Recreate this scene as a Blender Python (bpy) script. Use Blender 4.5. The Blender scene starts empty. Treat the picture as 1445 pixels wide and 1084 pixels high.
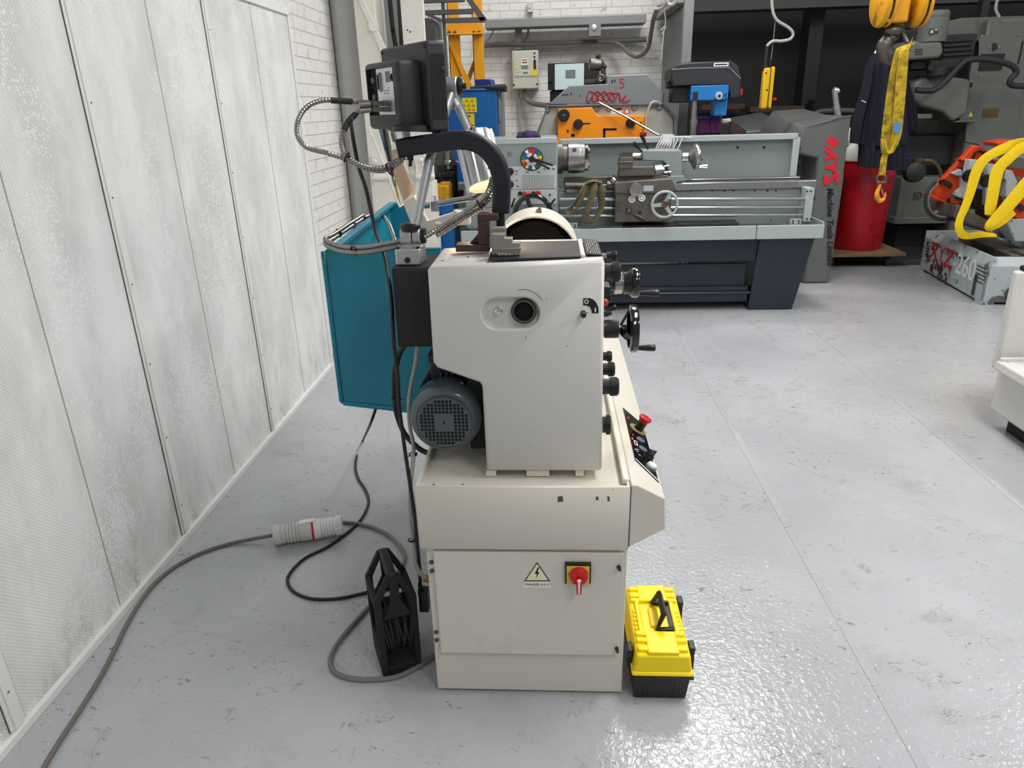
import bpy, bmesh, math, random
from mathutils import Vector, Matrix
random.seed(7)
SC = bpy.context.scene
COL = SC.collection
V = Vector
# ------------------------------------------------------------------ camera (a phone held at 1.6 m, tilted down 21 degrees)
FPX, CX, CY, CAMH = 1000.0, 722.5, 542.0, 1.6
_y = V((56, -392, FPX)).normalized()
_d = V((72, (56*72+FPX*FPX)/392.0, FPX)).normalized()
_z = -_d
_x = _y.cross(_z)
def to_world(c): return V((_x.dot(c), _y.dot(c), _z.dot(c)))
_r, _dn, _f = to_world(V((1,0,0))), to_world(V((0,1,0))), to_world(V((0,0,1)))
cam_data = bpy.data.cameras.new('camera'); cam = bpy.data.objects.new('camera', cam_data); COL.objects.link(cam)
cam_data.sensor_width = 36.0; cam_data.lens = 36.0*FPX/1445.0; cam_data.clip_start = .05; cam_data.clip_end = 100
mw = Matrix.Identity(4)
for i in range(3):
    mw[i][0], mw[i][1], mw[i][2] = _r[i], -_dn[i], -_f[i]
mw[2][3] = CAMH
cam.matrix_world = mw
SC.camera = cam
def P(px, py, Y=None, Z=None, X=None):
    """world point seen at a pixel of the photograph, at a known depth / height / side plane"""
    d = to_world(V((px-CX, py-CY, FPX)))
    if Y is not None: t = Y/d.y
    elif Z is not None: t = (Z-CAMH)/d.z
    else: t = X/d.x
    return V((0,0,CAMH)) + d*t
def S(px, py, Y):
    """metres per pixel there"""
    return (P(px, py, Y)-V((0,0,CAMH))).dot(_f)/FPX
# ------------------------------------------------------------------ light
SC.view_settings.view_transform = 'Standard'; SC.view_settings.look = 'None'
SC.view_settings.exposure = -0.36; SC.view_settings.gamma = 1.0; SC.view_settings.use_curve_mapping = False
wd = bpy.data.worlds.new('hall_air'); SC.world = wd; wd.use_nodes = True
wd.node_tree.nodes['Background'].inputs[0].default_value = (.96,.98,1,1)
wd.node_tree.nodes['Background'].inputs[1].default_value = .36
def area(name, loc, sx, sy, power, col=(1,.985,.96), target=None):
    l = bpy.data.lights.new(name, 'AREA'); l.shape = 'RECTANGLE'; l.size = sx; l.size_y = sy; l.energy = power; l.color = col
    o = bpy.data.objects.new(name, l); o.location = loc; COL.objects.link(o)
    if target is not None: o.rotation_euler = (V(target)-V(loc)).to_track_quat('-Z','Y').to_euler()
    return o
area('ceiling_lamp', (1.35, 5.0, 4.2), .7, 1.5, 125)
area('ceiling_lamp', (1.7, 1.9, 4.2), .7, 1.5, 120)
area('ceiling_lamp', (1.9, -1.2, 4.2), .7, 1.5, 75)
area('ceiling_lamp', (0.2, 7.0, 4.2), 1.2, .6, 68)
area('ceiling_lamp', (5.0, 4.2, 4.2), .7, 1.5, 95)
area('ceiling_lamp', (5.0, 0.0, 4.2), .7, 1.5, 90)
# ------------------------------------------------------------------ materials
def lin(c):
    return tuple((v/255/12.92 if v/255 <= .04045 else ((v/255+.055)/1.055)**2.4) for v in c)
MATS = {}
def mat(name, rgb, rough=.5, metal=0.0, var=0.0, vs=6.0, bump=0.0, bs=80.0, trans=0.0, emit=0.0, coat=0.0, dirt=None, dirt_amt=.5, dirt_scale=5.0, alpha=1.0, dirt_pos=(.60,.72)):
    m = bpy.data.materials.new(name); m.use_nodes = True
    nt = m.node_tree; b = nt.nodes['Principled BSDF']; L = nt.links
    c = lin(rgb)+(1,)
    b.inputs['Base Color'].default_value = c
    b.inputs['Roughness'].default_value = rough; b.inputs['Metallic'].default_value = metal
    b.inputs['Transmission Weight'].default_value = trans; b.inputs['Coat Weight'].default_value = coat
    b.inputs['Alpha'].default_value = alpha
    if emit: b.inputs['Emission Color'].default_value = c; b.inputs['Emission Strength'].default_value = emit
    tc = nt.nodes.new('ShaderNodeTexCoord')
    if var or dirt:
        n = nt.nodes.new('ShaderNodeTexNoise'); n.inputs['Scale'].default_value = vs; n.inputs['Detail'].default_value = 6
        L.new(tc.outputs['Object'], n.inputs['Vector'])
        mx = nt.nodes.new('ShaderNodeMix'); mx.data_type = 'RGBA'
        mx.inputs[6].default_value = tuple(max(0, v*(1-var)) for v in c[:3])+(1,)
        mx.inputs[7].default_value = tuple(min(1, v*(1+var)) for v in c[:3])+(1,)
        L.new(n.outputs['Fac'], mx.inputs[0]); out = mx.outputs[2]
        if dirt:
            n2 = nt.nodes.new('ShaderNodeTexNoise'); n2.inputs['Scale'].default_value = dirt_scale; n2.inputs['Detail'].default_value = 10; n2.inputs['Roughness'].default_value = .68
            L.new(tc.outputs['Object'], n2.inputs['Vector'])
            rp = nt.nodes.new('ShaderNodeValToRGB'); rp.color_ramp.elements[0].position, rp.color_ramp.elements[1].position = dirt_pos
            rp.color_ramp.elements[0].color = (0,0,0,1); rp.color_ramp.elements[1].color = (dirt_amt,)*3+(1,)
            L.new(n2.outputs['Fac'], rp.inputs[0])
            m2 = nt.nodes.new('ShaderNodeMix'); m2.data_type = 'RGBA'
            L.new(rp.outputs[0], m2.inputs[0]); L.new(out, m2.inputs[6]); m2.inputs[7].default_value = lin(dirt)+(1,)
            out = m2.outputs[2]
        L.new(out, b.inputs['Base Color'])
    if bump:
        n = nt.nodes.new('ShaderNodeTexNoise'); n.inputs['Scale'].default_value = bs; n.inputs['Detail'].default_value = 3
        L.new(tc.outputs['Object'], n.inputs['Vector'])
        bp = nt.nodes.new('ShaderNodeBump'); bp.inputs['Strength'].default_value = bump; bp.inputs['Distance'].default_value = .004
        L.new(n.outputs['Fac'], bp.inputs['Height']); L.new(bp.outputs[0], b.inputs['Normal'])
    MATS[name] = m
    return m
mat('white_paint', (208,206,201), .38, var=.03, vs=4, bump=.05, bs=40)
mat('cream_paint', (216,210,197), .42, var=.04, vs=4, bump=.04, bs=40, dirt=(150,138,120), dirt_amt=.22, dirt_scale=3)
mat('cream_plain', (226,219,204), .42, var=.03)
mat('black_plastic', (22,22,23), .4)
mat('black_gloss', (14,14,15), .12, coat=.5)
mat('black_matt', (30,30,31), .75, bump=.4, bs=400)
mat('black_hole', (4,4,4), .9)
mat('rubber_black', (38,38,42), .6, var=.15, vs=10)
mat('navy_arm', (25,26,34), .42)
mat('dro_grey', (46,46,47), .5, bump=.25, bs=500)
mat('motor_grey', (78,88,92), .25, coat=.3)
mat('motor_dark', (34,40,44), .4)
mat('teal_paint', (24,128,152), .4, var=.04)
mat('steel', (170,170,168), .28, 1.0, var=.06, vs=20)
mat('steel_dark', (108,104,98), .42, .9, var=.2, vs=15)
mat('chrome', (225,225,228), .12, 1.0)
mat('aluminium', (188,190,192), .35, .85)
mat('alu_bright', (214,216,218), .3, .6)
mat('brass', (170,140,80), .35, 1.0)
mat('conduit', (150,147,141), .34, .9)
mat('jaw_steel', (146,143,134), .5, .35, var=.1, vs=30)
mat('red_plastic', (200,20,28), .35)
mat('yellow_plate', (222,200,70), .5)
mat('yellow_sticker', (236,208,30), .5)
mat('yellow_box', (255,224,0), .38, bump=.08, bs=250)
mat('white_plastic', (235,235,232), .4)
mat('grey_white', (205,205,200), .45, var=.05)
mat('blue_button', (92,108,128), .35)
mat('brown_paint', (66,44,44), .45, var=.08)
mat('cable_grey', (124,122,118), .55)
mat('cable_taupe', (112,104,96), .55)
mat('cable_light', (168,166,158), .5)
mat('cable_black', (22,22,23), .45)
mat('copper', (190,120,70), .3, .8)
mat('lathe_grey', (134,145,144), .45, var=.04, dirt=(90,92,88), dirt_amt=.15)
mat('lathe_pale', (168,178,178), .45, var=.03)
mat('lathe_plate', (190,194,192), .45)
mat('lathe_navy', (34,40,53), .3, var=.08)
mat('dirty_iron', (104,98,92), .5, .5, var=.22, vs=14, dirt=(60,54,48), dirt_amt=.5, dirt_scale=9)
mat('olive_web', (104,92,68), .85, var=.2, vs=30, bump=.3, bs=200)
mat('white_cord', (206,206,204), .6)
mat('purple_cloth', (58,34,84), .9, var=.25, vs=20)
mat('machine_grey', (122,127,130), .5, var=.06)
mat('machine_edge', (104,112,116), .5)
mat('machine_beige', (176,176,166), .5, var=.05)
mat('orange_panel', (250,150,10), .42)
mat('graffiti_red', (172,24,40), .5)
mat('press_blue', (14,116,186), .4)
mat('cover_black', (34,38,43), .5)
mat('purple_crate', (104,28,100), .5)
mat('box_beige', (196,198,184), .5, var=.03)
mat('box_grey', (128,132,132), .5)
mat('bin_blue', (8,96,168), .42, var=.1, vs=5)
mat('crate_blue', (24,52,140), .45)
mat('gantry_yellow', (222,150,8), .45, var=.12, vs=6, dirt=(120,90,30), dirt_amt=.4)
mat('beam_grey', (132,136,137), .5, var=.08)
mat('dark_steel', (82,84,84), .55, var=.1)
mat('wall_trim', (232,232,229), .45, var=.04, bump=.1, bs=20)
mat('khaki_plate', (160,142,88), .5)
mat('column_white', (230,226,216), .55, var=.05, bump=.15, bs=30, dirt=(170,160,140), dirt_amt=.3)
mat('pipe_grey', (112,114,112), .5)
mat('pier_grey', (176,176,172), .6, var=.15, vs=2)
mat('sheet_galv', (132,136,136), .45, .45, var=.14, vs=3)
mat('tarp_grey', (98,101,99), .42, var=.05, vs=4, bump=.1, bs=12)
mat('logo_red', (226,10,40), .5)
mat('ink_black', (24,24,26), .6)
mat('foil_tape', (200,202,206), .25, .8, bump=.5, bs=40)
mat('bucket_red', (186,18,36), .4, var=.08, dirt=(40,14,16), dirt_amt=.6, dirt_scale=6, dirt_pos=(.54,.64))
mat('board_wood', (128,104,78), .7, var=.2, vs=12)
mat('rag_white', (214,214,208), .8, bump=.4, bs=20)
mat('overall_navy', (20,22,40), .9, var=.2, vs=12)
mat('hook_yellow', (222,158,16), .5, var=.15, vs=12, dirt=(60,44,16), dirt_amt=.8, dirt_scale=8, dirt_pos=(.52,.68))
mat('sling_dirty', (196,164,34), .85, var=.22, vs=14, bump=.35, bs=90, dirt=(70,58,26), dirt_amt=.8, dirt_scale=13, dirt_pos=(.46,.64))
mat('sling_yellow', (246,208,10), .75, var=.08, vs=14, bump=.3, bs=90)
mat('tag_blue', (60,140,200), .6)
mat('pendant_yellow', (226,178,20), .45, dirt=(120,90,20), dirt_amt=.4)
mat('mill_grey', (104,108,102), .45, var=.06)
mat('mill_dark', (40,42,42), .5)
mat('saw_grey', (172,182,184), .45, var=.05, dirt=(66,54,50), dirt_amt=.85, dirt_scale=5, dirt_pos=(.55,.60))
mat('saw_clean', (178,186,188), .45, var=.05)
mat('saw_orange', (214,66,20), .42, var=.08)
mat('lettering_pale', (212,222,216), .5)
mat('lettering_red', (190,34,44), .5)
mat('rust_brown', (92,70,56), .8, var=.25, vs=10)
mat('dark_clutter', (48,46,44), .6, var=.3, vs=14)
mat('screen_glow', (176,196,196), .4, emit=.25)
mat('lens_warm', (255,214,150), .3, emit=2.2)
mat('edge_white', (238,240,238), .3)
mat('peach_reflection', (232,190,160), .3)  # warm reflection in the clear shield, painted as a base colour
mat('yellow_pale', (240,236,196), .5)
for n_, c_ in (('dial_red',(200,30,50)),('dial_blue',(24,80,190)),('dial_green',(20,130,70)),('dial_yellow',(240,210,30)),('dial_orange',(224,120,30)),('rust_red',(120,40,40))): mat(n_, c_, .45)
mat('brass_dark', (112,92,52), .5, .6)
mat('acrylic', (236,242,242), .04, trans=1.0)
MATS['acrylic'].node_tree.nodes['Principled BSDF'].inputs['IOR'].default_value = 1.12
# perforated white wall panels
def wall_panel_mat():
    m = bpy.data.materials.new('perforated_panel'); m.use_nodes = True; nt = m.node_tree; L = nt.links; b = nt.nodes['Principled BSDF']
    b.inputs['Roughness'].default_value = .45
    N = lambda t: nt.nodes.new(t)
    tc = N('ShaderNodeTexCoord'); sp = N('ShaderNodeSeparateXYZ'); L.new(tc.outputs['Object'], sp.inputs[0])
    def mth(op, a, bb=None):
        n = N('ShaderNodeMath'); n.operation = op
        for i, v in enumerate((a, bb)):
            if v is None: continue
            if isinstance(v, (int, float)): n.inputs[i].default_value = v
            else: L.new(v, n.inputs[i])
        return n.outputs[0]
    k = 2*math.pi/.0064
    u = mth('MULTIPLY', mth('ADD', sp.outputs['Y'], sp.outputs['Z']), k*.5); w = mth('MULTIPLY', mth('SUBTRACT', sp.outputs['Y'], sp.outputs['Z']), k*.5)
    dots = mth('GREATER_THAN', mth('ADD', mth('COSINE', u), mth('COSINE', w)), 1.0)
    n1 = N('ShaderNodeTexNoise'); n1.inputs['Scale'].default_value = 2.6; n1.inputs['Detail'].default_value = 4; L.new(tc.outputs['Object'], n1.inputs[0])
    vo = N('ShaderNodeTexVoronoi'); vo.inputs['Scale'].default_value = 150; L.new(tc.outputs['Object'], vo.inputs[0])
    vs = N('ShaderNodeSeparateColor'); L.new(vo.outputs['Color'], vs.inputs[0])
    filled = mth('GREATER_THAN', mth('ADD', mth('MULTIPLY', n1.outputs['Fac'], 1.5), mth('MULTIPLY', vs.outputs[0], .6)), 1.36)
    n2 = N('ShaderNodeTexNoise'); n2.inputs['Scale'].default_value = 3.2; n2.inputs['Detail'].default_value = 9; n2.inputs['Roughness'].default_value = .68
    mpv = N('ShaderNodeMapping'); L.new(tc.outputs['Object'], mpv.inputs[0]); mpv.inputs['Scale'].default_value = (1,1.2,.5); L.new(mpv.outputs[0], n2.inputs[0])
    rp = N('ShaderNodeValToRGB'); L.new(n2.outputs['Fac'], rp.inputs[0])
    rp.color_ramp.elements[0].position = .40; rp.color_ramp.elements[0].color = lin((219,219,217))+(1,)
    rp.color_ramp.elements[1].position = .60; rp.color_ramp.elements[1].color = lin((242,242,240))+(1,)
    # brown grime and scratches along the foot of the panels
    low = N('ShaderNodeMapRange'); L.new(sp.outputs['Z'], low.inputs[0]); low.inputs[1].default_value = .45; low.inputs[2].default_value = 0.0; low.inputs[3].default_value = 0; low.inputs[4].default_value = 1
    mp = N('ShaderNodeMapping'); L.new(tc.outputs['Object'], mp.inputs[0]); mp.inputs['Scale'].default_value = (1,5,2.2); mp.inputs['Rotation'].default_value = (.5,0,0)
    n3 = N('ShaderNodeTexNoise'); n3.inputs['Scale'].default_value = 1.7; n3.inputs['Detail'].default_value = 8; L.new(mp.outputs[0], n3.inputs[0])
    g = mth('MULTIPLY', mth('MAXIMUM', mth('SUBTRACT', n3.outputs['Fac'], .55), 0.0), mth('MULTIPLY', low.outputs[0], 4.0))
    g = mth('MINIMUM', g, .6)
    mx = N('ShaderNodeMix'); mx.data_type = 'RGBA'; L.new(g, mx.inputs[0]); L.new(rp.outputs[0], mx.inputs[6]); mx.inputs[7].default_value = lin((150,132,108))+(1,)
    hole = mth('MULTIPLY', dots, mth('SUBTRACT', 1.0, filled))
    m2 = N('ShaderNodeMix'); m2.data_type = 'RGBA'; L.new(mth('MULTIPLY', hole, .34), m2.inputs[0]); L.new(mx.outputs[2], m2.inputs[6]); m2.inputs[7].default_value = lin((120,120,118))+(1,)
    m3 = N('ShaderNodeMix'); m3.data_type = 'RGBA'; L.new(mth('MULTIPLY', filled, .75), m3.inputs[0]); L.new(m2.outputs[2], m3.inputs[6]); m3.inputs[7].default_value = lin((240,241,239))+(1,)
    L.new(m3.outputs[2], b.inputs['Base Color'])
    bp = N('ShaderNodeBump'); bp.inputs['Strength'].default_value = .35; bp.inputs['Distance'].default_value = .02
    n4 = N('ShaderNodeTexNoise'); n4.inputs['Scale'].default_value = 2.2; L.new(tc.outputs['Object'], n4.inputs[0]); L.new(n4.outputs['Fac'], bp.inputs['Height']); L.new(bp.outputs[0], b.inputs['Normal'])
    MATS['perforated_panel'] = m
wall_panel_mat()
def brick_mat(name, rgb, rot):
    m = bpy.data.materials.new(name); m.use_nodes = True; nt = m.node_tree; L = nt.links; b = nt.nodes['Principled BSDF']
    b.inputs['Roughness'].default_value = .6
    tc = nt.nodes.new('ShaderNodeTexCoord'); sx_ = nt.nodes.new('ShaderNodeSeparateXYZ'); L.new(tc.outputs['Object'], sx_.inputs[0]); mp = nt.nodes.new('ShaderNodeCombineXYZ'); L.new(sx_.outputs[rot], mp.inputs[0]); L.new(sx_.outputs['Z'], mp.inputs[1])
    br = nt.nodes.new('ShaderNodeTexBrick'); L.new(mp.outputs[0], br.inputs[0])
    br.inputs['Scale'].default_value = 1.0; br.inputs['Brick Width'].default_value = .23; br.inputs['Row Height'].default_value = .077; br.inputs['Mortar Size'].default_value = .006; br.inputs['Mortar Smooth'].default_value = .6
    c = lin(rgb)
    br.inputs['Color1'].default_value = c+(1,); br.inputs['Color2'].default_value = tuple(v*.96 for v in c)+(1,); br.inputs['Mortar'].default_value = tuple(v*.88 for v in c)+(1,)
    n = nt.nodes.new('ShaderNodeTexNoise'); n.inputs['Scale'].default_value = 9; n.inputs['Detail'].default_value = 10; n.inputs['Roughness'].default_value = .7; L.new(tc.outputs['Object'], n.inputs[0])
    rp = nt.nodes.new('ShaderNodeValToRGB'); rp.color_ramp.elements[0].position = .24; rp.color_ramp.elements[0].color = lin((150,146,136))+(1,); rp.color_ramp.elements[1].position = .42; rp.color_ramp.elements[1].color = (1,1,1,1); L.new(n.outputs['Fac'], rp.inputs[0])
    mx = nt.nodes.new('ShaderNodeMix'); mx.data_type = 'RGBA'; mx.blend_type = 'MULTIPLY'; mx.inputs[0].default_value = 1; L.new(br.outputs['Color'], mx.inputs[6]); L.new(rp.outputs[0], mx.inputs[7]); L.new(mx.outputs[2], b.inputs['Base Color'])
    ad = nt.nodes.new('ShaderNodeMath'); ad.operation = 'MULTIPLY_ADD'; L.new(br.outputs['Fac'], ad.inputs[0]); ad.inputs[1].default_value = -1.0; L.new(n.outputs['Fac'], ad.inputs[2])
    bp = nt.nodes.new('ShaderNodeBump'); bp.inputs['Strength'].default_value = .7; bp.inputs['Distance'].default_value = .008; L.new(ad.outputs[0], bp.inputs['Height']); L.new(bp.outputs[0], b.inputs['Normal'])
    MATS[name] = m
brick_mat('brick_back', (236,234,230), 'X')
brick_mat('brick_side', (236,234,230), 'Y')
def floor_mat(name, rgb, rough):
    m = bpy.data.materials.new(name); m.use_nodes = True; nt = m.node_tree; L = nt.links; b = nt.nodes['Principled BSDF']
    N = lambda t: nt.nodes.new(t)
    tc = N('ShaderNodeTexCoord')
    c = lin(rgb)
    n1 = N('ShaderNodeTexNoise'); n1.inputs['Scale'].default_value = 1.3; n1.inputs['Detail'].default_value = 9; n1.inputs['Roughness'].default_value = .6; L.new(tc.outputs['Object'], n1.inputs[0])
    rp = N('ShaderNodeValToRGB'); L.new(n1.outputs['Fac'], rp.inputs[0])
    rp.color_ramp.elements[0].position = .3; rp.color_ramp.elements[0].color = tuple(v*.86 for v in c)+(1,)
    rp.color_ramp.elements[1].position = .7; rp.color_ramp.elements[1].color = tuple(v*1.08 for v in c)+(1,)
    # dark flecks and chips, stretched a little
    mp = N('ShaderNodeMapping'); L.new(tc.outputs['Object'], mp.inputs[0]); mp.inputs['Scale'].default_value = (1,1.8,1)
    n2 = N('ShaderNodeTexNoise'); n2.inputs['Scale'].default_value = 24; n2.inputs['Detail'].default_value = 5; n2.inputs['Roughness'].default_value = .75; n2.inputs['Distortion'].default_value = 1.0; L.new(mp.outputs[0], n2.inputs[0])
    r2 = N('ShaderNodeValToRGB'); L.new(n2.outputs['Fac'], r2.inputs[0]); r2.color_ramp.elements[0].position = .605; r2.color_ramp.elements[0].color = (0,0,0,1); r2.color_ramp.elements[1].position = .655; r2.color_ramp.elements[1].color = (.8,.8,.8,1)
    n3 = N('ShaderNodeTexNoise'); n3.inputs['Scale'].default_value = 3; n3.inputs['Detail'].default_value = 3; L.new(tc.outputs['Object'], n3.inputs[0])
    r3 = N('ShaderNodeValToRGB'); L.new(n3.outputs['Fac'], r3.inputs[0]); r3.color_ramp.elements[0].position = .36; r3.color_ramp.elements[1].position = .6
    mm = N('ShaderNodeMath'); mm.operation = 'MULTIPLY'; L.new(r2.outputs[0], mm.inputs[0]); L.new(r3.outputs[0], mm.inputs[1])
    mx = N('ShaderNodeMix'); mx.data_type = 'RGBA'; L.new(mm.outputs[0], mx.inputs[0]); L.new(rp.outputs[0], mx.inputs[6]); mx.inputs[7].default_value = lin((82,80,74))+(1,)
    # warm scuffs and hairline cracks
    n6 = N('ShaderNodeTexNoise'); n6.inputs['Scale'].default_value = 5; n6.inputs['Detail'].default_value = 8; n6.inputs['Roughness'].default_value = .7; L.new(tc.outputs['Object'], n6.inputs[0])
    r6 = N('ShaderNodeValToRGB'); L.new(n6.outputs['Fac'], r6.inputs[0]); r6.color_ramp.elements[0].position = .56; r6.color_ramp.elements[0].color = (0,0,0,1); r6.color_ramp.elements[1].position = .75; r6.color_ramp.elements[1].color = (.55,.55,.55,1)
    mx6 = N('ShaderNodeMix'); mx6.data_type = 'RGBA'; L.new(r6.outputs[0], mx6.inputs[0]); L.new(mx.outputs[2], mx6.inputs[6]); mx6.inputs[7].default_value = lin((150,146,138))+(1,)
    n7 = N('ShaderNodeTexNoise'); n7.inputs['Scale'].default_value = 2.2; n7.inputs['Detail'].default_value = 7; n7.inputs['Distortion'].default_value = 1.6; L.new(tc.outputs['Object'], n7.inputs[0])
    a7 = N('ShaderNodeMath'); a7.operation = 'SUBTRACT'; L.new(n7.outputs['Fac'], a7.inputs[0]); a7.inputs[1].default_value = .5
    a8 = N('ShaderNodeMath'); a8.operation = 'ABSOLUTE'; L.new(a7.outputs[0], a8.inputs[0])
    a9 = N('ShaderNodeMath'); a9.operation = 'LESS_THAN'; L.new(a8.outputs[0], a9.inputs[0]); a9.inputs[1].default_value = .0022
    r7 = N('ShaderNodeValToRGB'); L.new(n6.outputs['Fac'], r7.inputs[0]); r7.color_ramp.elements[0].position = .50; r7.color_ramp.elements[0].color = (0,0,0,1); r7.color_ramp.elements[1].position = .6; r7.color_ramp.elements[1].color = (.5,.5,.5,1)
    a10 = N('ShaderNodeMath'); a10.operation = 'MULTIPLY'; L.new(a9.outputs[0], a10.inputs[0]); L.new(r7.outputs[0], a10.inputs[1])
    mx7 = N('ShaderNodeMix'); mx7.data_type = 'RGBA'; L.new(a10.outputs[0], mx7.inputs[0]); L.new(mx6.outputs[2], mx7.inputs[6]); mx7.inputs[7].default_value = lin((96,92,86))+(1,)
    L.new(mx7.outputs[2], b.inputs['Base Color'])
    n4 = N('ShaderNodeTexNoise'); n4.inputs['Scale'].default_value = 60; n4.inputs['Detail'].default_value = 4; n4.inputs['Distortion'].default_value = .6; L.new(tc.outputs['Object'], n4.inputs[0])
    n5 = N('ShaderNodeTexNoise'); n5.inputs['Scale'].default_value = 3; n5.inputs['Detail'].default_value = 5; L.new(tc.outputs['Object'], n5.inputs[0])
    ad = N('ShaderNodeMath'); ad.operation = 'MULTIPLY_ADD'; L.new(n5.outputs['Fac'], ad.inputs[0]); ad.inputs[1].default_value = 1.5; L.new(n4.outputs['Fac'], ad.inputs[2])
    bp = N('ShaderNodeBump'); bp.inputs['Strength'].default_value = .5; bp.inputs['Distance'].default_value = .005; L.new(ad.outputs[0], bp.inputs['Height']); L.new(bp.outputs[0], b.inputs['Normal'])
    b.inputs['Roughness'].default_value = rough
    MATS[name] = m
floor_mat('floor_paint', (178,180,184), .1)
floor_mat('floor_dark', (60,60,60), .5)
# ------------------------------------------------------------------ mesh builder
class MB:
    def __init__(s): s.bm = bmesh.new(); s.M = Matrix.Identity(4)
    def v(s, p): return s.bm.verts.new(s.M @ V(p))
    def faces(s, vs, fs, mi=0):
        out = []
        for f in fs:
            try:
                fc = s.bm.faces.new([vs[i] for i in f]); fc.material_index = mi; out.append(fc)
            except ValueError: pass
        return out
    def box(s, x0, x1, y0, y1, z0, z1, mi=0):
        vs = [s.v(p) for p in ((x0,y0,z0),(x1,y0,z0),(x1,y1,z0),(x0,y1,z0),(x0,y0,z1),(x1,y0,z1),(x1,y1,z1),(x0,y1,z1))]
        s.faces(vs, [(3,2,1,0),(4,5,6,7),(0,1,5,4),(1,2,6,5),(2,3,7,6),(3,0,4,7)], mi); return s
    def hexa(s, pts, mi=0):
        vs = [s.v(p) for p in pts]
        s.faces(vs, [(3,2,1,0),(4,5,6,7),(0,1,5,4),(1,2,6,5),(2,3,7,6),(3,0,4,7)], mi); return s
    def obox(s, c, u, v, w, mi=0):
        """box from a centre and three half-extent vectors"""
        c, u, v, w = V(c), V(u), V(v), V(w)
        return s.hexa([c-u-v-w, c+u-v-w, c+u+v-w, c-u+v-w, c-u-v+w, c+u-v+w, c+u+v+w, c-u+v+w], mi)
    def prism(s, pts, ax, a, b, mi=0, taper=None):
        def mp(p, t):
            return {'Y': (p[0], t, p[1]), 'X': (t, p[0], p[1]), 'Z': (p[0], p[1], t)}[ax]
        n = len(pts)
        A = [s.v(mp(p, a)) for p in pts]; B = [s.v(mp(p, b)) for p in (taper or pts)]
        s.faces(A, [tuple(range(n))], mi); s.faces(B, [tuple(reversed(range(n)))], mi)
        for i in range(n):
            j = (i+1) % n
            s.faces([A[i], A[j], B[j], B[i]], [(3,2,1,0)], mi)
        return s
    def slab(s, pts, off, mi=0):
        """a polygon of 3D points thickened by the vector off"""
        n = len(pts); off = V(off)
        A = [s.v(p) for p in pts]; B = [s.v(V(p)+off) for p in pts]
        s.faces(A, [tuple(range(n))], mi); s.faces(B, [tuple(reversed(range(n)))], mi)
        for i in range(n):
            j = (i+1) % n; s.faces([A[i], A[j], B[j], B[i]], [(3,2,1,0)], mi)
        return s
    def rev(s, prof, p0, d, n=24, mi=0):
        """surface of revolution: (radius, distance along d) pairs"""
        p0, d = V(p0), V(d).normalized()
        u = d.orthogonal().normalized(); w = d.cross(u)
        rings = []
        for r, h in prof:
            if r < 1e-6: rings.append([s.v(p0+d*h)])
            else: rings.append([s.v(p0+d*h+(u*math.cos(2*math.pi*i/n)+w*math.sin(2*math.pi*i/n))*r) for i in range(n)])
        for a, b in zip(rings, rings[1:]):
            for i in range(n):
                j = (i+1) % n
                if len(a) == 1 and len(b) == 1: continue
                if len(a) == 1: q = [a[0], b[j], b[i]]
                elif len(b) == 1: q = [a[i], a[j], b[0]]
                else: q = [a[i], a[j], b[j], b[i]]
                s.faces(q, [tuple(range(len(q)))], mi)
        for rg, rv in ((rings[0], True), (rings[-1], False)):
            if len(rg) > 2: s.faces(rg, [tuple(reversed(range(n))) if rv else tuple(range(n))], mi)
        return s
    def cyl(s, p0, p1, r0, r1=None, n=20, mi=0):
        p0, p1 = V(p0), V(p1); return s.rev([(r0,0),(r0 if r1 is None else r1,(p1-p0).length)], p0, p1-p0, n, mi)
    def ring(s, c, d, R, r, n=40, m=8, mi=0):
        c, d = V(c), V(d).normalized(); u = d.orthogonal().normalized(); w = d.cross(u)
        return s.tube([c+(u*math.cos(2*math.pi*i/n)+w*math.sin(2*math.pi*i/n))*R for i in range(n)], r, m, 1, closed=True, mi=mi)
    def sph(s, c, r, sc=(1,1,1), n=16, mi=0):
        c = V(c); m = n//2
        g = [[s.v(c+V((r*sc[0]*math.sin(math.pi*j/m)*math.cos(2*math.pi*i/n), r*sc[1]*math.sin(math.pi*j/m)*math.sin(2*math.pi*i/n), r*sc[2]*math.cos(math.pi*j/m)))) for i in range(n)] if 0 < j < m else [s.v(c+V((0,0,r*sc[2]*(1 if j == 0 else -1))))] for j in range(m+1)]
        for a, b in zip(g, g[1:]):
            for i in range(n):
                k = (i+1) % n
                if len(a) == 1: q = [a[0], b[i], b[k]]
                elif len(b) == 1: q = [a[i], b[0], a[k]]
                else: q = [a[i], b[i], b[k], a[k]]
                s.faces(q, [tuple(range(len(q)))], mi)
        return s
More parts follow.
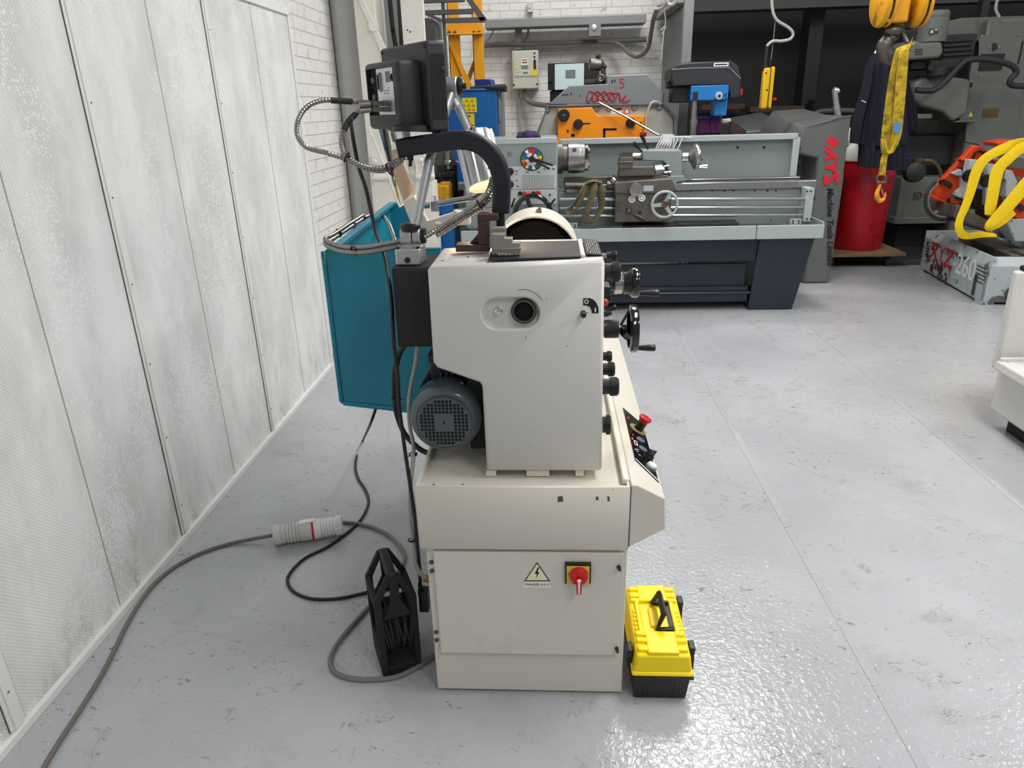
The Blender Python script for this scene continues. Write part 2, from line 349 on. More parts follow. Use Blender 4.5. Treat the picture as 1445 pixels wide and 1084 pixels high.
    def tube(s, pts, r, n=8, sm=6, closed=False, rib=0.0, mi=0, square=False, radii=None):
        pts = path(pts, sm, closed)
        if rib:
            pts = resample(pts, rib/2)
        m = len(pts); tg = []
        for i in range(m):
            a = pts[(i-1) % m] if closed or i > 0 else pts[0]; b = pts[(i+1) % m] if closed or i < m-1 else pts[-1]
            t = (b-a); tg.append(t.normalized() if t.length > 1e-9 else V((0,0,1)))
        ref = V((0,0,1)) if abs(tg[0].z) < .9 else V((0,1,0))
        u = (ref - tg[0]*ref.dot(tg[0])).normalized(); rings = []
        for i in range(m):
            u = (u - tg[i]*u.dot(tg[i])).normalized(); w = tg[i].cross(u)
            rr = r*(1+(.20 if (rib and i % 2) else -.06 if rib else 0))
            if radii: rr = radii[min(len(radii)-1, int(i*len(radii)/m))]
            if square:
                k = 1.0
                rings.append([s.v(pts[i]+u*rr*a+w*rr*b) for a, b in ((1,.75),(.75,1),(-.75,1),(-1,.75),(-1,-.75),(-.75,-1),(.75,-1),(1,-.75))])
            else: rings.append([s.v(pts[i]+(u*math.cos(2*math.pi*k/n)+w*math.sin(2*math.pi*k/n))*rr) for k in range(n)])
        nn = len(rings[0])
        for i in range(m if closed else m-1):
            a, b = rings[i], rings[(i+1) % m]
            for k in range(nn):
                l = (k+1) % nn; s.faces([a[k], a[l], b[l], b[k]], [(0,1,2,3)], mi)
        if not closed:
            s.faces(rings[0], [tuple(reversed(range(nn)))], mi); s.faces(rings[-1], [tuple(range(nn))], mi)
        return s
    def ribbon(s, pts, wv, th, sm=6, mi=0, bulge=0.0):
        """a webbing strap: a path with a width vector (or one per point) and a thickness"""
        wl = [V(wv)]*len(pts) if not isinstance(wv, list) else [V(w) for w in wv]
        c = path(pts, sm); w = path(wl, sm) if len(wl) > 2 else [wl[0].lerp(wl[-1], i/max(1, len(c)-1)) for i in range(len(c))]
        m = len(c); rows = []
        for i in range(m):
            t = (c[min(m-1, i+1)]-c[max(0, i-1)]).normalized(); ww = w[i]*.5; nn = ww.cross(t).normalized()*th*.5
            rows.append([s.v(c[i]-ww+nn*.4), s.v(c[i]+nn*(1+bulge)), s.v(c[i]+ww+nn*.4), s.v(c[i]+ww-nn*.4), s.v(c[i]-nn*(1+bulge)), s.v(c[i]-ww-nn*.4)])
        for a, b in zip(rows, rows[1:]):
            for k in range(6):
                l = (k+1) % 6; s.faces([a[k], a[l], b[l], b[k]], [(0,1,2,3)], mi)
        s.faces(rows[0], [(5,4,3,2,1,0)], mi); s.faces(rows[-1], [(0,1,2,3,4,5)], mi)
        return s
    def text(s, body, o, xd, yd, size, th=.0006, mi=0, align='CENTER', shear=0.0, sx=1.0, weight=0.0):
        cu = bpy.data.curves.new('t', 'FONT'); cu.body = body; cu.size = size; cu.align_x = align; cu.align_y = 'CENTER'; cu.shear = shear; cu.extrude = th; cu.offset = weight
        ob = bpy.data.objects.new('t', cu); COL.objects.link(ob)
        dg = bpy.context.evaluated_depsgraph_get(); me = bpy.data.meshes.new_from_object(ob.evaluated_get(dg))
        xd, yd, o = V(xd).normalized(), V(yd).normalized(), V(o); zd = xd.cross(yd)
        vs = [s.v(o+xd*p.co.x*sx+yd*p.co.y+zd*p.co.z) for p in me.vertices]
        s.faces(vs, [tuple(p.vertices) for p in me.polygons], mi)
        bpy.data.objects.remove(ob); bpy.data.curves.remove(cu); bpy.data.meshes.remove(me)
        return s
    # the same shapes placed from the photograph, on a plane at depth Y and running back d metres
    def bpx(s, x0, y0, x1, y1, Y, d, mi=0):
        a = P(x0,(y0+y1)/2,Y); b = P(x1,(y0+y1)/2,Y); t = P((x0+x1)/2,y0,Y); c = P((x0+x1)/2,y1,Y)
        return s.box(a.x, b.x, Y, Y+d, c.z, t.z, mi)
    def ppx(s, pts, Y, d, mi=0):
        return s.prism([(P(x,y,Y).x, P(x,y,Y).z) for x, y in reversed(pts)], 'Y', Y, Y+d, mi)
    def cpx(s, px, py, rpx, Y, d, mi=0, r1=None, n=24):
        c = P(px,py,Y); k = S(px,py,Y); return s.cyl(c+V((0,d,0)), c, rpx*k, (r1 or rpx)*k, n, mi)
def path(pts, sm=6, closed=False):
    pts = [V(p) for p in pts]; n = len(pts)
    if sm <= 1 or n < 3: return pts
    out = []; rng = n if closed else n-1
    for i in range(rng):
        p1, p2 = pts[i], pts[(i+1) % n]
        p0 = pts[(i-1) % n] if closed or i > 0 else p1*2-p2
        p3 = pts[(i+2) % n] if closed or i < n-2 else p2*2-p1
        for k in range(sm):
            t = k/sm
            out.append(.5*((2*p1)+(p2-p0)*t+(2*p0-5*p1+4*p2-p3)*t*t+(3*p1-p0-3*p2+p3)*t**3))
    if not closed: out.append(pts[-1])
    return out
def resample(pts, step):
    out = [pts[0]]; acc = 0.0
    for a, b in zip(pts, pts[1:]):
        L = (b-a).length; t = step-acc
        while t <= L: out.append(a.lerp(b, t/L)); t += step
        acc = (acc+L) % step
    return out
ORG = {}
SPLIT = {'bolt','rivet','bed_screw','bracket_screw','tray_bracket_screw','base_screw','panel_bolt','panel_screw','gap_screw','screw_recess','head_screw','grub_screw','headstock_foot','clamp_rod','seam','slot','vent_slot','wire_rope','side_rail','corner_cap','clamp_screw','panel_switch','panel_seam','shadow_gap','vice_screw','cable_bundle_','feed_rod','bracket','warning_sticker_','paint_chip','bracket_','support_arm','bow_beam','upright_','blade_guard','sleeve','trouser_leg','guide_rod','saw_foot','hook_','panel_opening'}
def islands(bm):
    seen, out = set(), []
    for v0 in bm.verts:
        if v0 in seen: continue
        st_, cur = [v0], []
        seen.add(v0)
        while st_:
            v = st_.pop(); cur.append(v)
            for e in v.link_edges:
                w = e.other_vert(v)
                if w not in seen: seen.add(w); st_.append(w)
        out.append(cur)
    return out
def split_build(name, mb, mats, parent, label, cat, group, kind, bevel, angle, seg, recalc):
    """separate pieces that do not touch become objects of their own"""
    bm = mb.bm; isl = islands(bm); bx = []
    for c in isl:
        bx.append([min(v.co[i] for v in c) for i in range(3)]+[max(v.co[i] for v in c) for i in range(3)])
    par = list(range(len(isl)))
    def fd(i):
        while par[i] != i: i = par[i]
        return i
    for i in range(len(isl)):
        for j in range(i):
            if all(bx[i][q] <= bx[j][q+3]+.0004 and bx[j][q] <= bx[i][q+3]+.0004 for q in range(3)): par[fd(i)] = fd(j)
    groups = {}
    for i, c in enumerate(isl): groups.setdefault(fd(i), []).extend(c)
    last = None
    for g in groups.values():
        nb = MB(); mp = {v: nb.bm.verts.new(v.co) for v in g}
        for f in {f for v in g for f in v.link_faces}:
            nf = nb.bm.faces.new([mp[v] for v in f.verts]); nf.material_index = f.material_index
        last = build(name, nb, mats, parent, label, cat, group, kind, bevel, angle, seg, recalc, True)
    bm.free(); return last
def tag(o, label=None, cat=None, group=None, kind=None):
    if label: o['label'] = label
    if cat: o['category'] = cat
    if group: o['group'] = group
    if kind: o['kind'] = kind
    return o
def thing(name, label, cat, loc, group=None):
    o = bpy.data.objects.new(name, None); o.empty_display_size = .05; o.location = loc; COL.objects.link(o); ORG[o.name] = V(loc)
    return tag(o, label, cat, group)
def build(name, mb, mats, parent=None, label=None, cat=None, group=None, kind=None, bevel=0.0, angle=38, seg=2, recalc=True, one=False):
    if name in SPLIT and not one and parent is not None and label is None: return split_build(name, mb, mats, parent, None, cat, group, kind, bevel, angle, seg, recalc)
    bm = mb.bm
    if recalc: bmesh.ops.recalc_face_normals(bm, faces=bm.faces[:])
    lo = V((min(v.co.x for v in bm.verts), min(v.co.y for v in bm.verts), min(v.co.z for v in bm.verts)))
    hi = V((max(v.co.x for v in bm.verts), max(v.co.y for v in bm.verts), max(v.co.z for v in bm.verts)))
    org = (lo+hi)/2
    if parent is None: org.z = lo.z
    for v in bm.verts: v.co -= org
    me = bpy.data.meshes.new(name); bm.to_mesh(me); bm.free()
    for m in ([mats] if isinstance(mats, str) else mats): me.materials.append(MATS[m])
    for p in me.polygons: p.use_smooth = True
    me.set_sharp_from_angle(angle=math.radians(angle))
    o = bpy.data.objects.new(name, me); COL.objects.link(o); ORG[o.name] = org
    if parent is not None: o.parent = parent; o.location = org-ORG[parent.name]
    else: o.location = org
    if bevel:
        b = o.modifiers.new('bevel', 'BEVEL'); b.width = bevel; b.segments = seg; b.limit_method = 'ANGLE'; b.angle_limit = math.radians(40)
    return tag(o, label, cat, group, kind)
def cut(o, mb):
    """carve a pocket: applied at once, the cutter does not stay in the scene"""
    bm = mb.bm; bmesh.ops.recalc_face_normals(bm, faces=bm.faces[:])
    me = bpy.data.meshes.new('c'); bm.to_mesh(me); bm.free(); c = bpy.data.objects.new('c', me); COL.objects.link(c)
    md = o.modifiers.new('cut', 'BOOLEAN'); md.object = c; md.operation = 'DIFFERENCE'; md.solver = 'EXACT'
    mt = o.matrix_basis.copy(); o.matrix_basis = Matrix.Translation(ORG[o.name]) if o.parent is None else mt
    pr = o.parent; o.parent = None; o.location = ORG[o.name]
    bpy.context.view_layer.update()
    dg = bpy.context.evaluated_depsgraph_get(); new = bpy.data.meshes.new_from_object(o.evaluated_get(dg))
    o.modifiers.remove(md); old = o.data; new.name = old.name; o.data = new
    o.parent = pr; o.location = ORG[o.name]-(ORG[pr.name] if pr else V())
    bpy.data.objects.remove(c)
    for p in new.polygons: p.use_smooth = True
    new.set_sharp_from_angle(angle=math.radians(38))
def copy_tree(o, parent=None):
    c = o.copy(); COL.objects.link(c); ORG[c.name] = ORG.get(o.name, V())
    if parent is not None: c.parent = parent
    for ch in list(o.children): copy_tree(ch, c)
    return c
# ------------------------------------------------------------------ the setting
def st(name, mb, m, parent=None, bevel=0.0, label=None):
    return build(name, mb, m, parent, kind=None if parent else 'structure', bevel=bevel, label=label)
st('floor', MB().box(-1.9, 8.5, -3.0, 11.0, -.1, 0), 'floor_paint')
st('floor_bay', MB().box(1.32, 8.4, 7.35, 10.3, 0, .004), 'floor_dark')
t = MB()
for X in (.94,): t.box(X-.016, X+.016, -1, 8, 0, .0015)
st('trim_1', t, 'floor_paint')
t = MB(); X = P(1400,680,Z=0).x; t.box(X-.012, X+.012, -1, 7, 0, .0015); st('trim_2', t, 'floor_paint')
WX = -1.5
wl = st('wall_left', MB().box(WX-.05, WX, -1.6, 4.45, .0, 2.13), 'perforated_panel')
sm = MB()
for y in (.45, .93, 1.93, 2.88, 3.9): sm.box(WX-.002, WX+.0012, y-.0022, y+.0022, .03, 2.12)
st('panel_seam', sm, 'cable_light', wl)
for i, (y, w) in enumerate(((-.55,.05),(1.42,.055),(2.395,.055),(3.37,.045))):
    b = MB(); b.box(WX, WX+.006, y-w/2, y+w/2, .03, 2.12); b.box(WX+.006, WX+.011, y-w/2+.012, y+w/2-.012, .03, 2.12)
    o = st('trim_%d' % (i+3), b, 'wall_trim', bevel=.001)
    e = MB(); e.box(WX+.0, WX+.004, y+w/2-.001, y+w/2+.0022, .03, 2.12); e.box(WX, WX+.003, y-w/2-.002, y-w/2+.001, .03, 2.12); st('shadow_gap', e, 'dark_steel', o)
    r = MB()
    for k in range(7): r.rev([(.004,0),(.003,.002),(0,.003)], (WX+.011, y, .15+k*.3), (1,0,0), 8)
    st('rivet', r, 'pipe_grey', o)
b = MB(); b.box(WX, WX+.018, -1.6, 4.45, 0, .026); st('baseboard_left', b, 'wall_trim', bevel=.002)
b = MB(); b.box(WX-.0, WX+.012, -1.6, 4.45, 2.12, 2.17); b.box(WX, WX+.01, 4.43, 4.455, .03, 2.15); st('trim_8', b, 'wall_trim', bevel=.002)
st('wall_left.001', MB().box(WX-.25, WX-.06, -1.6, 9.2, 0, 4.4), 'brick_side')
# the end of the side wall steps in where the corner pier stands
st('wall_back', MB().box(-1.7, 1.45, 9.0, 9.2, 0, 4.4), 'brick_back')
b = MB(); b.box(1.3, 8.4, 10.2, 10.3, 0, 4.4)
mat('dark_bay', (46,46,47), .7, var=.2, vs=1.2, bump=.1, bs=6)
st('wall_bay', b, 'dark_bay')
# galvanised sheet partition running back on the bay's left side
px0 = 1.27
yn = P(966,100,X=px0).y
b = MB(); ypts = []; n = 34
for i in range(n):
    y = yn+.06+(9.0-yn-.06)*i/(n-1); ypts.append((px0-(.012 if (i//2) % 2 else 0), y))
poly = ypts+[(p[0]+.02, p[1]) for p in reversed(ypts)]
b.prism(poly, 'Z', 0, 4.2)
st('wall_partition', b, 'sheet_galv')
b = MB(); b.box(px0-.04, px0+.05, yn-.03, yn+.06, 0, 4.3); st('trim_9', b, 'sheet_galv', bevel=.004)
b = MB(); b.bpx(684, 24, 912, 36, 8.6, .3); st('trim_10', b, 'beam_grey', bevel=.004, label='grey painted steel rail along the back wall')
b = MB(); z = P(912,22,Y=8.6).z; b.box(px0-.12, px0-.02, yn, 8.9, z-.02, z+.08); st('trim_11', b, 'beam_grey', bevel=.004)
b = MB(); b.bpx(727, 34, 736, 70, 8.8, .15); st('trim_12', b, 'beam_grey')
b = MB(); a = P(684,64,Y=8.85); c = P(912,56,Y=8.85); b.tube([a,(a+c)/2,c], .026, 10, 1); st('trim_13', b, 'pipe_grey')
b = MB(); b.bpx(966, -12, 1500, 8, 9.2, .25); b.bpx(966, 6, 1235, 12, 9.15, .2); st('trim_14', b, 'dark_steel')
b = MB(); b.ppx([(1146,8),(1166,8),(1147,170),(1128,170)], 9.6, .3); st('trim_15', b, 'mill_dark')
# grey pier at the far left corner
b = MB(); b.box(-1.56, P(514,0,5.5).x, 5.5, 6.2, 0, 4.3); st('trim_16', b, 'pier_grey', bevel=.06)
# ------------------------------------------------------------------ the white lathe in the middle, seen from its headstock end
LA = thing('metal_lathe', 'white and cream metalworking lathe seen from its headstock end, teal splash guard behind', 'lathe', (-.08, 1.9, 0))
CF = 1.605
def part(name, mb, m, parent=LA, **k): return build(name, mb, m, parent, **k)
b = MB(); b.box(-.345, .194, CF, 2.15, .008, .507); cab = part('cabinet', b, 'cream_paint', bevel=.003)
b = MB(); b.box(-.30, .16, CF+.03, 2.1, 0, .012); part('plinth', b, 'black_matt', cab)
b = MB(); b.box(-.33, .18, 2.62, 3.0, .0, .507); part('tail_cabinet', b, 'cream_paint', bevel=.003)
# door
b = MB(); dx0, dx1 = P(617,850,CF-.014).x, P(878.5,850,CF-.014).x; dz0, dz1 = P(750,923,CF-.014).z, P(750,782,CF-.014).z
b.box(dx0, dx1, CF-.016, CF-.001, dz0, dz1+.006); door = part('door', b, 'cream_paint', bevel=.002, label='cream hinged cabinet door')
for py in (798, 896):
    b = MB(); h = P(611 if py < 850 else 617.5,py,CF)
    b.box(h.x-.010, h.x+.010, CF-.004, CF, h.z-.022, h.z+.022)
    for dz in (-.014,.014): b.rev([(.0068,0),(.0068,.002),(.005,.006),(0,.007)], (h.x-.003, CF-.004, h.z+dz), (0,-1,0), 12, mi=1)
    build('hinge', b, ['cream_plain','steel_dark'], door)
for px, py in ((873,800),(870,915)):
    b = MB(); h = P(px,py,CF-.016); b.rev([(.006,0),(.006,.004),(.0048,.005),(.0048,.014),(.004,.016),(0,.016)], h, (.12,-1,0), 14); build('latch', b, 'black_gloss', door, label='small black door latch')
# warning sign
Yd = CF-.0168
def tri(mb, pts, d, mi, y=Yd): mb.ppx(pts, y-d, d, mi)
b = MB(); tri(b, [(757.8,793.5),(740,820.3),(776,820.3)], .0006, 1); tri(b, [(757.8,796),(742.3,819),(773.5,819)], .0009, 0)
tri(b, [(740,821),(775,821),(778,829.5),(737,829.5)], .0007, 2)
tri(b, [(758.6,801),(754.5,810),(757.8,810),(756,817),(761.5,807.5),(758.3,807.5),(761.3,801)], .0013, 1)
b.text('DANGER 415 V', P(757.6,825.3,Yd-.0012), (1,0,0), (0,0,1), .0095, .0002, 3)
part('warning_sign', b, ['yellow_pale' if 'yellow_pale' in MATS else 'white_plastic','ink_black','white_plastic','ink_black'], door, label='triangular high voltage warning sticker')
# isolator switch
b = MB(); c = P(815.5,808,Yd); hw = .0345
b.box(c.x-hw, c.x+hw, Yd-.008, Yd, c.z-.031, c.z+.034, 0); b.box(c.x-.03, c.x+.03, Yd-.0105, Yd-.008, c.z-.030, c.z+.026, 1)
k = c+V((.002,0,0))
b.rev([(.0255,0.0105),(.0255,.016),(.022,.026),(.0,.027)], (k.x,Yd,k.z), (0,-1,0), 32, 2)
b.prism([(k.x-.0085,k.z),(k.x+.0085,k.z),(k.x+.006,k.z-.045),(k.x-.006,k.z-.045)], 'Y', Yd-.036, Yd-.016, 2)
b.prism([(k.x-.003,k.z-.002),(k.x+.003,k.z-.002),(k.x+.002,k.z-.043),(k.x-.002,k.z-.043)], 'Y', Yd-.0372, Yd-.035, 3)
b.sph((k.x,Yd-.036,k.z-.001), .0052, (1,.5,1), 12, 3)
b.text('ON', (c.x-.024,Yd-.011,c.z+.003), (1,0,0),(0,0,1), .006, .0003, 0); b.text('OFF', (c.x,Yd-.011,c.z+.0225), (1,0,0),(0,0,1), .005, .0003, 0)
part('isolator_switch', b, ['black_plastic','yellow_plate','red_plastic','white_plastic'], door, bevel=.0012, label='red rotary isolator on a yellow and black plate')
# chip tray
TF = 1.583; TX0, TX1 = -.357, .194
b = MB(); b.box(TX0, TX1, TF, 3.05, .509, .70); tray = part('chip_tray', b, 'cream_paint', bevel=.003)
cut(tray, MB().box(TX0+.012, TX1-.008, TF+.01, 3.04, .684, .75))
# bare patches where the paint is chipped
b = MB()
def chip(pts): b.ppx(pts, TF-.0006, .0005)
chip([(787,701),(794,700),(795,708),(787,709)]); chip([(840,702),(844,700.5),(845,705),(842,707)]); chip([(857,700.5),(860,701),(860.5,707),(857.5,708)]); chip([(864,690),(865.5,690.5),(865,692)])
chip([(609,683.4),(614,683.2),(613,685.5)]); chip([(650,683.2),(655,683),(654,685)]); part('paint_chip', b, 'dark_steel', tray)
# console along the front
b = MB(); prof = [(TX1+.001,.703),(.213,.703),(.283,.664),(.287,.575),(TX1+.001,.518)]
b.prism(list(reversed(prof)), 'Y', TF+.003, 2.98); con = part('control_console', b, 'cream_paint', bevel=.003)
b = MB(); b.box(TX1-.001, TX1+.0015, TF+.0015, TF+.004, .52, .70); part('joint_line', b, 'dark_steel', con)
b = MB(); b.box(.176, .1945, TF+.03, 2.96, .69, .706); part('inner_rail', b, 'cream_plain', con, bevel=.004)
n_ = V((.039,0,.070)).normalized(); e_ = V((.070,0,-.039)).normalized(); y_ = V((0,1,0))
def cp(u, y): return V((.213,0,.703))+e_*u+V((0,y,0))+n_*.0004
b = MB(); b.slab([cp(.008,1.73), cp(.072,1.66), cp(.074,2.03), cp(.008,2.09)], n_*.0016, 0)
b.slab([cp(.010,1.735)+n_*.0012, cp(.0705,1.668)+n_*.0012, cp(.0712,1.6745)+n_*.0012, cp(.010,1.7412)+n_*.0012], n_*.0008, 1)
def mark(u, y, du, dy, mi=1): b.obox(cp(u,y)+n_*.002, e_*du, y_*dy, n_*.0004, mi)
mark(.019,2.02,.004,.007,2); mark(.022,1.90,.002,.01,2); mark(.016,1.87,.002,.003,1); mark(.025,1.862,.005,.002,1); mark(.025,1.838,.005,.002,1); mark(.0205,1.85,.001,.012,1); mark(.0295,1.85,.001,.012,1)
for u, y in ((.018,1.80),(.024,1.795),(.021,1.806),(.028,1.81)): mark(u,y,.003,.001,1)
b.rev([(.005,.0022),(.005,.0028)], cp(.027,1.775), n_, 14, 3)
part('control_plate', b, ['black_gloss','white_plastic','red_plastic','pipe_grey'], con, label='black control plate with white markings')
b = MB(); o = cp(.048,1.965); b.rev([(.0285,.001),(.0285,.0032)], o, n_, 32, 0); b.rev([(.014,.003),(.014,.03)], o, n_, 24, 1); b.rev([(.013,.028),(.0165,.036),(.0205,.042),(.0205,.046),(.0185,.0475),(0,.049)], o, n_, 28, 2)
part('emergency_stop', b, ['khaki_plate','black_plastic','red_plastic'], con, label='red mushroom emergency stop button')
for y in (1.89,1.832):
    b = MB(); b.rev([(.0135,.001),(.0135,.004),(.0118,.005),(0,.005)], cp(.046,y), n_, 24); part('push_button', b, 'blue_button', con, label='flat blue grey push button')
b = MB(); o = cp(.056,1.786); b.rev([(.015,.001),(.015,.010),(.0135,.012),(0,.012)], o, n_, 24, 0); b.obox(o+n_*.020, (e_*.8+y_*.6)*.014, (y_*.8-e_*.6)*.0045, n_*.010, 0); b.obox(o+n_*.0305+(e_*.8+y_*.6)*.004, (e_*.8+y_*.6)*.01, (y_*.8-e_*.6)*.0012, n_*.0006, 1)
part('selector_knob', b, ['black_plastic','white_plastic'], con)
b = MB(); o = cp(.054,1.722); b.rev([(.016,.001),(.016,.010),(.0145,.011)], o, n_, 26, 1); b.rev([(.0138,.010),(.0132,.016),(.011,.018),(0,.0185)], o, n_, 26, 0); part('indicator_lamp', b, ['white_plastic','pipe_grey'], con, label='round white indicator lamp')
# headstock with its white end cover
HY = 1.65
hp = [(603.5,379),(612.5,515),(617,521),(676.5,543),(681,548),(687,667.5),(850,667),(853,372),(846,363)]
hz = [(P(x,y,HY).x, P(x,y,HY).z) for x, y in hp]
hz = [(-.296,1.252),(-.298,1.012),(-.288,.998),(-.184,.958),(-.178,.948),(-.176,.708),(.125,.708),(.121,1.264)]
b = MB(); b.prism(hz, 'Y', HY, 1.90); hs = part('headstock', b, 'white_paint', bevel=.007, label='white painted headstock casting')
q0, q1, qr = P(702.5,443.5,HY), P(739,442,HY), 22.5*S(720,443,HY)
zc = (q0.z+q1.z)/2
obr = [(q1.x+qr*math.sin(a*math.pi/16), zc+qr*math.cos(a*math.pi/16)) for a in range(17)]+[(q0.x-qr*math.sin(a*math.pi/16), zc-qr*math.cos(a*math.pi/16)) for a in range(17)]
cut(hs, MB().prism(obr, 'Y', HY-.01, HY+.016))
b = MB(); so = P(739,440.5,HY); so.y = HY+.0155; k = S(739,440,HY)
b.rev([(17.5*k,0),(17.5*k,.010),(16.6*k,.012),(14.2*k,.012),(13.6*k,.010),(13.6*k,-.0),(0,-.0)], so, (0,-1,0), 40, 0); b.rev([(13.5*k,.0005),(0,.0006)], so, (0,-1,0), 32, 1); b.ring(so+V((0,-.0105,0)), (0,1,0), 17.6*k, .0009, 40, 6, 1)
part('spindle_bore', b, ['steel_dark','black_hole'], hs, label='dark open spindle bore')
b = MB(); so = P(702,441,HY); so.y = HY+.0155; b.rev([(.011,0),(.011,.002),(.0092,.0035),(.0092,.0036)], so, (0,-1,0), 20); b.rev([(.008,.0035),(.008,.010),(.005,.0115),(0,.0115)], so, (0,-1,0), 6); part('cap_screw', b, 'chrome', hs)
b = MB(); arc = [P(731,409.5,HY-.0002),P(741,408.5,HY-.0002),(P(750,411,HY-.0002)),P(758,416,HY-.0002),P(765,423,HY-.0002)]; b.tube(arc, .0007, 6, 4); b.ppx([(741.3,475),(742.3,474.6),(742,478.5),(741.2,478)], HY-.0005, .0004)
for px, py in ((771,421),(753.5,606),(745,629),(800,488)): b.ppx([(px,py),(px+1.2,py),(px+1.1,py+1.4),(px,py+1.2)], HY-.0004, .0004)
part('paint_scratch', b, 'dark_steel', hs)
# gear lever sign: a quarter turn with O and I
b = MB(); c = P(823,443,HY); R0, R1 = 15.5*k, 24*k
arcp = [(c.x, c.z+R1-.002)]+[(c.x+R1*math.sin(a*math.pi/24)*.93, c.z+R1*math.cos(a*math.pi/24)*.93) for a in range(2,13)]
arci = [(c.x+R0*math.sin(a*math.pi/24), c.z+R0*math.cos(a*math.pi/24)-.002) for a in range(12,-1,-1)]
b.prism([(823,421),(833,420.7),(838,423),(842,428),(844.5,434),(844.7,442),(835.3,442),(834.5,437),(832,433),(828,431),(823,430.7)] and [(P(x,y,HY).x,P(x,y,HY).z) for x, y in reversed([(823,421),(832,420.7),(838,423),(842,428),(844.5,434),(844.7,442),(835.3,442),(834.5,437),(832,433),(828,431),(823,430.7)])], 'Y', HY-.0012, HY, 0)
b.ring(P(827.5,425.8,HY-.0014), (0,1,0), 2.5*k, .0011, 20, 6, 1); b.bpx(839.3,434.5,841,440.5,HY-.002,.001,1)
part('lever_sign', b, ['ink_black','white_plastic'], hs, label='black quarter turn sign marked O and I')
b = MB(); c = P(823,442,HY); b.rev([(.0072,0),(.0072,.018),(.0060,.021),(0,.0215)], c, (0,-1,0), 20, 0); b.bpx(822,441,830,442.6,HY-.0222,.001,1); part('lever_knob', b, ['black_plastic','steel'], hs)
b = MB()
for x0, x1 in ((686,700),(743,775),(812,824)): b.bpx(x0, 664, x1, 672, HY+.012, .03)
b.box(-.16,.11,HY+.06,1.88,.69,.715); part('headstock_foot', b, 'cream_plain', hs)
# black rubber mat and white rims on top
ZT = 1.2655
b = MB(); m0 = P(692,358,Z=ZT); m1 = P(799,350,Z=ZT)
b.slab([(m0.x,HY+.022,ZT-.004),(.066,HY+.022,ZT-.001),(.066,1.885,ZT-.001),(m0.x,1.885,ZT-.004)], (0,0,.004)); part('rubber_mat', b, 'rubber_black', hs)
b = MB(); b.box(m0.x-.0, .066, 1.886, 1.90, ZT-.012, ZT+.004); b.box(.0665,.078,HY+.03,1.90,ZT-.006,ZT+.005); part('mat_rim', b, 'white_paint', hs, bevel=.002)
b = MB()
for px, py in ((624,363),(660,359),(711,362),(800,359)):
    p_ = P(px,py,Z=1.262); b.rev([(.0032,0),(.003,.001)], (p_.x,p_.y,1.2525+ (p_.x+.296)*.0288), (0,0,1), 10)
part('grub_screw', b, 'ink_black', hs)
b = MB(); b.slab([(.080,1.69,ZT+.003),(.118,1.69,ZT-.001),(.118,1.89,ZT-.001),(.080,1.89,ZT+.003)], (0,0,.0035), 0)
for i in range(6):
    for j in range(7):
        if (i*7+j*5) % 6 == 0: continue
        b.box(.085+i*.0054, .0862+i*.0054, 1.705+j*.026, 1.705+j*.026+.010+.008*((i+j) % 2), ZT+.0054-.0006*i, ZT+.0062-.0006*i, 1)
part('speed_plate', b, ['ink_black','lathe_plate'], hs, label='black speed chart plate with pale figures')
# round chuck guard behind the headstock
b = MB(); gc = V((-.05,0,1.192)); R = .128; gp = []
for a in range(-80,81,4): gp.append((gc.x+R*math.sin(math.radians(a)), gc.z+R*math.cos(math.radians(a))))
gi = [(gc.x+(R-.006)*math.sin(math.radians(a)), gc.z+(R-.006)*math.cos(math.radians(a))) for a in range(80,-81,-4)]
b.prism(list(reversed(gp+gi)), 'Y', 1.985, 2.17)
cg = part('chuck_guard', b, 'cream_plain', bevel=.002, label='white curved chuck guard')
b = MB(); b.rev([(R-.008,0),(R-.008,.01)], (gc.x,2.15,gc.z), (0,-1,0), 48); b.rev([(.1,0),(.1,.08)], (gc.x,2.14,gc.z), (0,-1,0), 40); part('chuck', b, 'black_hole', LA)
b = MB(); c = V((gc.x+.012, 2.06, gc.z+R)); b.obox(c+V((0,0,.004)), (.008,.0,0), (0,.012,0), (0,0,.004)); b.sph(c+V((.002,0,.009)), .005); part('guard_screw', b, 'pipe_grey', cg)
# bed and carriage behind, mostly hidden
b = MB(); b.box(-.16,.10,1.92,2.98,.70,1.0); part('bed', b, 'white_paint', bevel=.004)
b = MB(); b.box(.10,.155,2.2,2.55,.78,1.02); b.box(-.2,.14,2.2,2.5,1.0,1.07); ap = part('carriage', b, 'white_paint', bevel=.006)
# knobs, levers and handwheels on the operator's side
def knob(x0, x1, py, rpx, Y, name='knob', shaft=None, parent=LA, label=None):
    b = MB(); p = P((x0+x1)/2,py,Y); k = S((x0+x1)/2,py,Y); xa, xb = P(x0,py,Y).x, P(x1,py,Y).x; r = rpx*k
    b.rev([(r*.86,0),(r*.86,(xb-xa)*.42),(r,(xb-xa)*.45),(r,(xb-xa)*.90),(r*.86,xb-xa),(0,xb-xa)], (xa,Y,p.z), (1,0,0), 24)
    for a in range(24): 
        an = a*math.pi/12; b.obox((xa+(xb-xa)*.68, Y+r*math.sin(an), p.z+r*math.cos(an)), ((xb-xa)*.2,0,0), (0,.0008,0), (0,0,.0008))
    if shaft: b.cyl((.11,Y,p.z), (xa+.001,Y,p.z), shaft*k, n=16, mi=1)
    return part(name, b, ['black_plastic','steel'], parent, label=label)
knob(856,870.5,361,6.2,1.86,shaft=3.5,label='small black knob'); knob(853,875.5,383.5,13.8,1.75,shaft=8)
knob(850,863.5,503,7,1.9,shaft=5); knob(850,867.5,521,10,1.82,shaft=7); knob(850,873,545.5,13,1.74,shaft=9); knob(850,861.5,599.5,13.5,1.76,shaft=10)
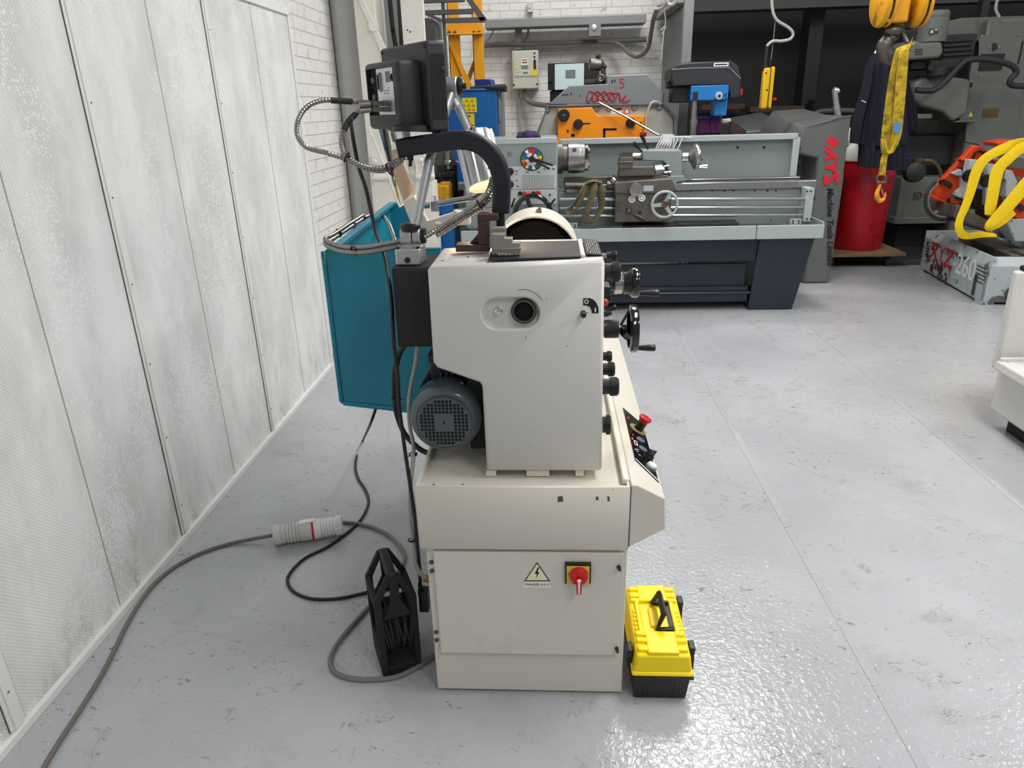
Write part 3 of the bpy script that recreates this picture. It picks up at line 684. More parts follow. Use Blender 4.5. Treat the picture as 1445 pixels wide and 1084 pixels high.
def handwheel(Y, py, hub, collar, rim, R, hpx, hpy, hr, spoked):
    p = P(850,py,Y); k = S(860,py,Y); X = lambda px: P(px,py,Y).x
    b = MB(); b.rev([(hub[2]*.9*k,0),(hub[2]*k,.004),(hub[2]*k,X(hub[1])-X(hub[0])),(hub[2]*.8*k,X(hub[1])-X(hub[0])+.002)], (X(hub[0]),Y,p.z), (1,0,0), 26, 0)
    if collar:
        b.cyl((X(collar[0]),Y,p.z),(X(collar[1]),Y,p.z), collar[2]*k, n=30, mi=1)
        for a in range(36):
            an = a*math.pi/18; b.obox((X(collar[1])-.002,Y+collar[2]*k*math.sin(an),p.z+collar[2]*k*math.cos(an)), (.003,0,0), (0,.0009,0),(0,0,.0009), 2)
        b.rev([(15*k,0),(15.5*k,X(886.5)-X(collar[1])),(20*k,X(892)-X(collar[1]))], (X(collar[1]),Y,p.z), (1,0,0), 28, 2)
    root = part('handwheel', b, ['black_plastic','steel','black_plastic'], LA, label='black handwheel with a crank handle')
    b = MB(); xa, xb = X(rim[0]), X(rim[1]); r = R*k
    if spoked:
        b.rev([(r*.8,0),(r,(xb-xa)*.15),(r,(xb-xa)*.75),(r*.95,xb-xa),(r*.84,xb-xa),(r*.8,0)], (xa,Y,p.z), (1,0,0), 40)
        for a in (20,140,260):
            an = math.radians(a); d = V((0,math.sin(an),math.cos(an))); t = d.cross(V((1,0,0)))
            q0 = V((X(872),Y,p.z))+d*.004; q1 = V((xa+.004,Y,p.z))+d*r*.9
            b.hexa([q0-t*.010, q0+t*.010, q0+t*.010+V((.008,0,0)), q0-t*.010+V((.008,0,0)), q1-t*.007, q1+t*.007, q1+t*.007+V((.008,0,0)), q1-t*.007+V((.008,0,0))])
        b.rev([(.016,0),(.012,.02),(.012,.03)], (X(870),Y,p.z), (1,0,0), 20)
    else: b.rev([(r*.7,0),(r*.97,(xb-xa)*.25),(r,(xb-xa)*.4),(r,(xb-xa)*.85),(r*.93,xb-xa),(r*.6,xb-xa),(0,(xb-xa)*.8)], (xa,Y,p.z), (1,0,0), 40)
    build('wheel_rim', b, 'black_gloss', root)
    b = MB(); z = P(hpx[0],hpy,Y).z; L = X(hpx[1])-X(hpx[0]); b.cyl((xb-.006,Y,z),(X(hpx[0])+.004,Y,z), .005, n=14, mi=1)
    b.rev([(hr*.62*k,0),(hr*.7*k,L*.1),(hr*k,L*.7),(hr*1.02*k,L*.94),(hr*.85*k,L),(0,L)], (X(hpx[0]),Y,z), (1,0,0), 20, 0); build('crank_handle', b, ['black_plastic','steel'], root)
handwheel(2.30, 399.5, (852,868,11), (867,879,15.5), (888,901,), 21, (903,931), 414, 5, False)
handwheel(1.98, 464.5, (852,872,13), None, (887,899,), 34, (899,926), 491, 5, True)
b = MB(); b.sph(P(854,427,1.78), .0088, (1,1,1.1)); part('start_knob', b, 'red_plastic', label='small red knob')
b = MB(); p0 = P(852,444,1.8); b.cyl(p0, P(857,443,1.8), .007); b.cyl(P(856,443,1.8), P(863,441,1.8), .008, .006); b.cyl(P(855,440,2.05), P(867,434,2.05), .008, .006); b.sph(P(867,434,2.05), .008); part('lever', b, 'black_plastic')
b = MB(); b.box(.118,P(861,415,1.86).x,1.84,1.9,P(860,415,1.86).z,P(860,402,1.86).z); b.box(.10,P(862,420,2.1).x,2.08,2.14,P(860,424,2.1).z,P(860,392,2.1).z); part('gearbox_boss', b, 'black_plastic', bevel=.004)
# motor
MY = 1.70; mc = P(627,596,MY); mk = S(627,596,MY); mr = 52*mk
b = MB(); b.rev([(0,.004),(mr*.74,.003),(mr*.80,.004),(mr*.9,.010),(mr*.975,.022),(mr,.04),(mr,.085),(mr*.97,.09),(mr*.90,.092)], mc, (0,1,0), 56); b.rev([(mr*.78,.0035),(0,.0035)], mc, (0,1,0), 48)
mo = part('motor', b, 'motor_grey', label='dark grey electric motor')
b = MB(); b.rev([(mr*.9,.09),(mr*.9,.30),(mr*.5,.31)], mc, (0,1,0), 40)
for a in range(40):
    an = a*2*math.pi/40; d = V((math.sin(an),0,math.cos(an))); t = d.cross(V((0,1,0)))
    b.obox(mc+d*mr*.94+V((0,.2,0)), d*mr*.06, V((0,.095,0)), t*.0016)
build('motor_body', b, 'motor_dark', mo)
b = MB(); s_ = .0100
b.rev([(mr*.735,-.0005),(mr*.735,.002)], mc, (0,-1,0), 48, 0)
for i in range(-8,9):
    for j in range(-8,9):
        x, z = i*s_, j*s_
        d = math.hypot(x,z)
        if d > mr*.66 or (abs(i) < 3 and abs(j) < 3): continue
        b.box(mc.x+x-.0031, mc.x+x+.0031, MY-.0040, MY-.0012, mc.z+z-.0031, mc.z+z+.0031, 1)
b.rev([(.0026,.003),(.0026,.0045)], mc, (0,-1,0), 10, 1)
build('fan_grille', b, ['motor_grey','black_hole'], mo, label='fan cover face with square vent holes')
b = MB(); b.box(mc.x-.045, mc.x+.055, MY+.10, MY+.24, mc.z+mr*.85, mc.z+mr*1.55); b.box(mc.x-.05, mc.x+.06, MY+.095, MY+.245, mc.z+mr*1.35, mc.z+mr*1.6)
for i in range(4): b.box(mc.x-.02+i*.016, mc.x-.012+i*.016, MY+.09, MY+.1, mc.z+mr*.9, mc.z+mr*1.1)
build('terminal_box', b, 'motor_dark', mo, bevel=.004)
b = MB(); b.rev([(.004,0),(.004,.003),(0,.004)], P(651.5,541,MY+.06), (0,-1,0), 10); build('bolt', b, 'steel', mo)
b = MB(); b.box(mc.x+mr*.6, -.178, MY+.06, 1.95, .72, .94); part('motor_bracket', b, 'black_matt')
# black electrical box hung at the back
b = MB(); e0, e1 = P(552,380,1.75), P(610,485,1.75); b.box(e0.x, -.296, 1.75, 1.93, P(580,490,1.75).z, P(580,378,1.75).z); eb = part('electrical_box', b, 'black_matt', bevel=.004, label='black electrical box on the back of the headstock')
b = MB(); b.box(e0.x+.008, -.30, 1.746, 1.751, P(580,487,1.75).z, P(580,381,1.75).z); build('box_cover', b, 'black_matt', eb, bevel=.002)
# teal splash guard
tx0, tz1 = -.687, 1.217
b = MB(); t_ = .004
near = [(P(458,353,2.1).x,1.214),(-.332,1.214),(-.332,.70),(P(575,581,2.1).x,P(575,581,2.1).z),(P(481,570,2.1).x,P(481,570,2.1).z)]
b.prism(list(reversed([(x,z) for x,z in near])), 'Y', 2.1, 2.1+t_)
b.prism([(near[0][0],1.214),(-.332,1.214),(-.332,1.210),(near[0][0],1.210)][::-1], 'Y', 2.1, 2.125)
b.slab([(near[0][0],2.1,1.214),(near[0][0]+.0,2.1,1.214-.022),(near[0][0],2.1,.71),(near[0][0]-.0,3.02,.71),(near[0][0],3.02,1.243)], (t_,0,0))
x0 = near[0][0]
b.slab([(x0,2.1,1.214),(x0+.03,2.1,1.214),(x0+.03,3.02,1.243),(x0,3.02,1.243)], (0,0,-.004))
b.slab([(x0+.03,2.1,1.214),(x0+.03,2.1,1.204),(x0+.03,3.02,1.233),(x0+.03,3.02,1.243)], (-.003,0,0))
b.prism([(x0,.71),(x0+.115,.71),(x0+.115,1.225),(x0,1.243)], 'Y', 3.02, 3.024)
b.slab([(x0,2.1,.715),(x0+.35,2.1,.69),(x0+.35,3.0,.69),(x0,3.0,.715)], (0,0,.004))
sg = part('splash_guard', b, 'teal_paint', bevel=.0015, label='tall teal sheet metal splash guard', recalc=True)
b = MB(); b.box(x0-.012,x0+.0,2.094,2.102,.72,1.212); b.slab([(x0,2.094,.722),(x0+.22,2.094,.692),(x0+.22,2.094,.680),(x0,2.094,.708)], (0,.012,0)); build('folded_edge', b, 'teal_paint', sg, bevel=.003)
# clear chip shield on its white bracket
b = MB(); ya = 2.35
q = [P(520,112,ya),P(545,108,ya),P(560,190,ya),P(605,275,ya),P(571,291,ya),P(545,225,ya)]
b.slab([P(517,118,ya),P(524,106,ya+.05),P(540,102,ya+.1),P(560,165,ya+.1),P(586,231,ya+.1),P(587,276,ya+.1),P(564,292,ya)], (.0,.004,.001))
sh = part('chip_shield', b, 'acrylic', label='clear tilted chip shield with a white edge')
b = MB(); b.tube([P(520,180,ya),P(541,231,ya),P(564,292,ya)], .0035, 6, 1); b.tube([P(564,292,ya),P(587,276,ya+.1)], .0025, 6, 1); b.tube([P(562,190,ya+.1),P(587,276,ya+.1)], .0025, 6, 1); build('shield_edge', b, 'edge_white', sh)
b = MB(); b.ppx([(546,214),(560,210),(585,268),(570,284)], ya+.06, .004); build('reflection_sheet', b, 'peach_reflection' if 'peach_reflection' in MATS else 'cream_plain', sh)  # sheet standing in for the peach reflection on the clear shield
b = MB(); b.ppx([(568,286),(584,276),(603,312),(640,300),(641,297),(660,300),(643,321),(612,330),(592,326),(580,316)], ya+.02, .03); b.bpx(643,300,662,318,ya+.0,.06); b.cyl(P(614,316,ya+.0), P(622,316,ya+.0), .006); build('shield_arm', b, 'cream_plain', sh, bevel=.002)
b = MB(); r0 = P(600,291,ya-.02); b.cyl(P(612,288,ya), P(668,279,ya), .0095, n=16); b.cyl(P(640,299,ya+.15), P(706,289,ya+.15), .008, n=14); b.cyl(P(598.5,290.5,ya),P(606,290,ya), .011, n=6); b.cyl(P(612,277,ya),P(612,286,ya), .009, n=6); b.obox(P(613.5,291,ya), (.011,0,0),(0,.012,0),(0,0,.016)); b.cyl(P(667,280,ya),P(684,272,ya), .011, n=8); b.cyl(P(679,265,ya),P(679,272,ya), .009, n=6); build('clamp_rod', b, 'chrome', sh)
# navy square arm that carries the readout
ay = 1.84
b = MB(); ap_ = [P(562,210,ay),P(580,206.5,ay),P(620,201,ay),P(650,197.5,ay),P(668,200,ay),P(686,210,ay),P(699,226,ay),P(705.5,243,ay),P(708,262,ay),P(707,300,ay)]
b.tube(ap_, .0225, sm=4, square=True); arm = part('readout_arm', b, 'navy_arm', bevel=.003, label='dark navy square tube arm bending over the headstock')
b = MB()
for px, py, d in ((595,204.5,(1,0,.10)),(652,197.8,(1,0,.05)),(700,231,(.45,0,-.9)),(708,262,(0,0,-1))):
    dd = V(d).normalized(); b.tube([P(px,py,ay)-dd*.0012, P(px,py,ay)+dd*.0012], .0232, sm=1, square=True)
build('seam', b, 'ink_black', arm)
b = MB(); b.cyl(P(579,214,ay), P(579,226,ay), .008); b.cyl(P(579,224,ay), P(579,235,ay), .0045); build('arm_screw', b, 'black_plastic', arm)
b = MB(); b.cyl(P(706,299,ay), (P(706,318,ay).x,ay,1.262), .0115); b.obox((P(706,330,ay).x,ay,1.268), (.022,0,0),(0,.022,0),(0,0,.005)); build('arm_foot', b, 'black_plastic', arm)
# ------------------------------------------------------------------ readout box on the arm
w_ = V((-.60,.80,0)); t_ = V((.80,.60,0)); up = V((0,0,1))
c0 = P(609,187,1.83)                                   # near lower corner of the back of the bezel
DR = thing('digital_readout', 'black digital readout box seen from behind, on the square arm above the lathe', 'readout', (c0+w_*.13+up*-.02).to_tuple())
Wd, Hd, Td = .262, .205, .052
def D(u, d, h): return c0+w_*u+t_*d+up*h
def dbox(mb, u0, u1, d0, d1, h0, h1, mi=0): return mb.hexa([D(u0,d0,h0),D(u0,d1,h0),D(u1,d1,h0),D(u1,d0,h0),D(u0,d0,h1),D(u0,d1,h1),D(u1,d1,h1),D(u1,d0,h1)], mi)
b = MB(); dbox(b, 0, Wd, 0, Td, 0, Hd); build('bezel', b, 'dro_grey', DR, bevel=.008, seg=3)
b = MB(); dbox(b, .002, .03, Td*.55, Td*1.001, .178, Hd+.001); dbox(b, .002, .03, Td*.55, Td*1.001, 0, .03); build('corner_cap', b, 'pipe_grey', DR, bevel=.004)
b = MB(); dbox(b, -.0015, 0.0, .008, Td-.006, .030, .176)
for i in range(6):
    for j in range(19):
        if (i+j) % 2: continue
        u = -.0025; dd = .012+i*.0055; h = .036+j*.0074
        b.hexa([D(-.002,dd,h),D(-.002,dd+.003,h),D(0,dd+.003,h),D(0,dd,h),D(-.002,dd,h+.005),D(-.002,dd+.003,h+.005),D(0,dd+.003,h+.005),D(0,dd,h+.005)])
build('side_grip', b, 'black_plastic', DR)
b = MB(); dbox(b, .035, .235, -.062, .004, .008, .166); rear = build('rear_housing', b, 'dro_grey', DR, bevel=.012, seg=3)
cut(rear, MB().hexa([D(.066,-.09,.042),D(.066,-.050,.042),D(.222,-.050,.042),D(.222,-.09,.042),D(.066,-.09,.152),D(.066,-.050,.152),D(.222,-.050,.152),D(.222,-.09,.152)]))
b = MB(); dbox(b, .067, .176, -.0545, -.0495, .043, .151, 0)
dbox(b, .150, .163, -.060, -.054, .098, .142, 1); dbox(b, .153, .160, -.061, -.058, .103, .137, 2); dbox(b, .096, .122, -.0552, -.054, .118, .143, 3); b.rev([(.009,0),(.009,.003),(0,.003)], D(.080,-.0545,.128), -t_, 14, 2)
for i in range(7): dbox(b, .106+(i % 3)*.012, .112+(i % 3)*.012, -.0552, -.054, .092+.006*(i//3), .0945+.006*(i//3), 3)
dbox(b, .177, .220, -.052, -.0495, .043, .151, 2)
for h in (.06,.085,.125): b.rev([(.007,0),(.007,.006),(.004,.007)], D(.196,-.052,h), -t_, 14, 3)
build('connector_panel', b, ['alu_bright','steel','black_hole','pipe_grey'], DR, label='silver connector panel with sockets')
b = MB()
for h in (.050,.064): 
    dbox(b, .105, .150, -.072, -.047, h, h+.012, 0); dbox(b, .112, .145, -.098, -.072, h+.001, h+.011, 0); b.cyl(D(.128,-.098,h+.006), D(.136,-.125,h+.004), .007, n=12)
    for u in (.102,.152): b.cyl(D(u,-.047,h+.006), D(u,-.064,h+.006), .003, n=8)
build('cable_connector', b, 'conduit', DR, label='metal cable connector plugged into the back')
b = MB()
for u, h in ((.012,.012),(.012,.194),(.25,.012),(.25,.194)): b.rev([(.006,0),(.006,.001),(.0045,.0012),(0,.0005)], D(u,0,h), -t_, 12)
build('screw_recess', b, 'ink_black', DR)
pv = P(580,192,ay)
b = MB(); b.rev([(.045,0),(.043,.012),(.03,.016)], D(.13,.02,-.018)*0+V((pv.x,ay,1.5525))*1, (0,0,1), 28); build('swivel_mount', b, 'black_plastic', DR)
b = MB(); b.cyl(D(-.001,.03,.145)+t_*.01, D(-.02,.045,.145), .003, n=8); build('toggle', b, 'pipe_grey', DR)
# ------------------------------------------------------------------ work lamp
lb = P(580,375,1.80)
WL = thing('work_lamp', 'silver jointed machine lamp standing on the black electrical box of the white lathe', 'lamp', lb.to_tuple())
ly = 1.80
zb = P(580,490,1.75).z; zt = P(580,378,1.75).z
x0, x1 = P(561,362,ly).x, P(597,362,ly).x
b = MB(); b.box(x0, x1, ly-.03, ly+.05, zt+.0005, P(580,348,ly).z); bs_ = build('lamp_base', b, 'aluminium', WL, bevel=.005)
b = MB()
for q in ((x0+.007,ly-.024),(x1-.007,ly-.024),(x0+.007,ly+.044),(x1-.007,ly+.044)): b.cyl((q[0],q[1],P(580,348,ly).z-.001),(q[0],q[1],P(580,348,ly).z+.004), .005, n=10)
b.cyl((P(578,362,ly).x,ly-.0305,P(578,364,ly).z),(P(578,362,ly).x,ly-.034,P(578,364,ly).z), .0075, n=16); build('base_screw', b, 'black_plastic', bs_)
jc = P(582,333,ly); k = S(582,333,ly)
b = MB(); b.cyl(jc+V((-.012,0,-.035)), jc+V((-.012,0,0)), .016, n=20); b.cyl(jc+V((-.028,0,0)), jc+V((.0,0,0)), .024, n=26); b.cyl(jc+V((.002,0,0)), jc+V((.022,0,0)), .022, n=26); jn = build('lower_joint', b, 'aluminium', WL, bevel=.002)
b = MB(); b.cyl(jc+V((.020,0,0)), jc+V((.034,0,0)), .019, n=20); b.rev([(.026,0),(.026,.012),(.02,.016)], jc+V((-.004,0,.016)), (.1,0,1), 22); build('joint_cap', b, 'black_plastic', jn)
a0, a1, a2 = jc+V((.006,0,.01)), P(606,225,ly+.06), P(640,122,ly+.14)
b = MB(); b.cyl(a0, a0.lerp(a1,.25), .0145, n=18); b.cyl(a0.lerp(a1,.2), a1, .0118, n=18); b.cyl(a1-(a1-a0)*.06, a1, .0135, n=18); b.cyl(a1, a2, .012, n=18); build('lower_arm', b, 'aluminium', WL)
e = a2
b = MB(); b.cyl(e+V((-.035,0,0)), e+V((.010,0,0)), .023, n=28); b.cyl(e+V((-.02,0,-.002)), e+V((.006,0,-.05)), .013, .011, n=16); ue = build('elbow_joint', b, 'aluminium', WL, bevel=.003)
b = MB(); b.rev([(.021,0),(.022,.006),(.020,.012),(.008,.013),(.007,.022),(0,.022)], e+V((.010,0,0)), (1,0,0), 24); build('elbow_knob', b, 'black_plastic', ue)
h0, h1 = P(672,192,ly+.22), P(688,262,ly+.22)
b = MB(); b.cyl(e+V((-.005,0,-.01)), h0+V((-.02,0,.02)), .0135, .011, n=16); b.tube([h0+V((-.02,0,.02)), h0+V((-.005,0,.0))], .011, 12, 1); build('upper_arm', b, 'aluminium', WL)
hd = V((.25,-.42,-1)).normalized(); hc = P(669,192,ly+.20)
u = hd.orthogonal().normalized(); w = hd.cross(u); L = .140; hr = .054
b = MB(); pr = []
n = 72; rings = []
for hh in (0, L):
    rings.append([b.v(hc+hd*hh+(u*math.cos(2*math.pi*i/n)+w*math.sin(2*math.pi*i/n))*(hr*(1.0 if (i % 6) in (0,1) else .93))) for i in range(n)])
for i in range(n): b.faces([rings[0][i], rings[0][(i+1) % n], rings[1][(i+1) % n], rings[1][i]], [(0,1,2,3)])
b.faces(rings[0], [tuple(range(n))])
inner = [[b.v(hc+hd*hh+(u*math.cos(2*math.pi*i/n)+w*math.sin(2*math.pi*i/n))*hr*.86) for i in range(n)] for hh in (.03, L)]
for i in range(n):
    b.faces([inner[0][i], inner[0][(i+1) % n], inner[1][(i+1) % n], inner[1][i]], [(3,2,1,0)]); b.faces([rings[1][i], rings[1][(i+1) % n], inner[1][(i+1) % n], inner[1][i]], [(0,1,2,3)])
lh = build('lamp_head', b, 'alu_bright', WL, angle=25, label='ribbed aluminium lamp head', recalc=True)
b = MB(); b.rev([(hr*.85,0),(hr*.85,.003)], hc+hd*(L-.012), hd, 40); build('lens', b, 'lens_warm', lh, label='lit warm lamp lens')
b = MB()
for i in range(4):
    an = math.pi/4+i*math.pi/2; b.cyl(hc+hd*-.004+(u*math.cos(an)+w*math.sin(an))*hr*.9, hc+hd*.002+(u*math.cos(an)+w*math.sin(an))*hr*.9, .004, n=8)
build('head_screw', b, 'ink_black', lh)
sp = bpy.data.lights.new('work_lamp_light', 'SPOT'); sp.energy = 9; sp.color = (1,.70,.45); sp.spot_size = 1.75; sp.spot_blend = .6; sp.shadow_soft_size = .03
so_ = bpy.data.objects.new('work_lamp_light', sp); COL.objects.link(so_); so_.parent = WL; so_.location = hc+hd*(L+.004)-ORG[WL.name]; so_.rotation_euler = (hd).to_track_quat('-Z','Y').to_euler()
# ------------------------------------------------------------------ cables
def cable(name, pts, r, m, label, cat='cable', sm=8, rib=0.0, group=None, n=8):
    b = MB(); b.tube(pts, r, n, sm, rib=rib); o = build(name, b, m, None, label, cat, group); return o
def tie(root, p, d, r, tail=(.3,-1,.2)):
    b = MB(); p = V(p); d = V(d).normalized(); b.ring(p, d, r, .0022, 20, 6); b.obox(p+V((r*.7,-r*.7,.002)), (.004,0,0),(0,.004,0),(0,0,.003)); b.cyl(p+V((r*.5,-r*.5,0)), p+V((r*.5,-r*.5,0))+V(tail)*.014, .0014, n=6)
    return build('cable_tie', b, 'cable_black', root, label='black cable tie')
dc = D(.136,-.125,.07); dy = 1.86
pa = [D(.132,-.112,.069), P(530,146,1.93), P(490,143,1.92), P(455,142,1.9), P(432,152,1.88), P(420,172,1.86), P(420,192,1.84), P(433,208,1.83), P(462,216,1.82), P(490,225,1.82), P(510,235,1.82), P(535,241,1.82), P(552,236,1.83), P(568,226,1.84)]
c = cable('armoured_cable', pa, .0058, 'conduit', 'armoured steel cable looping far out to the left of the readout box', rib=.0078, n=10)
b = MB(); b.tube([P(467,141.6,1.905),P(482,142.5,1.915),P(497,143.5,1.922)], .0075, 12, 6); build('heat_sleeve', b, 'rubber_black', c)
pb = [D(.134,-.125,.053), P(515,152,1.92), P(500,163,1.89), P(488,178,1.87), P(482,195,1.85), P(484,212,1.83), P(489,221,1.812), P(512,234,1.807), P(540,237,1.812), P(556,229,1.83), P(572,222,1.84)]
c2 = cable('armoured_cable', pb, .0058, 'conduit', 'armoured steel cable bending down close behind the readout box', rib=.0078, n=10)
b = MB(); b.tube([P(502,161,1.893),P(493,170,1.88),P(485,184,1.86)], .0078, 12, 6); build('heat_sleeve', b, 'rubber_black', c2)
tie(c2, P(489,222,1.815), (.8,0,-.5), .012); tie(c2, P(549,239,1.818), (.9,0,.3), .014)
pc = [P(695,250,1.88), P(691,264,1.88), P(685,277,1.87), P(674,288,1.86), P(660,297,1.85), P(638,311,1.83), P(612,327,1.80), P(597,336,1.79)]
c3 = cable('armoured_cable', [p+V((0,0,0)) for p in pc], .0062, 'conduit', 'armoured steel cable running up from the lamp joint behind the navy arm', rib=.0078, n=10)
cable('armoured_cable', [p+V((.006,.004,-.011)) for p in pc[:-1]], .0058, 'conduit', 'second armoured cable just below the one from lamp joint to navy arm', rib=.0078, n=10)
tie(c3, P(677,287,1.865)+V((0,0,-.004)), (.8,0,.5), .015)
pd = [P(570,346,1.83), P(545,351,1.85), P(515,356,1.9), P(485,355,2.0), P(466,349,2.08), P(459,343,2.14), P(470,337,2.3), P(492,322,2.5), P(512,309,2.72), P(526,302,2.85), P(538,303,2.85), P(548,315,2.6), P(554,330,2.4), P(558,342,2.2)]
for p in pd: pass
c4 = cable('armoured_cable', pd, .0062, 'conduit', 'armoured steel cable looping round the top edge of the teal guard', rib=.0078, n=10)
cable('armoured_cable', [p+V((0,.004,.013)) for p in pd[:9]], .0055, 'conduit', 'second armoured cable tied along the top edge of the teal guard', rib=.0078, n=10)
for px, py, Y in ((500,356.5,1.94),(461,345,2.12),(478,331,2.38),(498,318,2.58),(513,309,2.73)): tie(c4, P(px,py,Y)+V((0,0,.005)), (.6,.6,.2), .014)
cable('power_cable', [P(495,172,2.05), P(499,200,2.02), P(506,235,2.0), P(516,265,1.98), P(524,300,1.97), P(531,330,1.95), P(541,355,1.9), P(547,385,1.86), P(552,420,1.80), P(554,460,1.77), P(556,490,1.76), P(561,530,1.75), P(563,570,1.75), P(568,610,1.74), P(572,640,1.74), P(578,680,1.72), P(584,720,1.71), P(588,760,1.72), P(591,790,1.74), P(593,820,1.76), P(592,838,1.76)], .0055, 'cable_black', 'black power cable hanging from above the teal guard down to the reel')
c5 = cable('power_cable', [P(572,486,1.82), P(563,500,1.85), P(557,530,1.9), P(557,560,1.92), P(560,585,1.92), P(571,612,1.9), P(590,632,1.88), P(606,641,1.87)], .0085, 'cable_black', 'thick black cable bending from the electrical box under the grey motor')
tie(c5, P(559,562,1.915), (0,0,1), .013, (1.5,-.3,0))
c6 = cable('control_cable', [P(589,488,1.80), P(586,515,1.8), P(580,545,1.82), P(577,570,1.85), P(578,600,1.86), P(583,626,1.80), P(583,650,1.74), P(579,690,1.73), P(579,730,1.73), P(583,765,1.73), P(585,790,1.735), P(592,808,1.735), P(603,817,1.74)], .006, 'cable_light', 'light grey cable running down beside the cream cabinet from the motor')
tie(c6, P(583,641,1.76), (0,0,1), .011, (-1.2,-.6,0)); tie(c6, P(582,762,1.73), (0,0,1), .011, (-1.2,-.6,.3))
b = MB(); b.cyl(P(598,816,1.74), P(607,818,1.74), .011, n=6); build('cable_gland', b, 'brass', c6)
def fl(px, py, r): p = P(px,py,Z=r); return p
c7 = cable('power_cable', [P(530,578,2.42), P(522,600,2.5)]+[fl(x,y,.0062) for x, y in ((512,622),(502,650),(504,672),(516,692),(520,710),(510,732),(490,752),(462,772),(430,788),(410,808),(406,822),(416,836),(440,845),(475,845),(510,838),(532,832))], .006, 'cable_black', 'black cable snaking over the floor from the teal guard to the reel')
c8 = cable('mains_cable', [fl(x,y,.008) for x, y in ((484,737),(505,739),(530,746),(552,758),(567,775),(570,792),(556,815),(535,840),(510,868),(488,893),(472,915),(466,933),(473,949),(497,958),(530,959),(560,955),(590,941),(612,925))], .0075, 'cable_grey', 'grey mains cable curving from the connector around the black reel')
c9 = cable('mains_cable', [fl(384,756,.03), fl(355,761,.016)]+[fl(x,y,.008) for x, y in ((322,768),(285,780),(250,798),(222,820),(200,847),(180,880),(163,915),(145,950),(122,988),(98,1025),(72,1066),(50,1105))], .0075, 'cable_taupe', 'long brownish grey mains cable crossing the floor at lower left')
# ------------------------------------------------------------------ industrial connector on the floor
A0, A1 = P(386,756,Z=.043), P(483,741,Z=.043); ax = (A1-A0); Lc = ax.length; ax.normalize()
IC = thing('cable_connector', 'grey white industrial plug and socket with a red ring, lying on the floor', 'connector', (A0+A1).xy.to_3d().to_tuple() and ((A0.x+A1.x)/2,(A0.y+A1.y)/2,0))
def rp(f, r): return (r, f*Lc)
prof = [rp(0,.012),rp(0,.034),rp(.02,.040),rp(.11,.041),rp(.13,.036)]
for i in range(5): prof += [rp(.14+i*.048,.036),rp(.15+i*.048,.040),rp(.172+i*.048,.040),rp(.182+i*.048,.035)]
prof += [rp(.39,.038),rp(.40,.041),rp(.56,.041),rp(.56,.02)]
b = MB(); b.rev(prof, A0, ax, 32); build('plug', b, 'grey_white', IC)
b = MB(); b.rev([(.03,0),(.0425,0),(.0425,.03*Lc),(.03,.03*Lc)], A0+ax*(.555*Lc), ax, 32); build('red_ring', b, 'red_plastic', IC, label='red ring')
prof = [rp(0,.02),rp(0,.041),rp(.10,.040)]
for i in range(4): prof += [rp(.11+i*.045,.0355),rp(.12+i*.045,.039),rp(.14+i*.045,.039),rp(.15+i*.045,.035)]
prof += [rp(.31,.036),rp(.33,.042),rp(.41,.040),rp(.415,.034),rp(.415,.012)]
b = MB(); b.rev(prof, A0+ax*(.587*Lc), ax, 32); b.obox(A0+ax*.5*Lc+V((0,0,.04)), ax*.03, V((0,.012,0)), (0,0,.005)); build('socket', b, 'white_plastic', IC)
# ------------------------------------------------------------------ black cable reel
r0, r1 = P(541,957,Z=0), P(596,941,Z=0)
ru = (r1-r0).normalized(); rv = V((-ru.y, ru.x, 0)); rw = (r1-r0).length; rd = .15; RH = .40
RE = thing('cable_reel', 'black plastic cable reel frame with a carrying handle, beside the cream cabinet', 'cable reel', ((r0+r1)/2+rv*rd/2).to_tuple())
tilt = V((0,0,0))
def Q(u, d, h): return r0+ru*u*rw+rv*d*rd+up*h*(.90 if h > .2 else 1)+tilt*(h/RH)
def face(mb, d0, d1):
    out = [(0,.0),(1,0),(1.03,.20),(1.0,.30),(.68,.385),(.30,.385),(-.04,.31),(0,.2)]
    def bar(pts): mb.slab([Q(u,d0,h) for u,h in pts], (Q(0,d1,0)-Q(0,d0,0)))
    bar([(0,0),(.16,0),(.16,.31),(-.02,.31)]); bar([(.86,0),(1.0,0),(1.02,.30),(.86,.30)]); bar([(.16,0),(.86,0),(.86,.03),(.16,.03)]); bar([(.16,.228),(.86,.228),(.62,.292),(.40,.292)]); bar([(.40,.29),(.62,.29),(.60,.395),(.38,.395)])
    bar([(-.02,.305),(.17,.305),(.44,.38),(.36,.395)]); bar([(.84,.295),(1.02,.295),(.64,.395),(.55,.38)])
b = MB(); face(b, 0, .12); build('front_frame', b, 'black_matt', RE, bevel=.003)
b = MB(); face(b, .88, 1.0); build('back_frame', b, 'black_matt', RE, bevel=.003)
b = MB()
for u0, u1, h0, h1 in ((0,.14,0,.03),(.86,1,0,.03),(.0,.10,.03,.10),(-.02,.10,.27,.31),(.9,1.02,.27,.30)):
    b.hexa([Q(u0,.1,h0),Q(u1,.1,h0),Q(u1,.9,h0),Q(u0,.9,h0),Q(u0,.1,h1),Q(u1,.1,h1),Q(u1,.9,h1),Q(u0,.9,h1)])
b.hexa([Q(.02,.1,0.02),Q(.98,.1,.02),Q(.98,.9,.02),Q(.02,.9,.02),Q(.02,.1,.03),Q(.98,.1,.03),Q(.98,.9,.03),Q(.02,.9,.03)])
build('side_rail', b, 'black_matt', RE, bevel=.003)
b = MB(); b.hexa([Q(.38,.05,.365),Q(.62,.05,.365),Q(.62,.95,.365),Q(.38,.95,.365),Q(.38,.05,.398),Q(.60,.05,.398),Q(.60,.95,.398),Q(.38,.95,.398)]); build('handle', b, 'black_plastic', RE, bevel=.005)
b = MB(); cc = Q(.5,.5,.14)
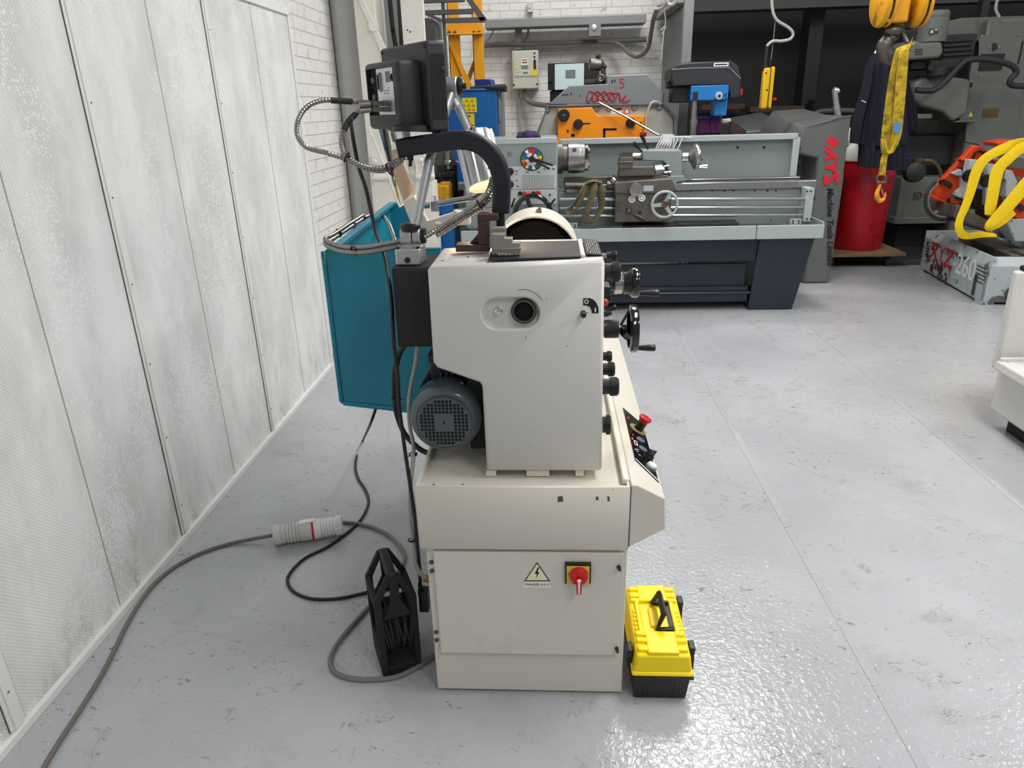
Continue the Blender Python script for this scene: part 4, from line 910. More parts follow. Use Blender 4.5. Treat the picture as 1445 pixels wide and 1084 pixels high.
for i in range(9):
    u_ = .2+.6*i/8; R = .072+.012*random.random(); tl = random.uniform(-.12,.12)
    b.tube([Q(u_+tl*math.cos(a*math.pi/9),.5,.135)+rv*R*math.sin(a*math.pi/9)*1.0+up*R*1.05*math.cos(a*math.pi/9) for a in range(18)], .0052, 6, 1, closed=True)
b.cyl(Q(.15,.5,.135), Q(.85,.5,.135), .045, n=20); build('wound_cable', b, 'cable_black', RE)
pl = P(595,838,1.76)
b = MB(); b.box(pl.x-.008, pl.x+.02, pl.y-.016, pl.y+.02, P(595,860,1.76).z, P(595,832,1.76).z); b.cyl((pl.x,pl.y,P(595,834,1.76).z), (pl.x-.003,pl.y,P(595,822,1.76).z), .008, .006, n=12)
build('mains_plug', b, 'black_plastic', None, 'black mains plug stuck in the right side of the cable reel', 'plug', bevel=.003)
# ------------------------------------------------------------------ yellow toolbox
TBX = thing('toolbox', 'yellow and black plastic toolbox on the floor against the cream cabinet', 'toolbox', (.30,1.74,0))
tb = dict(x0=.222, x1=.388, y0=1.586, y1=1.905)
b = MB(); b.prism([(tb['x0']+.004,tb['y0']+.006),(tb['x1']-.012,tb['y0']+.006),(tb['x1']-.012,tb['y1']-.006),(tb['x0']+.004,tb['y1']-.006)], 'Z', .002, .084, taper=[(tb['x0']-.001,tb['y0']),(tb['x1']-.004,tb['y0']),(tb['x1']-.004,tb['y1']),(tb['x0']-.001,tb['y1'])])
for x in (tb['x0']+.035, tb['x1']-.045): b.box(x-.006, x+.006, tb['y0']+.001, tb['y0']+.01, .006, .08)
build('tray_body', b, 'black_plastic', TBX, bevel=.007, label='black lower box')
b = MB(); b.box(tb['x0']-.006, tb['x1']+.004, tb['y0']-.008, tb['y1']+.006, .082, .090); build('rim', b, 'black_plastic', TBX, bevel=.003)
b = MB(); zl = .090
b.box(tb['x0']-.005, tb['x1']+.003, tb['y0']-.007, tb['y1']+.005, zl, zl+.016)
b.prism([(tb['x0'],tb['y0']-.002),(tb['x1']-.001,tb['y0']-.002),(tb['x1']-.001,tb['y1']),(tb['x0'],tb['y1'])], 'Z', zl+.012, .160, taper=[(tb['x0']+.008,tb['y0']+.001),(tb['x1']-.008,tb['y0']+.001),(tb['x1']-.008,tb['y1']-.008),(tb['x0']+.008,tb['y1']-.008)])
lid = build('lid', b, 'yellow_box', TBX, bevel=.009, seg=3, label='yellow lid')
# raised crown at both ends, the recess for the handle between them
xa, xb = tb['x0']+.012, tb['x1']-.012; ya_, yb_ = tb['y0']+.004, tb['y1']-.014
b = MB()
for y0, y1 in ((ya_, ya_+.088), (yb_-.078, yb_)):
    b.prism([(xa+.026,.16),(xb-.026,.16),(xb-.028,.170),(xa+.028,.170)], 'Y', y0, y1)
for y0, y1 in ((ya_+.01, ya_+.03),(ya_+.045,ya_+.062),(ya_+.072,ya_+.09),(yb_-.026,yb_-.008),(yb_-.058,yb_-.036),(yb_-.078,yb_-.064)):
    b.box(xa+.001, xa+.03, y0, y1, .152, .170); b.box(xb-.03, xb-.001, y0, y1, .152, .170)
for x in (xa, xb-.026): 
    for i in range(5):
        y = ya_+.10+i*.019; b.box(x+.002, x+.012 if x == xa else x+.024, y, y+.012, .152, .166)
b.box(xa+.012, xa+.026, ya_+.088, yb_-.078, .152, .170); b.box(xb-.026, xb-.012, ya_+.088, yb_-.078, .152, .170)
build('lid_crown', b, 'yellow_box', lid, bevel=.003)
b = MB(); b.box(xa+.05, xa+.078, ya_+.112, yb_-.106, .157, .168); build('handle_rest', b, 'yellow_box', lid, bevel=.004)
b = MB(); hx = xb-.046; ya2, yb2 = ya_+.092, yb_-.082
b.box(xb-.038, xb-.027, ya2, yb2, .160, .166)
b.tube([(hx+.018,ya2+.004,.168),(hx-.030,ya2+.004,.170),(hx-.012,ya2+.016,.214),(hx-.012,yb2-.016,.214),(hx-.030,yb2-.004,.170),(hx+.018,yb2-.004,.168)], .007, sm=1, square=True)
b.obox((hx-.012,(ya2+yb2)/2,.214), (.006,0,.004), (0,(yb2-ya2)/2-.014,0), (-.004,0,.007)); build('handle', b, 'black_plastic', TBX, bevel=.002)
for i, y in enumerate((ya_+.055, yb_-.045)):
    b = MB(); b.box(tb['x1']+.001, tb['x1']+.011, y-.02, y+.02, .075, .148); b.box(tb['x1']-.004, tb['x1']+.013, y-.018, y+.018, .14, .152); build('latch', b, 'black_plastic', TBX, bevel=.002)
b = MB(); b.box(tb['x0']-.013, tb['x0']+.0, ya_+.03, ya_+.07, .085, .148); build('hinge', b, 'black_plastic', TBX, bevel=.002)
# ------------------------------------------------------------------ loose things on top of the headstock
zt0 = 1.2585
def jaw(name, mb, m, label): return build(name, mb, m, None, label, 'chuck jaw', 'stepped chuck jaws on the headstock', bevel=.0012)
b = MB(); jy = HY+.045; k = S(714,340,jy); o = P(693,357,jy); X = lambda px: P(px,345,jy).x
st_ = [(693,354),(734,354),(734,340),(723,340),(723,334),(712,334),(712,328),(694,328)]
zz = lambda py: 1.2693+(357-py)*k*1.02
b.prism([(X(px),zz(py)) for px, py in st_], 'Y', jy, jy+.03)
b.prism([(X(694),zz(350)),(X(735),zz(350)),(X(735),zz(346.5)),(X(694),zz(346.5))], 'Y', jy-.002, jy+.032)
for i in range(8): b.box(X(695)+i*5*k, X(695)+i*5*k+2.6*k, jy, jy+.028, zz(357), zz(353.5))
jaw('chuck_jaw', b, 'jaw_steel', 'front stepped grey chuck jaw standing on the black mat')
b = MB(); jy2 = jy+.055; st2 = [(688,350),(697,350),(697,337),(712,337),(712,322),(690,322),(690,333),(688,335)]
b.prism([(X(px),zz(py)-.004) for px, py in st2], 'Y', jy2, jy2+.03); jaw('chuck_jaw', b, 'jaw_steel', 'chuck jaw half hidden behind the front jaw, lit warm by the lamp')
by = 1.78; b = MB(); zb_ = 1.2625
XX = lambda px: P(px,320,by).x
ZZ = lambda py: zb_+(347-py)*S(680,330,by)
b.box(XX(641), XX(690), by, by+.05, zb_, ZZ(337)); b.box(XX(674), XX(690), by, by+.05, ZZ(337), ZZ(304)); b.box(XX(674), XX(703), by, by+.05, ZZ(304), ZZ(295)); b.slab([(XX(660),by+.02,ZZ(337)),(XX(674),by+.02,ZZ(337)),(XX(674),by+.02,ZZ(322))], (0,.012,0))
build('angle_bracket', b, 'brown_paint', None, 'brown painted iron bracket standing on top of the headstock', 'bracket', bevel=.002)
# ------------------------------------------------------------------ the grey lathe standing across the bay
FL = thing('grey_lathe', 'grey engine lathe on a dark navy base, standing across behind the white lathe', 'lathe', (.85, 5.95, 0))
Y0 = 5.62                       # front lip of its chip tray
def fp(name, mb, m, parent=FL, **k): return build(name, mb, m, parent, **k)
b = MB(); yq = Y0+.06
x0, x1 = P(1061,400,yq).x, P(1150,345,yq).x; zt = P(1100,333,yq).z
b.hexa([(x0,yq+.05,0),(x1-.10,yq+.05,0),(x1-.10,yq+.60,0),(x0,yq+.60,0),(x0+.03,yq,zt),(x1,yq,zt),(x1,yq+.62,zt),(x0+.03,yq+.62,zt)]); fp('tail_pedestal', b, 'lathe_navy', bevel=.006)
b = MB(); x2 = P(700,400,yq).x; b.box(x2-.15, x2+.30, yq, yq+.62, 0, zt); fp('head_pedestal', b, 'lathe_navy', bevel=.006)
b = MB(); xl = x2+.30; xr = x0+.02
b.box(xl, xr, yq+.03, yq+.06, P(950,370,yq+.03).z, zt); b.box(xl, xr-.05, yq+.10, yq+.14, .14, P(950,373,yq+.1).z); b.box(xl, xr-.03, yq+.06, yq+.2, .07, P(950,406,yq+.06).z); fp('front_panel', b, 'lathe_navy', bevel=.004)
b = MB(); z = P(950,414,yq+.05).z; b.cyl((xl,yq+.045,z),(xr-.02,yq+.045,z), .012, n=12); b.box(xl,xr,yq+.25,yq+.5,.0,.1); fp('foot_brake_bar', b, 'lathe_navy')
b = MB(); tx1 = P(1163,325,Y0).x; txm = P(1067.5,328,Y0).x; zl0, zl1 = P(1000,339,Y0).z, P(1000,320,Y0).z
b.box(x2-.26, txm-.004, Y0, Y0+.02, zl0, zl1); b.box(txm+.004, tx1, Y0, Y0+.02, zl0, zl1)
b.box(x2-.26, tx1, Y0+.02, Y0+.72, zl0-.0, zl0+.02); b.box(tx1-.012, tx1, Y0+.01, Y0+.72, zl0, zl1+.02); b.box(x2-.26, tx1, Y0+.70, Y0+.72, zl0, zl1+.03)
fp('chip_tray', b, 'lathe_pale', bevel=.004)
b = MB(); b.box(P(955,322,Y0+.1).x, P(1040,322,Y0+.1).x, Y0+.05, Y0+.3, zl0+.02, zl1+.015); b.box(P(880,322,Y0+.1).x, P(955,322,Y0+.1).x, Y0+.05, Y0+.2, zl0+.02, zl1+.01); fp('swarf_screen', b, 'dark_clutter')
# bed, rods, end bracket
yb = 5.86; bx0, bx1 = P(788,300,yb).x, P(1137,300,yb).x
b = MB(); b.box(bx0, bx1, yb, yb+.30, P(960,318,yb).z, P(960,268,yb).z); fp('bed', b, 'lathe_grey', bevel=.006)
b = MB(); wx1 = P(1151,262,yb).x; zt_ = P(1000,257.5,yb-.02).z; zb_ = P(1000,268.5,yb-.02).z
b.box(bx0+.06, wx1, yb-.02, yb+.06, zb_, zt_); b.box(bx0+.06, wx1-.06, yb+.20, yb+.30, zb_, zt_+.008); fp('bed_way', b, 'steel', bevel=.006, label='bright ground steel bed ways')
b = MB()
for px in (975,1005,1023,1035,1065,1083,1095): b.rev([(.008,0),(.008,.001),(0,.001)], P(px,269,yb-.001), (0,-1,0), 10)
for px in (985,1037,1088): b.rev([(.006,0),(.006,.001),(0,.001)], P(px,311,yb-.001), (0,-1,0), 10)
fp('bed_screw', b, 'ink_black')
yr = 5.74
for py, r in ((281,.0145),(293,.013),(304,.013)):
    b = MB(); a = P(790,py+1,yr); c = P(1137,py-.5,yr); b.cyl(a, c, r, n=14); fp('feed_rod', b, 'steel')
b = MB(); e0, e1 = P(1136,290,yr-.03), P(1147,290,yr-.03); b.box(e0.x, e1.x, yr-.03, yr+.10, P(1141,312,yr).z, P(1141,265,yr).z); fp('end_bracket', b, 'lathe_pale', bevel=.004)
b = MB()
for px, py in ((1139,270),(1144.5,270),(1139,309),(1144.5,309)): b.rev([(.007,0),(.007,.002),(0,.002)], P(px,py,yr-.031), (0,-1,0), 10)
b.cyl(P(1147,280,yr), P(1149.5,280,yr), .014, n=12); fp('bracket_screw', b, 'ink_black')
for q in ((1115,309,1131,317),(801,315,815,323)):
    b = MB(); b.bpx(*q, yr-.02, .02); fp('tray_bracket', b, 'lathe_pale', bevel=.003)
    m_ = MB()
    for fx in (.25,.75):
        for fy in (.3,.7): m_.rev([(.007,0),(.007,.002),(0,.002)], P(q[0]+(q[2]-q[0])*fx, q[1]+(q[3]-q[1])*fy, yr-.021), (0,-1,0), 10)
    fp('tray_bracket_screw', m_, 'steel_dark')
# headstock
yh = 5.72
b = MB(); b.bpx(655, 196, 787, 322, yh, .55); hsb = fp('headstock', b, 'lathe_grey', bevel=.012)
b = MB(); b.bpx(700, 195, 785, 203, yh-.005, .02); fp('top_cover', b, 'lathe_pale', bevel=.004)
b = MB(); b.bpx(714, 234.5, 785.5, 288, yh-.006, .006, 0)
for i in range(12):
    for j in range(7): 
        x = 738+i*3.7; y = 248+j*2.9
        b.bpx(x, y, x+2.0, y+.9, yh-.0075, .002, 1)
for i in range(13): b.bpx(736.5+i*3.7, 246.5, 736.8+i*3.7, 268, yh-.007, .002, 1)
for x, y, w, h in ((727,240.5,4,2),(727,245.5,4,1.2),(727,254,4,1.6),(729,261.5,3,3),(742,242,4,2.5),(758,242,4,2.5),(767,237,3,3),(773,237,3,3),(779,237,4,3)): b.bpx(x, y, x+w, y+h, yh-.0075, .002, 1)
b.bpx(714, 266.8, 785.5, 267.4, yh-.007, .002, 1)
build('speed_chart', b, ['lathe_plate','pipe_grey'], hsb, label='pale engraved speed and feed chart plate')
dc_ = P(750.5,224.5,yh); k = S(750,224,yh)
b = MB(); b.rev([(16*k,0),(16*k,.010),(15*k,.014),(0,.014)], dc_, (0,-1,0), 40, 0)
cols = [1,2,3,4,5,1,3,6,2,4,1,5,3,2,6,1]
for ring_, (ra, rb_) in enumerate(((9.3,14.5),(4.6,8.8))):
    nseg = 16 if ring_ == 0 else 12
    for i in range(nseg):
        a0_, a1_ = 2*math.pi*i/nseg+.03, 2*math.pi*(i+1)/nseg-.03
        pts = [dc_+V((math.sin(a)*r*k, -.0145, math.cos(a)*r*k)) for a, r in ((a0_,ra),(a1_,ra),(a1_,rb_),(a0_,rb_))]
        b.slab(pts, (0,-.001,0), cols[i] if ring_ == 0 else (6 if i % 3 else cols[(i*5) % 16]))
b.cyl(dc_+V((0,-.014,0)), dc_+V((0,-.045,0)), 4.2*k, n=20, mi=0)
dial = build('speed_dial', b, ['ink_black','dial_red','dial_blue','dial_green','dial_yellow','dial_orange','white_plastic'], hsb, label='round speed dial with coloured segments')
b = MB(); b.cyl(dc_+V((.02,-.04,-.01)), P(775,238,yh-.12), .009, n=10); b.cyl(dc_+V((.02,-.035,0)), P(780,233,yh-.10), .009, n=10); build('dial_lever', b, 'black_plastic', dial)
b = MB(); b.rev([(.018,0),(.018,.003),(0,.003)], P(719,217,yh), (0,-1,0), 18); build('plug', b, 'pipe_grey', hsb)
for py in (242,260):
    b = MB(); b.rev([(.028,0),(.03,.02),(.026,.04),(0,.042)], P(720,py,yh), (0,-1,0), 20); build('selector_knob', b, 'black_plastic', hsb)
for px, m_ in ((734,'ink_black'),(740,'dial_red'),(746.5,'dial_orange'),(753,'ink_black'),(759.5,'red_plastic')):
    b = MB(); r = .018 if px > 758 else .0145; b.rev([(r*1.2,0),(r*1.2,.004),(r,.006),(r,.018),(0,.02)], P(px,273,yh-.006), (0,-1,0), 18, 0); build('push_button', b, m_, hsb, label={'ink_black':'black push button','dial_red':'dark red push button','dial_orange':'orange push button','red_plastic':'large red push button'}[m_])
for px in (718,776): 
    b = MB(); b.rev([(.008,0),(.008,.004),(0,.005)], P(px,275,yh-.006), (0,-1,0), 12); build('chart_screw', b, 'ink_black', hsb)
hwc = P(752,302,yh-.12); k = S(752,302,yh)
b = MB(); b.ring(hwc, (0,1,0), 24.5*k, .019, 44, 10); b.cyl(hwc+V((0,.12,0)), hwc+V((0,-.02,0)), .035, n=18)
for a in (100,220,340):
    an = math.radians(a); d = V((math.sin(an),0,math.cos(an))); b.obox(hwc+d*.07, d*.07, d.cross(V((0,1,0)))*.017, (0,.008,0))
fp('carriage_handwheel', b, 'black_gloss', label='black rimmed handwheel low on the headstock')
for px, py, qx, qy in ((722,292,726,280),(776,290,783,281)):
    b = MB(); b.cyl(P(px,py,yh-.05), P(qx,qy,yh-.1), .008, n=10); fp('gear_lever', b, 'black_plastic')
# chuck
cz = P(810,223,5.95); yc = 5.95; k = S(810,223,yc); X = lambda px: P(px,223,yc).x
b = MB(); b.cyl((X(785),yc,cz.z),(X(794),yc,cz.z), 21*k, n=36); b.cyl((X(793),yc,cz.z),(X(801),yc,cz.z), 17.5*k, n=36); fp('spindle_nose', b, 'steel_dark', bevel=.003)
b = MB(); b.rev([(19*k,0),(20.5*k,.004),(20.5*k,X(818)-X(801)),(20*k,X(818.5)-X(801)),(20*k,X(824)-X(801)),(19*k,X(825)-X(801)),(6*k,X(825)-X(801)),(6*k,.05)], (X(801),yc,cz.z), (1,0,0), 44)
for a in (35,155,275):
    an = math.radians(a); d = V((0,-math.cos(an),math.sin(an)))
    b.cyl(V((X(810),yc,cz.z))+d*20.2*k, V((X(810),yc,cz.z))+d*20.9*k, .018, n=12, mi=1)
ch = fp('chuck', b, ['steel','ink_black'], bevel=.002, label='bright three jaw chuck')
for a in (0,120,240):
    an = math.radians(a+60); d = V((0,-math.cos(an),math.sin(an))); b = MB(); o = V((X(824),yc,cz.z))
    for i, (r_, l) in enumerate(((15,5.5),(11,7.5),(7,4.5))): b.obox(o+d*r_*k+V((l*k*.5,0,0)), (l*k*.5,0,0), d*2.6*k, d.cross(V((1,0,0)))*.02)
    build('jaw', b, 'steel_dark', ch)
b = MB(); b.bpx(796, 250, 868, 262, 5.98, .1); b.cyl(P(797,262,5.80), P(848,263,5.80), .028, n=18); b.cyl(P(856,262,5.80), P(868,262,5.80), .036, n=20); fp('gap_bed', b, 'steel_dark', bevel=.004)
b = MB()
for px in (805,812): b.rev([(.010,0),(.010,.002),(0,.002)], P(px,265,5.772), (0,-1,0), 10)
fp('gap_screw', b, 'ink_black')
# carriage
ys = 5.60
b = MB(); b.bpx(868, 271, 947, 313, ys+.05, .2); b.ppx([(868,258),(948,252),(955,268),(945,273),(868,273)], ys+.03, .35); cr = fp('apron', b, 'dirty_iron', bevel=.006, label='oily brownish carriage apron')
b = MB(); c = P(897,267,ys+.03); b.rev([(.052,0),(.054,.03),(.05,.04),(.034,.042),(.033,.036),(0,.036)], c, (0,-1,0), 30); build('cross_dial', b, 'steel', cr)
for px, py in ((891.5,281),(905.5,279)):
    b = MB(); c = P(px,py,ys+.05); b.rev([(.027,0),(.027,.012),(0,.013)], c, (0,-1,0), 20, 0)
    b.rev([(.015,.013),(.015,.0135),(0,.0135)], c, (0,-1,0), 14, 1); b.rev([(.011,.0135),(.011,.014),(0,.014)], c, (0,-1,0), 14, 0); build('feed_knob', b, ['white_plastic','ink_black'], cr)
b = MB(); c = P(876,291,ys+.05); b.rev([(.026,0),(.026,.03),(0,.032)], c, (0,-1,0), 18); b.cyl(c+V((0,-.02,0)), P(868,287,ys), .01, n=10); build('engage_lever', b, 'steel_dark', cr)
b = MB(); a = P(887,298,ys+.04); b.sph(a, .024); b.cyl(a, P(896,304,ys-.02), .010, n=10); b.rev([(.010,0),(.017,.05),(.016,.10),(0,.10)], P(894,303,ys-.02), P(912,312,ys-.05)-P(894,303,ys-.02), 12, 1); build('feed_lever', b, ['steel_dark','black_plastic'], cr)
b = MB(); b.rev([(.013,0),(.013,.002),(0,.002)], P(903,300,ys+.049), (0,-1,0), 14); build('oil_plug', b, 'ink_black', cr)
b = MB(); b.bpx(908, 262, 922, 270, ys+.025, .01); build('data_plate', b, 'alu_bright', cr)
hc_ = P(938,288.5,ys-.03); k = S(938,288,ys)
b = MB(); b.ring(hc_, (0,1,0), 17.5*k, .0105, 40, 8); b.cyl(hc_+V((0,.08,0)), hc_+V((0,-.012,0)), .024, n=18, mi=1)
for a in (-100,20,140):
    an = math.radians(a+5); d = V((math.sin(an),0,math.cos(an))); t = d.cross(V((0,1,0)))
    b.hexa([hc_-t*.016+d*.01, hc_+t*.016+d*.01, hc_+t*.016+d*.01+V((0,.012,0)), hc_-t*.016+d*.01+V((0,.012,0)), hc_-t*.011+d*.096, hc_+t*.011+d*.096, hc_+t*.011+d*.096+V((0,.012,0)), hc_-t*.011+d*.096+V((0,.012,0))])
b.cyl(P(945,279,ys-.03), P(945,279,ys-.10), .012, n=12)
build('apron_handwheel', b, ['lathe_pale','rust_brown'], cr, label='pale three spoked handwheel')
b = MB(); a = P(940,306,ys); b.cyl(a, P(951,298,ys-.02), .009, n=10); b.sph(P(952,297,ys-.02), .018, mi=1); build('apron_lever', b, ['ink_black','rust_red'], cr)
b = MB(); b.bpx(868, 248, 943, 259, ys+.16, .22); b.bpx(882, 244, 905, 250, ys+.15, .2); b.ppx([(875,236),(923,235),(925,248),(873,249)], ys+.12, .14); sd = fp('cross_slide', b, 'dirty_iron', bevel=.005)
b = MB(); q_ = P(930,240,ys+.19); b.cyl(P(924,241,ys+.19), P(934,240,ys+.19), .045, n=26); b.cyl(P(934,240,ys+.19), P(937,240,ys+.19), .03, n=20); b.cyl(P(937,235,ys+.16), P(944,234,ys+.16), .008, n=10); b.cyl(P(936,244,ys+.2), P(947,243,ys+.2), .011, .009, n=10); build('compound_handle', b, 'steel', sd)
b = MB(); b.bpx(874, 222, 893, 238, ys+.11, .12); b.bpx(872, 228, 894, 230, ys+.10, .13); tp = fp('tool_post', b, 'dirty_iron', bevel=.004)
b = MB()
for px in (876,881,886,891): b.cyl(P(px,223,ys+.14), P(px,217,ys+.14), .011, n=8); b.cyl(P(px,217.5,ys+.14), P(px,215,ys+.14), .013, n=6)
build('clamp_screw', b, 'steel_dark', tp)
b = MB(); b.cyl(P(866,256,ys+.1), P(873,262,ys+.1), .02, n=14); b.sph(P(866,255,ys+.1), .027); fp('chip_wiper', b, 'steel')
# tailstock
yt = 5.84
b = MB(); b.ppx([(906.5,212),(962,212),(962.5,250),(946,250),(940,232),(936,227.5),(907,227)], yt, .22); tl = fp('tailstock', b, 'lathe_grey', bevel=.008)
b = MB(); b.ppx([(918,250),(966,248),(966,255),(955,257),(955,268),(945,269),(945,257),(918,258)], yt-.03, .28); build('tailstock_base', b, 'lathe_grey', tl, bevel=.004)
b = MB()
for px in (930,946): b.rev([(.01,0),(.01,.002),(0,.002)], P(px,254,yt-.031), (0,-1,0), 10)
build('base_screw', b, 'ink_black', tl)
b = MB(); b.cyl(P(892,221,yt+.1), P(908,221,yt+.1), .031, n=22); build('quill', b, 'steel', tl)
for a_, c_ in (((906,214,.02),(894,202,.0)),((915,212,.1),(905,190,.1))):
    b = MB(); b.cyl(P(a_[0],a_[1],yt+a_[2]), P((a_[0]+c_[0])/2,(a_[1]+c_[1])/2,yt+a_[2]), .008, n=10); b.cyl(P((a_[0]+c_[0])/2,(a_[1]+c_[1])/2,yt+a_[2]), P(c_[0],c_[1],yt+c_[2]), .013, .017, n=12); build('clamp_lever', b, 'black_plastic', tl)
hx = P(978,221,yt+.1); k = S(980,221,yt); XT = lambda px: P(px,221,yt+.1).x
b = MB(); b.cyl((XT(962),yt+.1,hx.z),(XT(970),yt+.1,hx.z), 7*k, n=24); b.rev([(5*k,0),(6*k,.02),(13*k,XT(977)-XT(968)),(17*k,XT(979)-XT(968)),(18.2*k,XT(981)-XT(968)),(18.2*k,XT(984)-XT(968)),(17*k,XT(986)-XT(968)),(15*k,XT(984)-XT(968)),(0,XT(981)-XT(968))], (XT(968),yt+.1,hx.z), (1,0,0), 36); tw = build('tailstock_handwheel', b, 'steel', tl)
b = MB(); b.rev([(.008,0),(.012,.03),(.016,.07),(0,.075)], P(985,235,yt+.05), (1,0,0), 14); b.cyl(P(984,226,yt+.05),P(992,225,yt+.05), .005, n=8, mi=1); build('crank_handle', b, ['chrome','ink_black'], tw)
# splash back panel
yp = 6.30
b = MB(); b.bpx(783, 200, 1124, 262, yp, .03); sp_ = fp('splash_back', b, 'lathe_grey')
b = MB(); za = P(950,191,yp-.1).z; b.bpx(790, 192.5, 1126, 200.5, yp-.06, .1); b.bpx(1116.5, 194, 1126, 262, yp-.06, .1); build('panel_frame', b, 'lathe_pale', sp_, bevel=.004)
b = MB()
for px, py in ((1041,208),(1078,208)): b.rev([(.012,0),(.012,.001),(0,.001)], P(px,py,yp-.001), (0,-1,0), 12)
for py in (210,230,250): b.cyl(P(1126,py,yp), P(1129,py,yp), .015, n=10)
build('panel_bolt', b, 'ink_black', sp_)
# strap, rag, cord lying on the lathe
b = MB(); sy = 5.68
def sp2(px, py, dy=0): return P(px,py,sy+dy)
b.ribbon([sp2(846,258,.10), sp2(838,257,.06), sp2(828,258,.02), sp2(820,272,-.02), sp2(810,288,-.03), sp2(803,293,-.03), sp2(806,299,-.03), sp2(815,292,-.03), sp2(822,278,-.01), sp2(830,262,.03)], (.05,.06,.03), .008, 6, bulge=.5)
b.ribbon([sp2(836,257,.06), sp2(838,268,-.02), sp2(833,285,-.04), sp2(827,302,-.05), sp2(828,312,-.05), sp2(836,314,-.05), sp2(843,305,-.05), sp2(849,290,-.04), sp2(848,275,-.03), sp2(845,262,.02)], (.05,-.05,.03), .008, 6, bulge=.5)
b.ribbon([sp2(826,258,.05), sp2(838,255.5,.05), sp2(850,258,.06)], (.0,.09,.0), .010, 4)
build('webbing_sling', b, 'olive_web', None, 'dirty olive webbing sling draped over the grey lathe bed beside the carriage', 'sling')
b = MB(); z = P(745,196,yh+.1).z
for px, w_r in ((738,9),(745,11),(752,9),(757,6)): b.sph((P(px,193,yh+.1).x, yh+.1+random.uniform(-.03,.03), z+.018), w_r*.0055, (1.1,1,.75), 14)
o = build('cloth', b, 'purple_cloth', None, 'crumpled purple cloth lying on top of the grey lathe headstock', 'cloth')
d_ = bpy.data.textures.new('crumple', 'CLOUDS'); d_.noise_scale = .03; ss = o.modifiers.new('s','SUBSURF'); ss.levels = ss.render_levels = 1; dm = o.modifiers.new('d','DISPLACE'); dm.texture = d_; dm.strength = .03
b = MB()
for i in range(6):
    x_ = 931+i*2.6; b.tube([P(x_+4,190,yp-.08), P(x_+2,196,yp-.09), P(x_-4+i,206,yp-.1), P(x_-6+i*1.5,212,yp-.1), P(x_+i*1.2,205,yp-.11), P(x_+7,193,yp-.08), P(x_+4,190,yp-.07)], .0055, 6, 4)
for x_ in (952,958): b.tube([P(x_+5,192,yp-.08), P(x_+2,202,yp-.09), P(x_-3,212,yp-.1)], .006, 6, 4)
b.tube([P(945,194,yp-.08), P(960,193.5,yp-.08), P(975,194.5,yp-.08)], .006, 6, 3)
build('cord_bundle', b, 'white_cord', None, 'coiled white cord hanging on the top rail of the grey lathe splash back', 'cord')
# ------------------------------------------------------------------ grey guillotine-like machine with the orange front
GM = thing('panel_machine', 'grey machine with a sloping top and an orange front panel behind the grey lathe', 'machine', (.4, 7.4, 0))
yg = 7.0
def gp_(name, mb, m, parent=GM, **k): return build(name, mb, m, parent, **k)
b = MB(); b.ppx([(752,200),(772,148.5),(936,147),(952,165),(952,260),(750,260)], yg, .7); gb = gp_('body', b, 'machine_beige', bevel=.006)
b = MB(); b.ppx([(774,147.5),(803,121),(857,118.5),(857,107),(914,104.5),(937,132),(937,146.5)], yg-.02, .6); tc_ = gp_('top_cover', b, 'machine_grey', bevel=.008)
b = MB(); b.ppx([(770,150.5),(937,147.5),(937,145.5),(770,148.5)], yg-.04, .05); b.ppx([(752,200),(772,149),(775,149),(756,200)], yg-.04, .05); b.ppx([(951,200),(951,166),(935,147),(938,147),(955,165),(955,200)], yg-.04, .05); gp_('edge_frame', b, 'machine_edge', bevel=.003)
b = MB(); b.ppx([(786,215),(788,153.5),(835,151.5),(843.5,163.5),(914,163),(912,215)], yg-.07, .07); og = gp_('orange_panel', b, 'orange_panel', bevel=.005, label='bright orange front panel')
for px, py, r in ((795.5,162.5,8.3),(816,175,6.6),(890,173,6.6)):
    b = MB(); k = S(px,py,yg); b.rev([(r*k,0),(r*k,.03),(r*.9*k,.04),(0,.042)], P(px,py,yg-.07), (0,-1,0), 24, 0)
    if r > 8: b.rev([(1.6*k,.042),(1.5*k,.046),(0,.046)], P(px,py,yg-.07), (0,-1,0), 14, 1)
    build('clamp_knob', b, ['black_matt','steel'], og)
b = MB(); b.bpx(822,173.4,833,175.2,yg-.073,.004); b.bpx(896,172.3,906,174,yg-.073,.004); b.bpx(806,189,811,193,yg-.073,.004); b.bpx(851,181,870,184,yg-.073,.004); b.bpx(851,181,854.5,196,yg-.073,.004); b.bpx(800,183,802.5,187,yg-.073,.004); build('slot', b, 'black_hole', og)
b = MB(); 
for px, py in ((773,154.5),(842,153),(859,152.5),(895,151.5),(930,151.5)): b.rev([(.028,0),(.028,.012),(.02,.02),(0,.021)], P(px,py,yg), (0,-1,0), 14)
gp_('bolt', b, 'machine_grey')
b = MB(); b.ppx([(884.5,150),(879.5,160.3),(890,160.3)], yg-.001, .001, 0); b.ppx([(884.5,152.2),(881.5,159.2),(888,159.2)], yg-.002, .001, 1); b.bpx(863,152.5,878,156,yg-.002,.002,0); b.bpx(863,156,878,160.5,yg-.002,.002,1); b.bpx(864.5,153.4,876.5,155.2,yg-.003,.002,2); build('warning_sign', b, ['red_plastic','white_plastic','ink_black'], gb, label='white and red warning triangle label')
b = MB(); b.text('5', P(877.5,118.5,yg-.0215), (1,0,0), (0,0,1), .12, .001, 0); b.bpx(863,113,865,117,yg-.022,.002,1); b.bpx(867,112,868.5,116.5,yg-.022,.002,1); b.bpx(793,133,802,134.5,yg-.022,.002,1); b.bpx(805,131,807,134,yg-.022,.002,1); b.bpx(818,133.5,819,137,yg-.022,.002,1); build('painted_number', b, ['graffiti_red','ink_black'], tc_, label='number 5 painted in red')
b = MB(); scr = [(826,145)]
xs = 826
pts = []
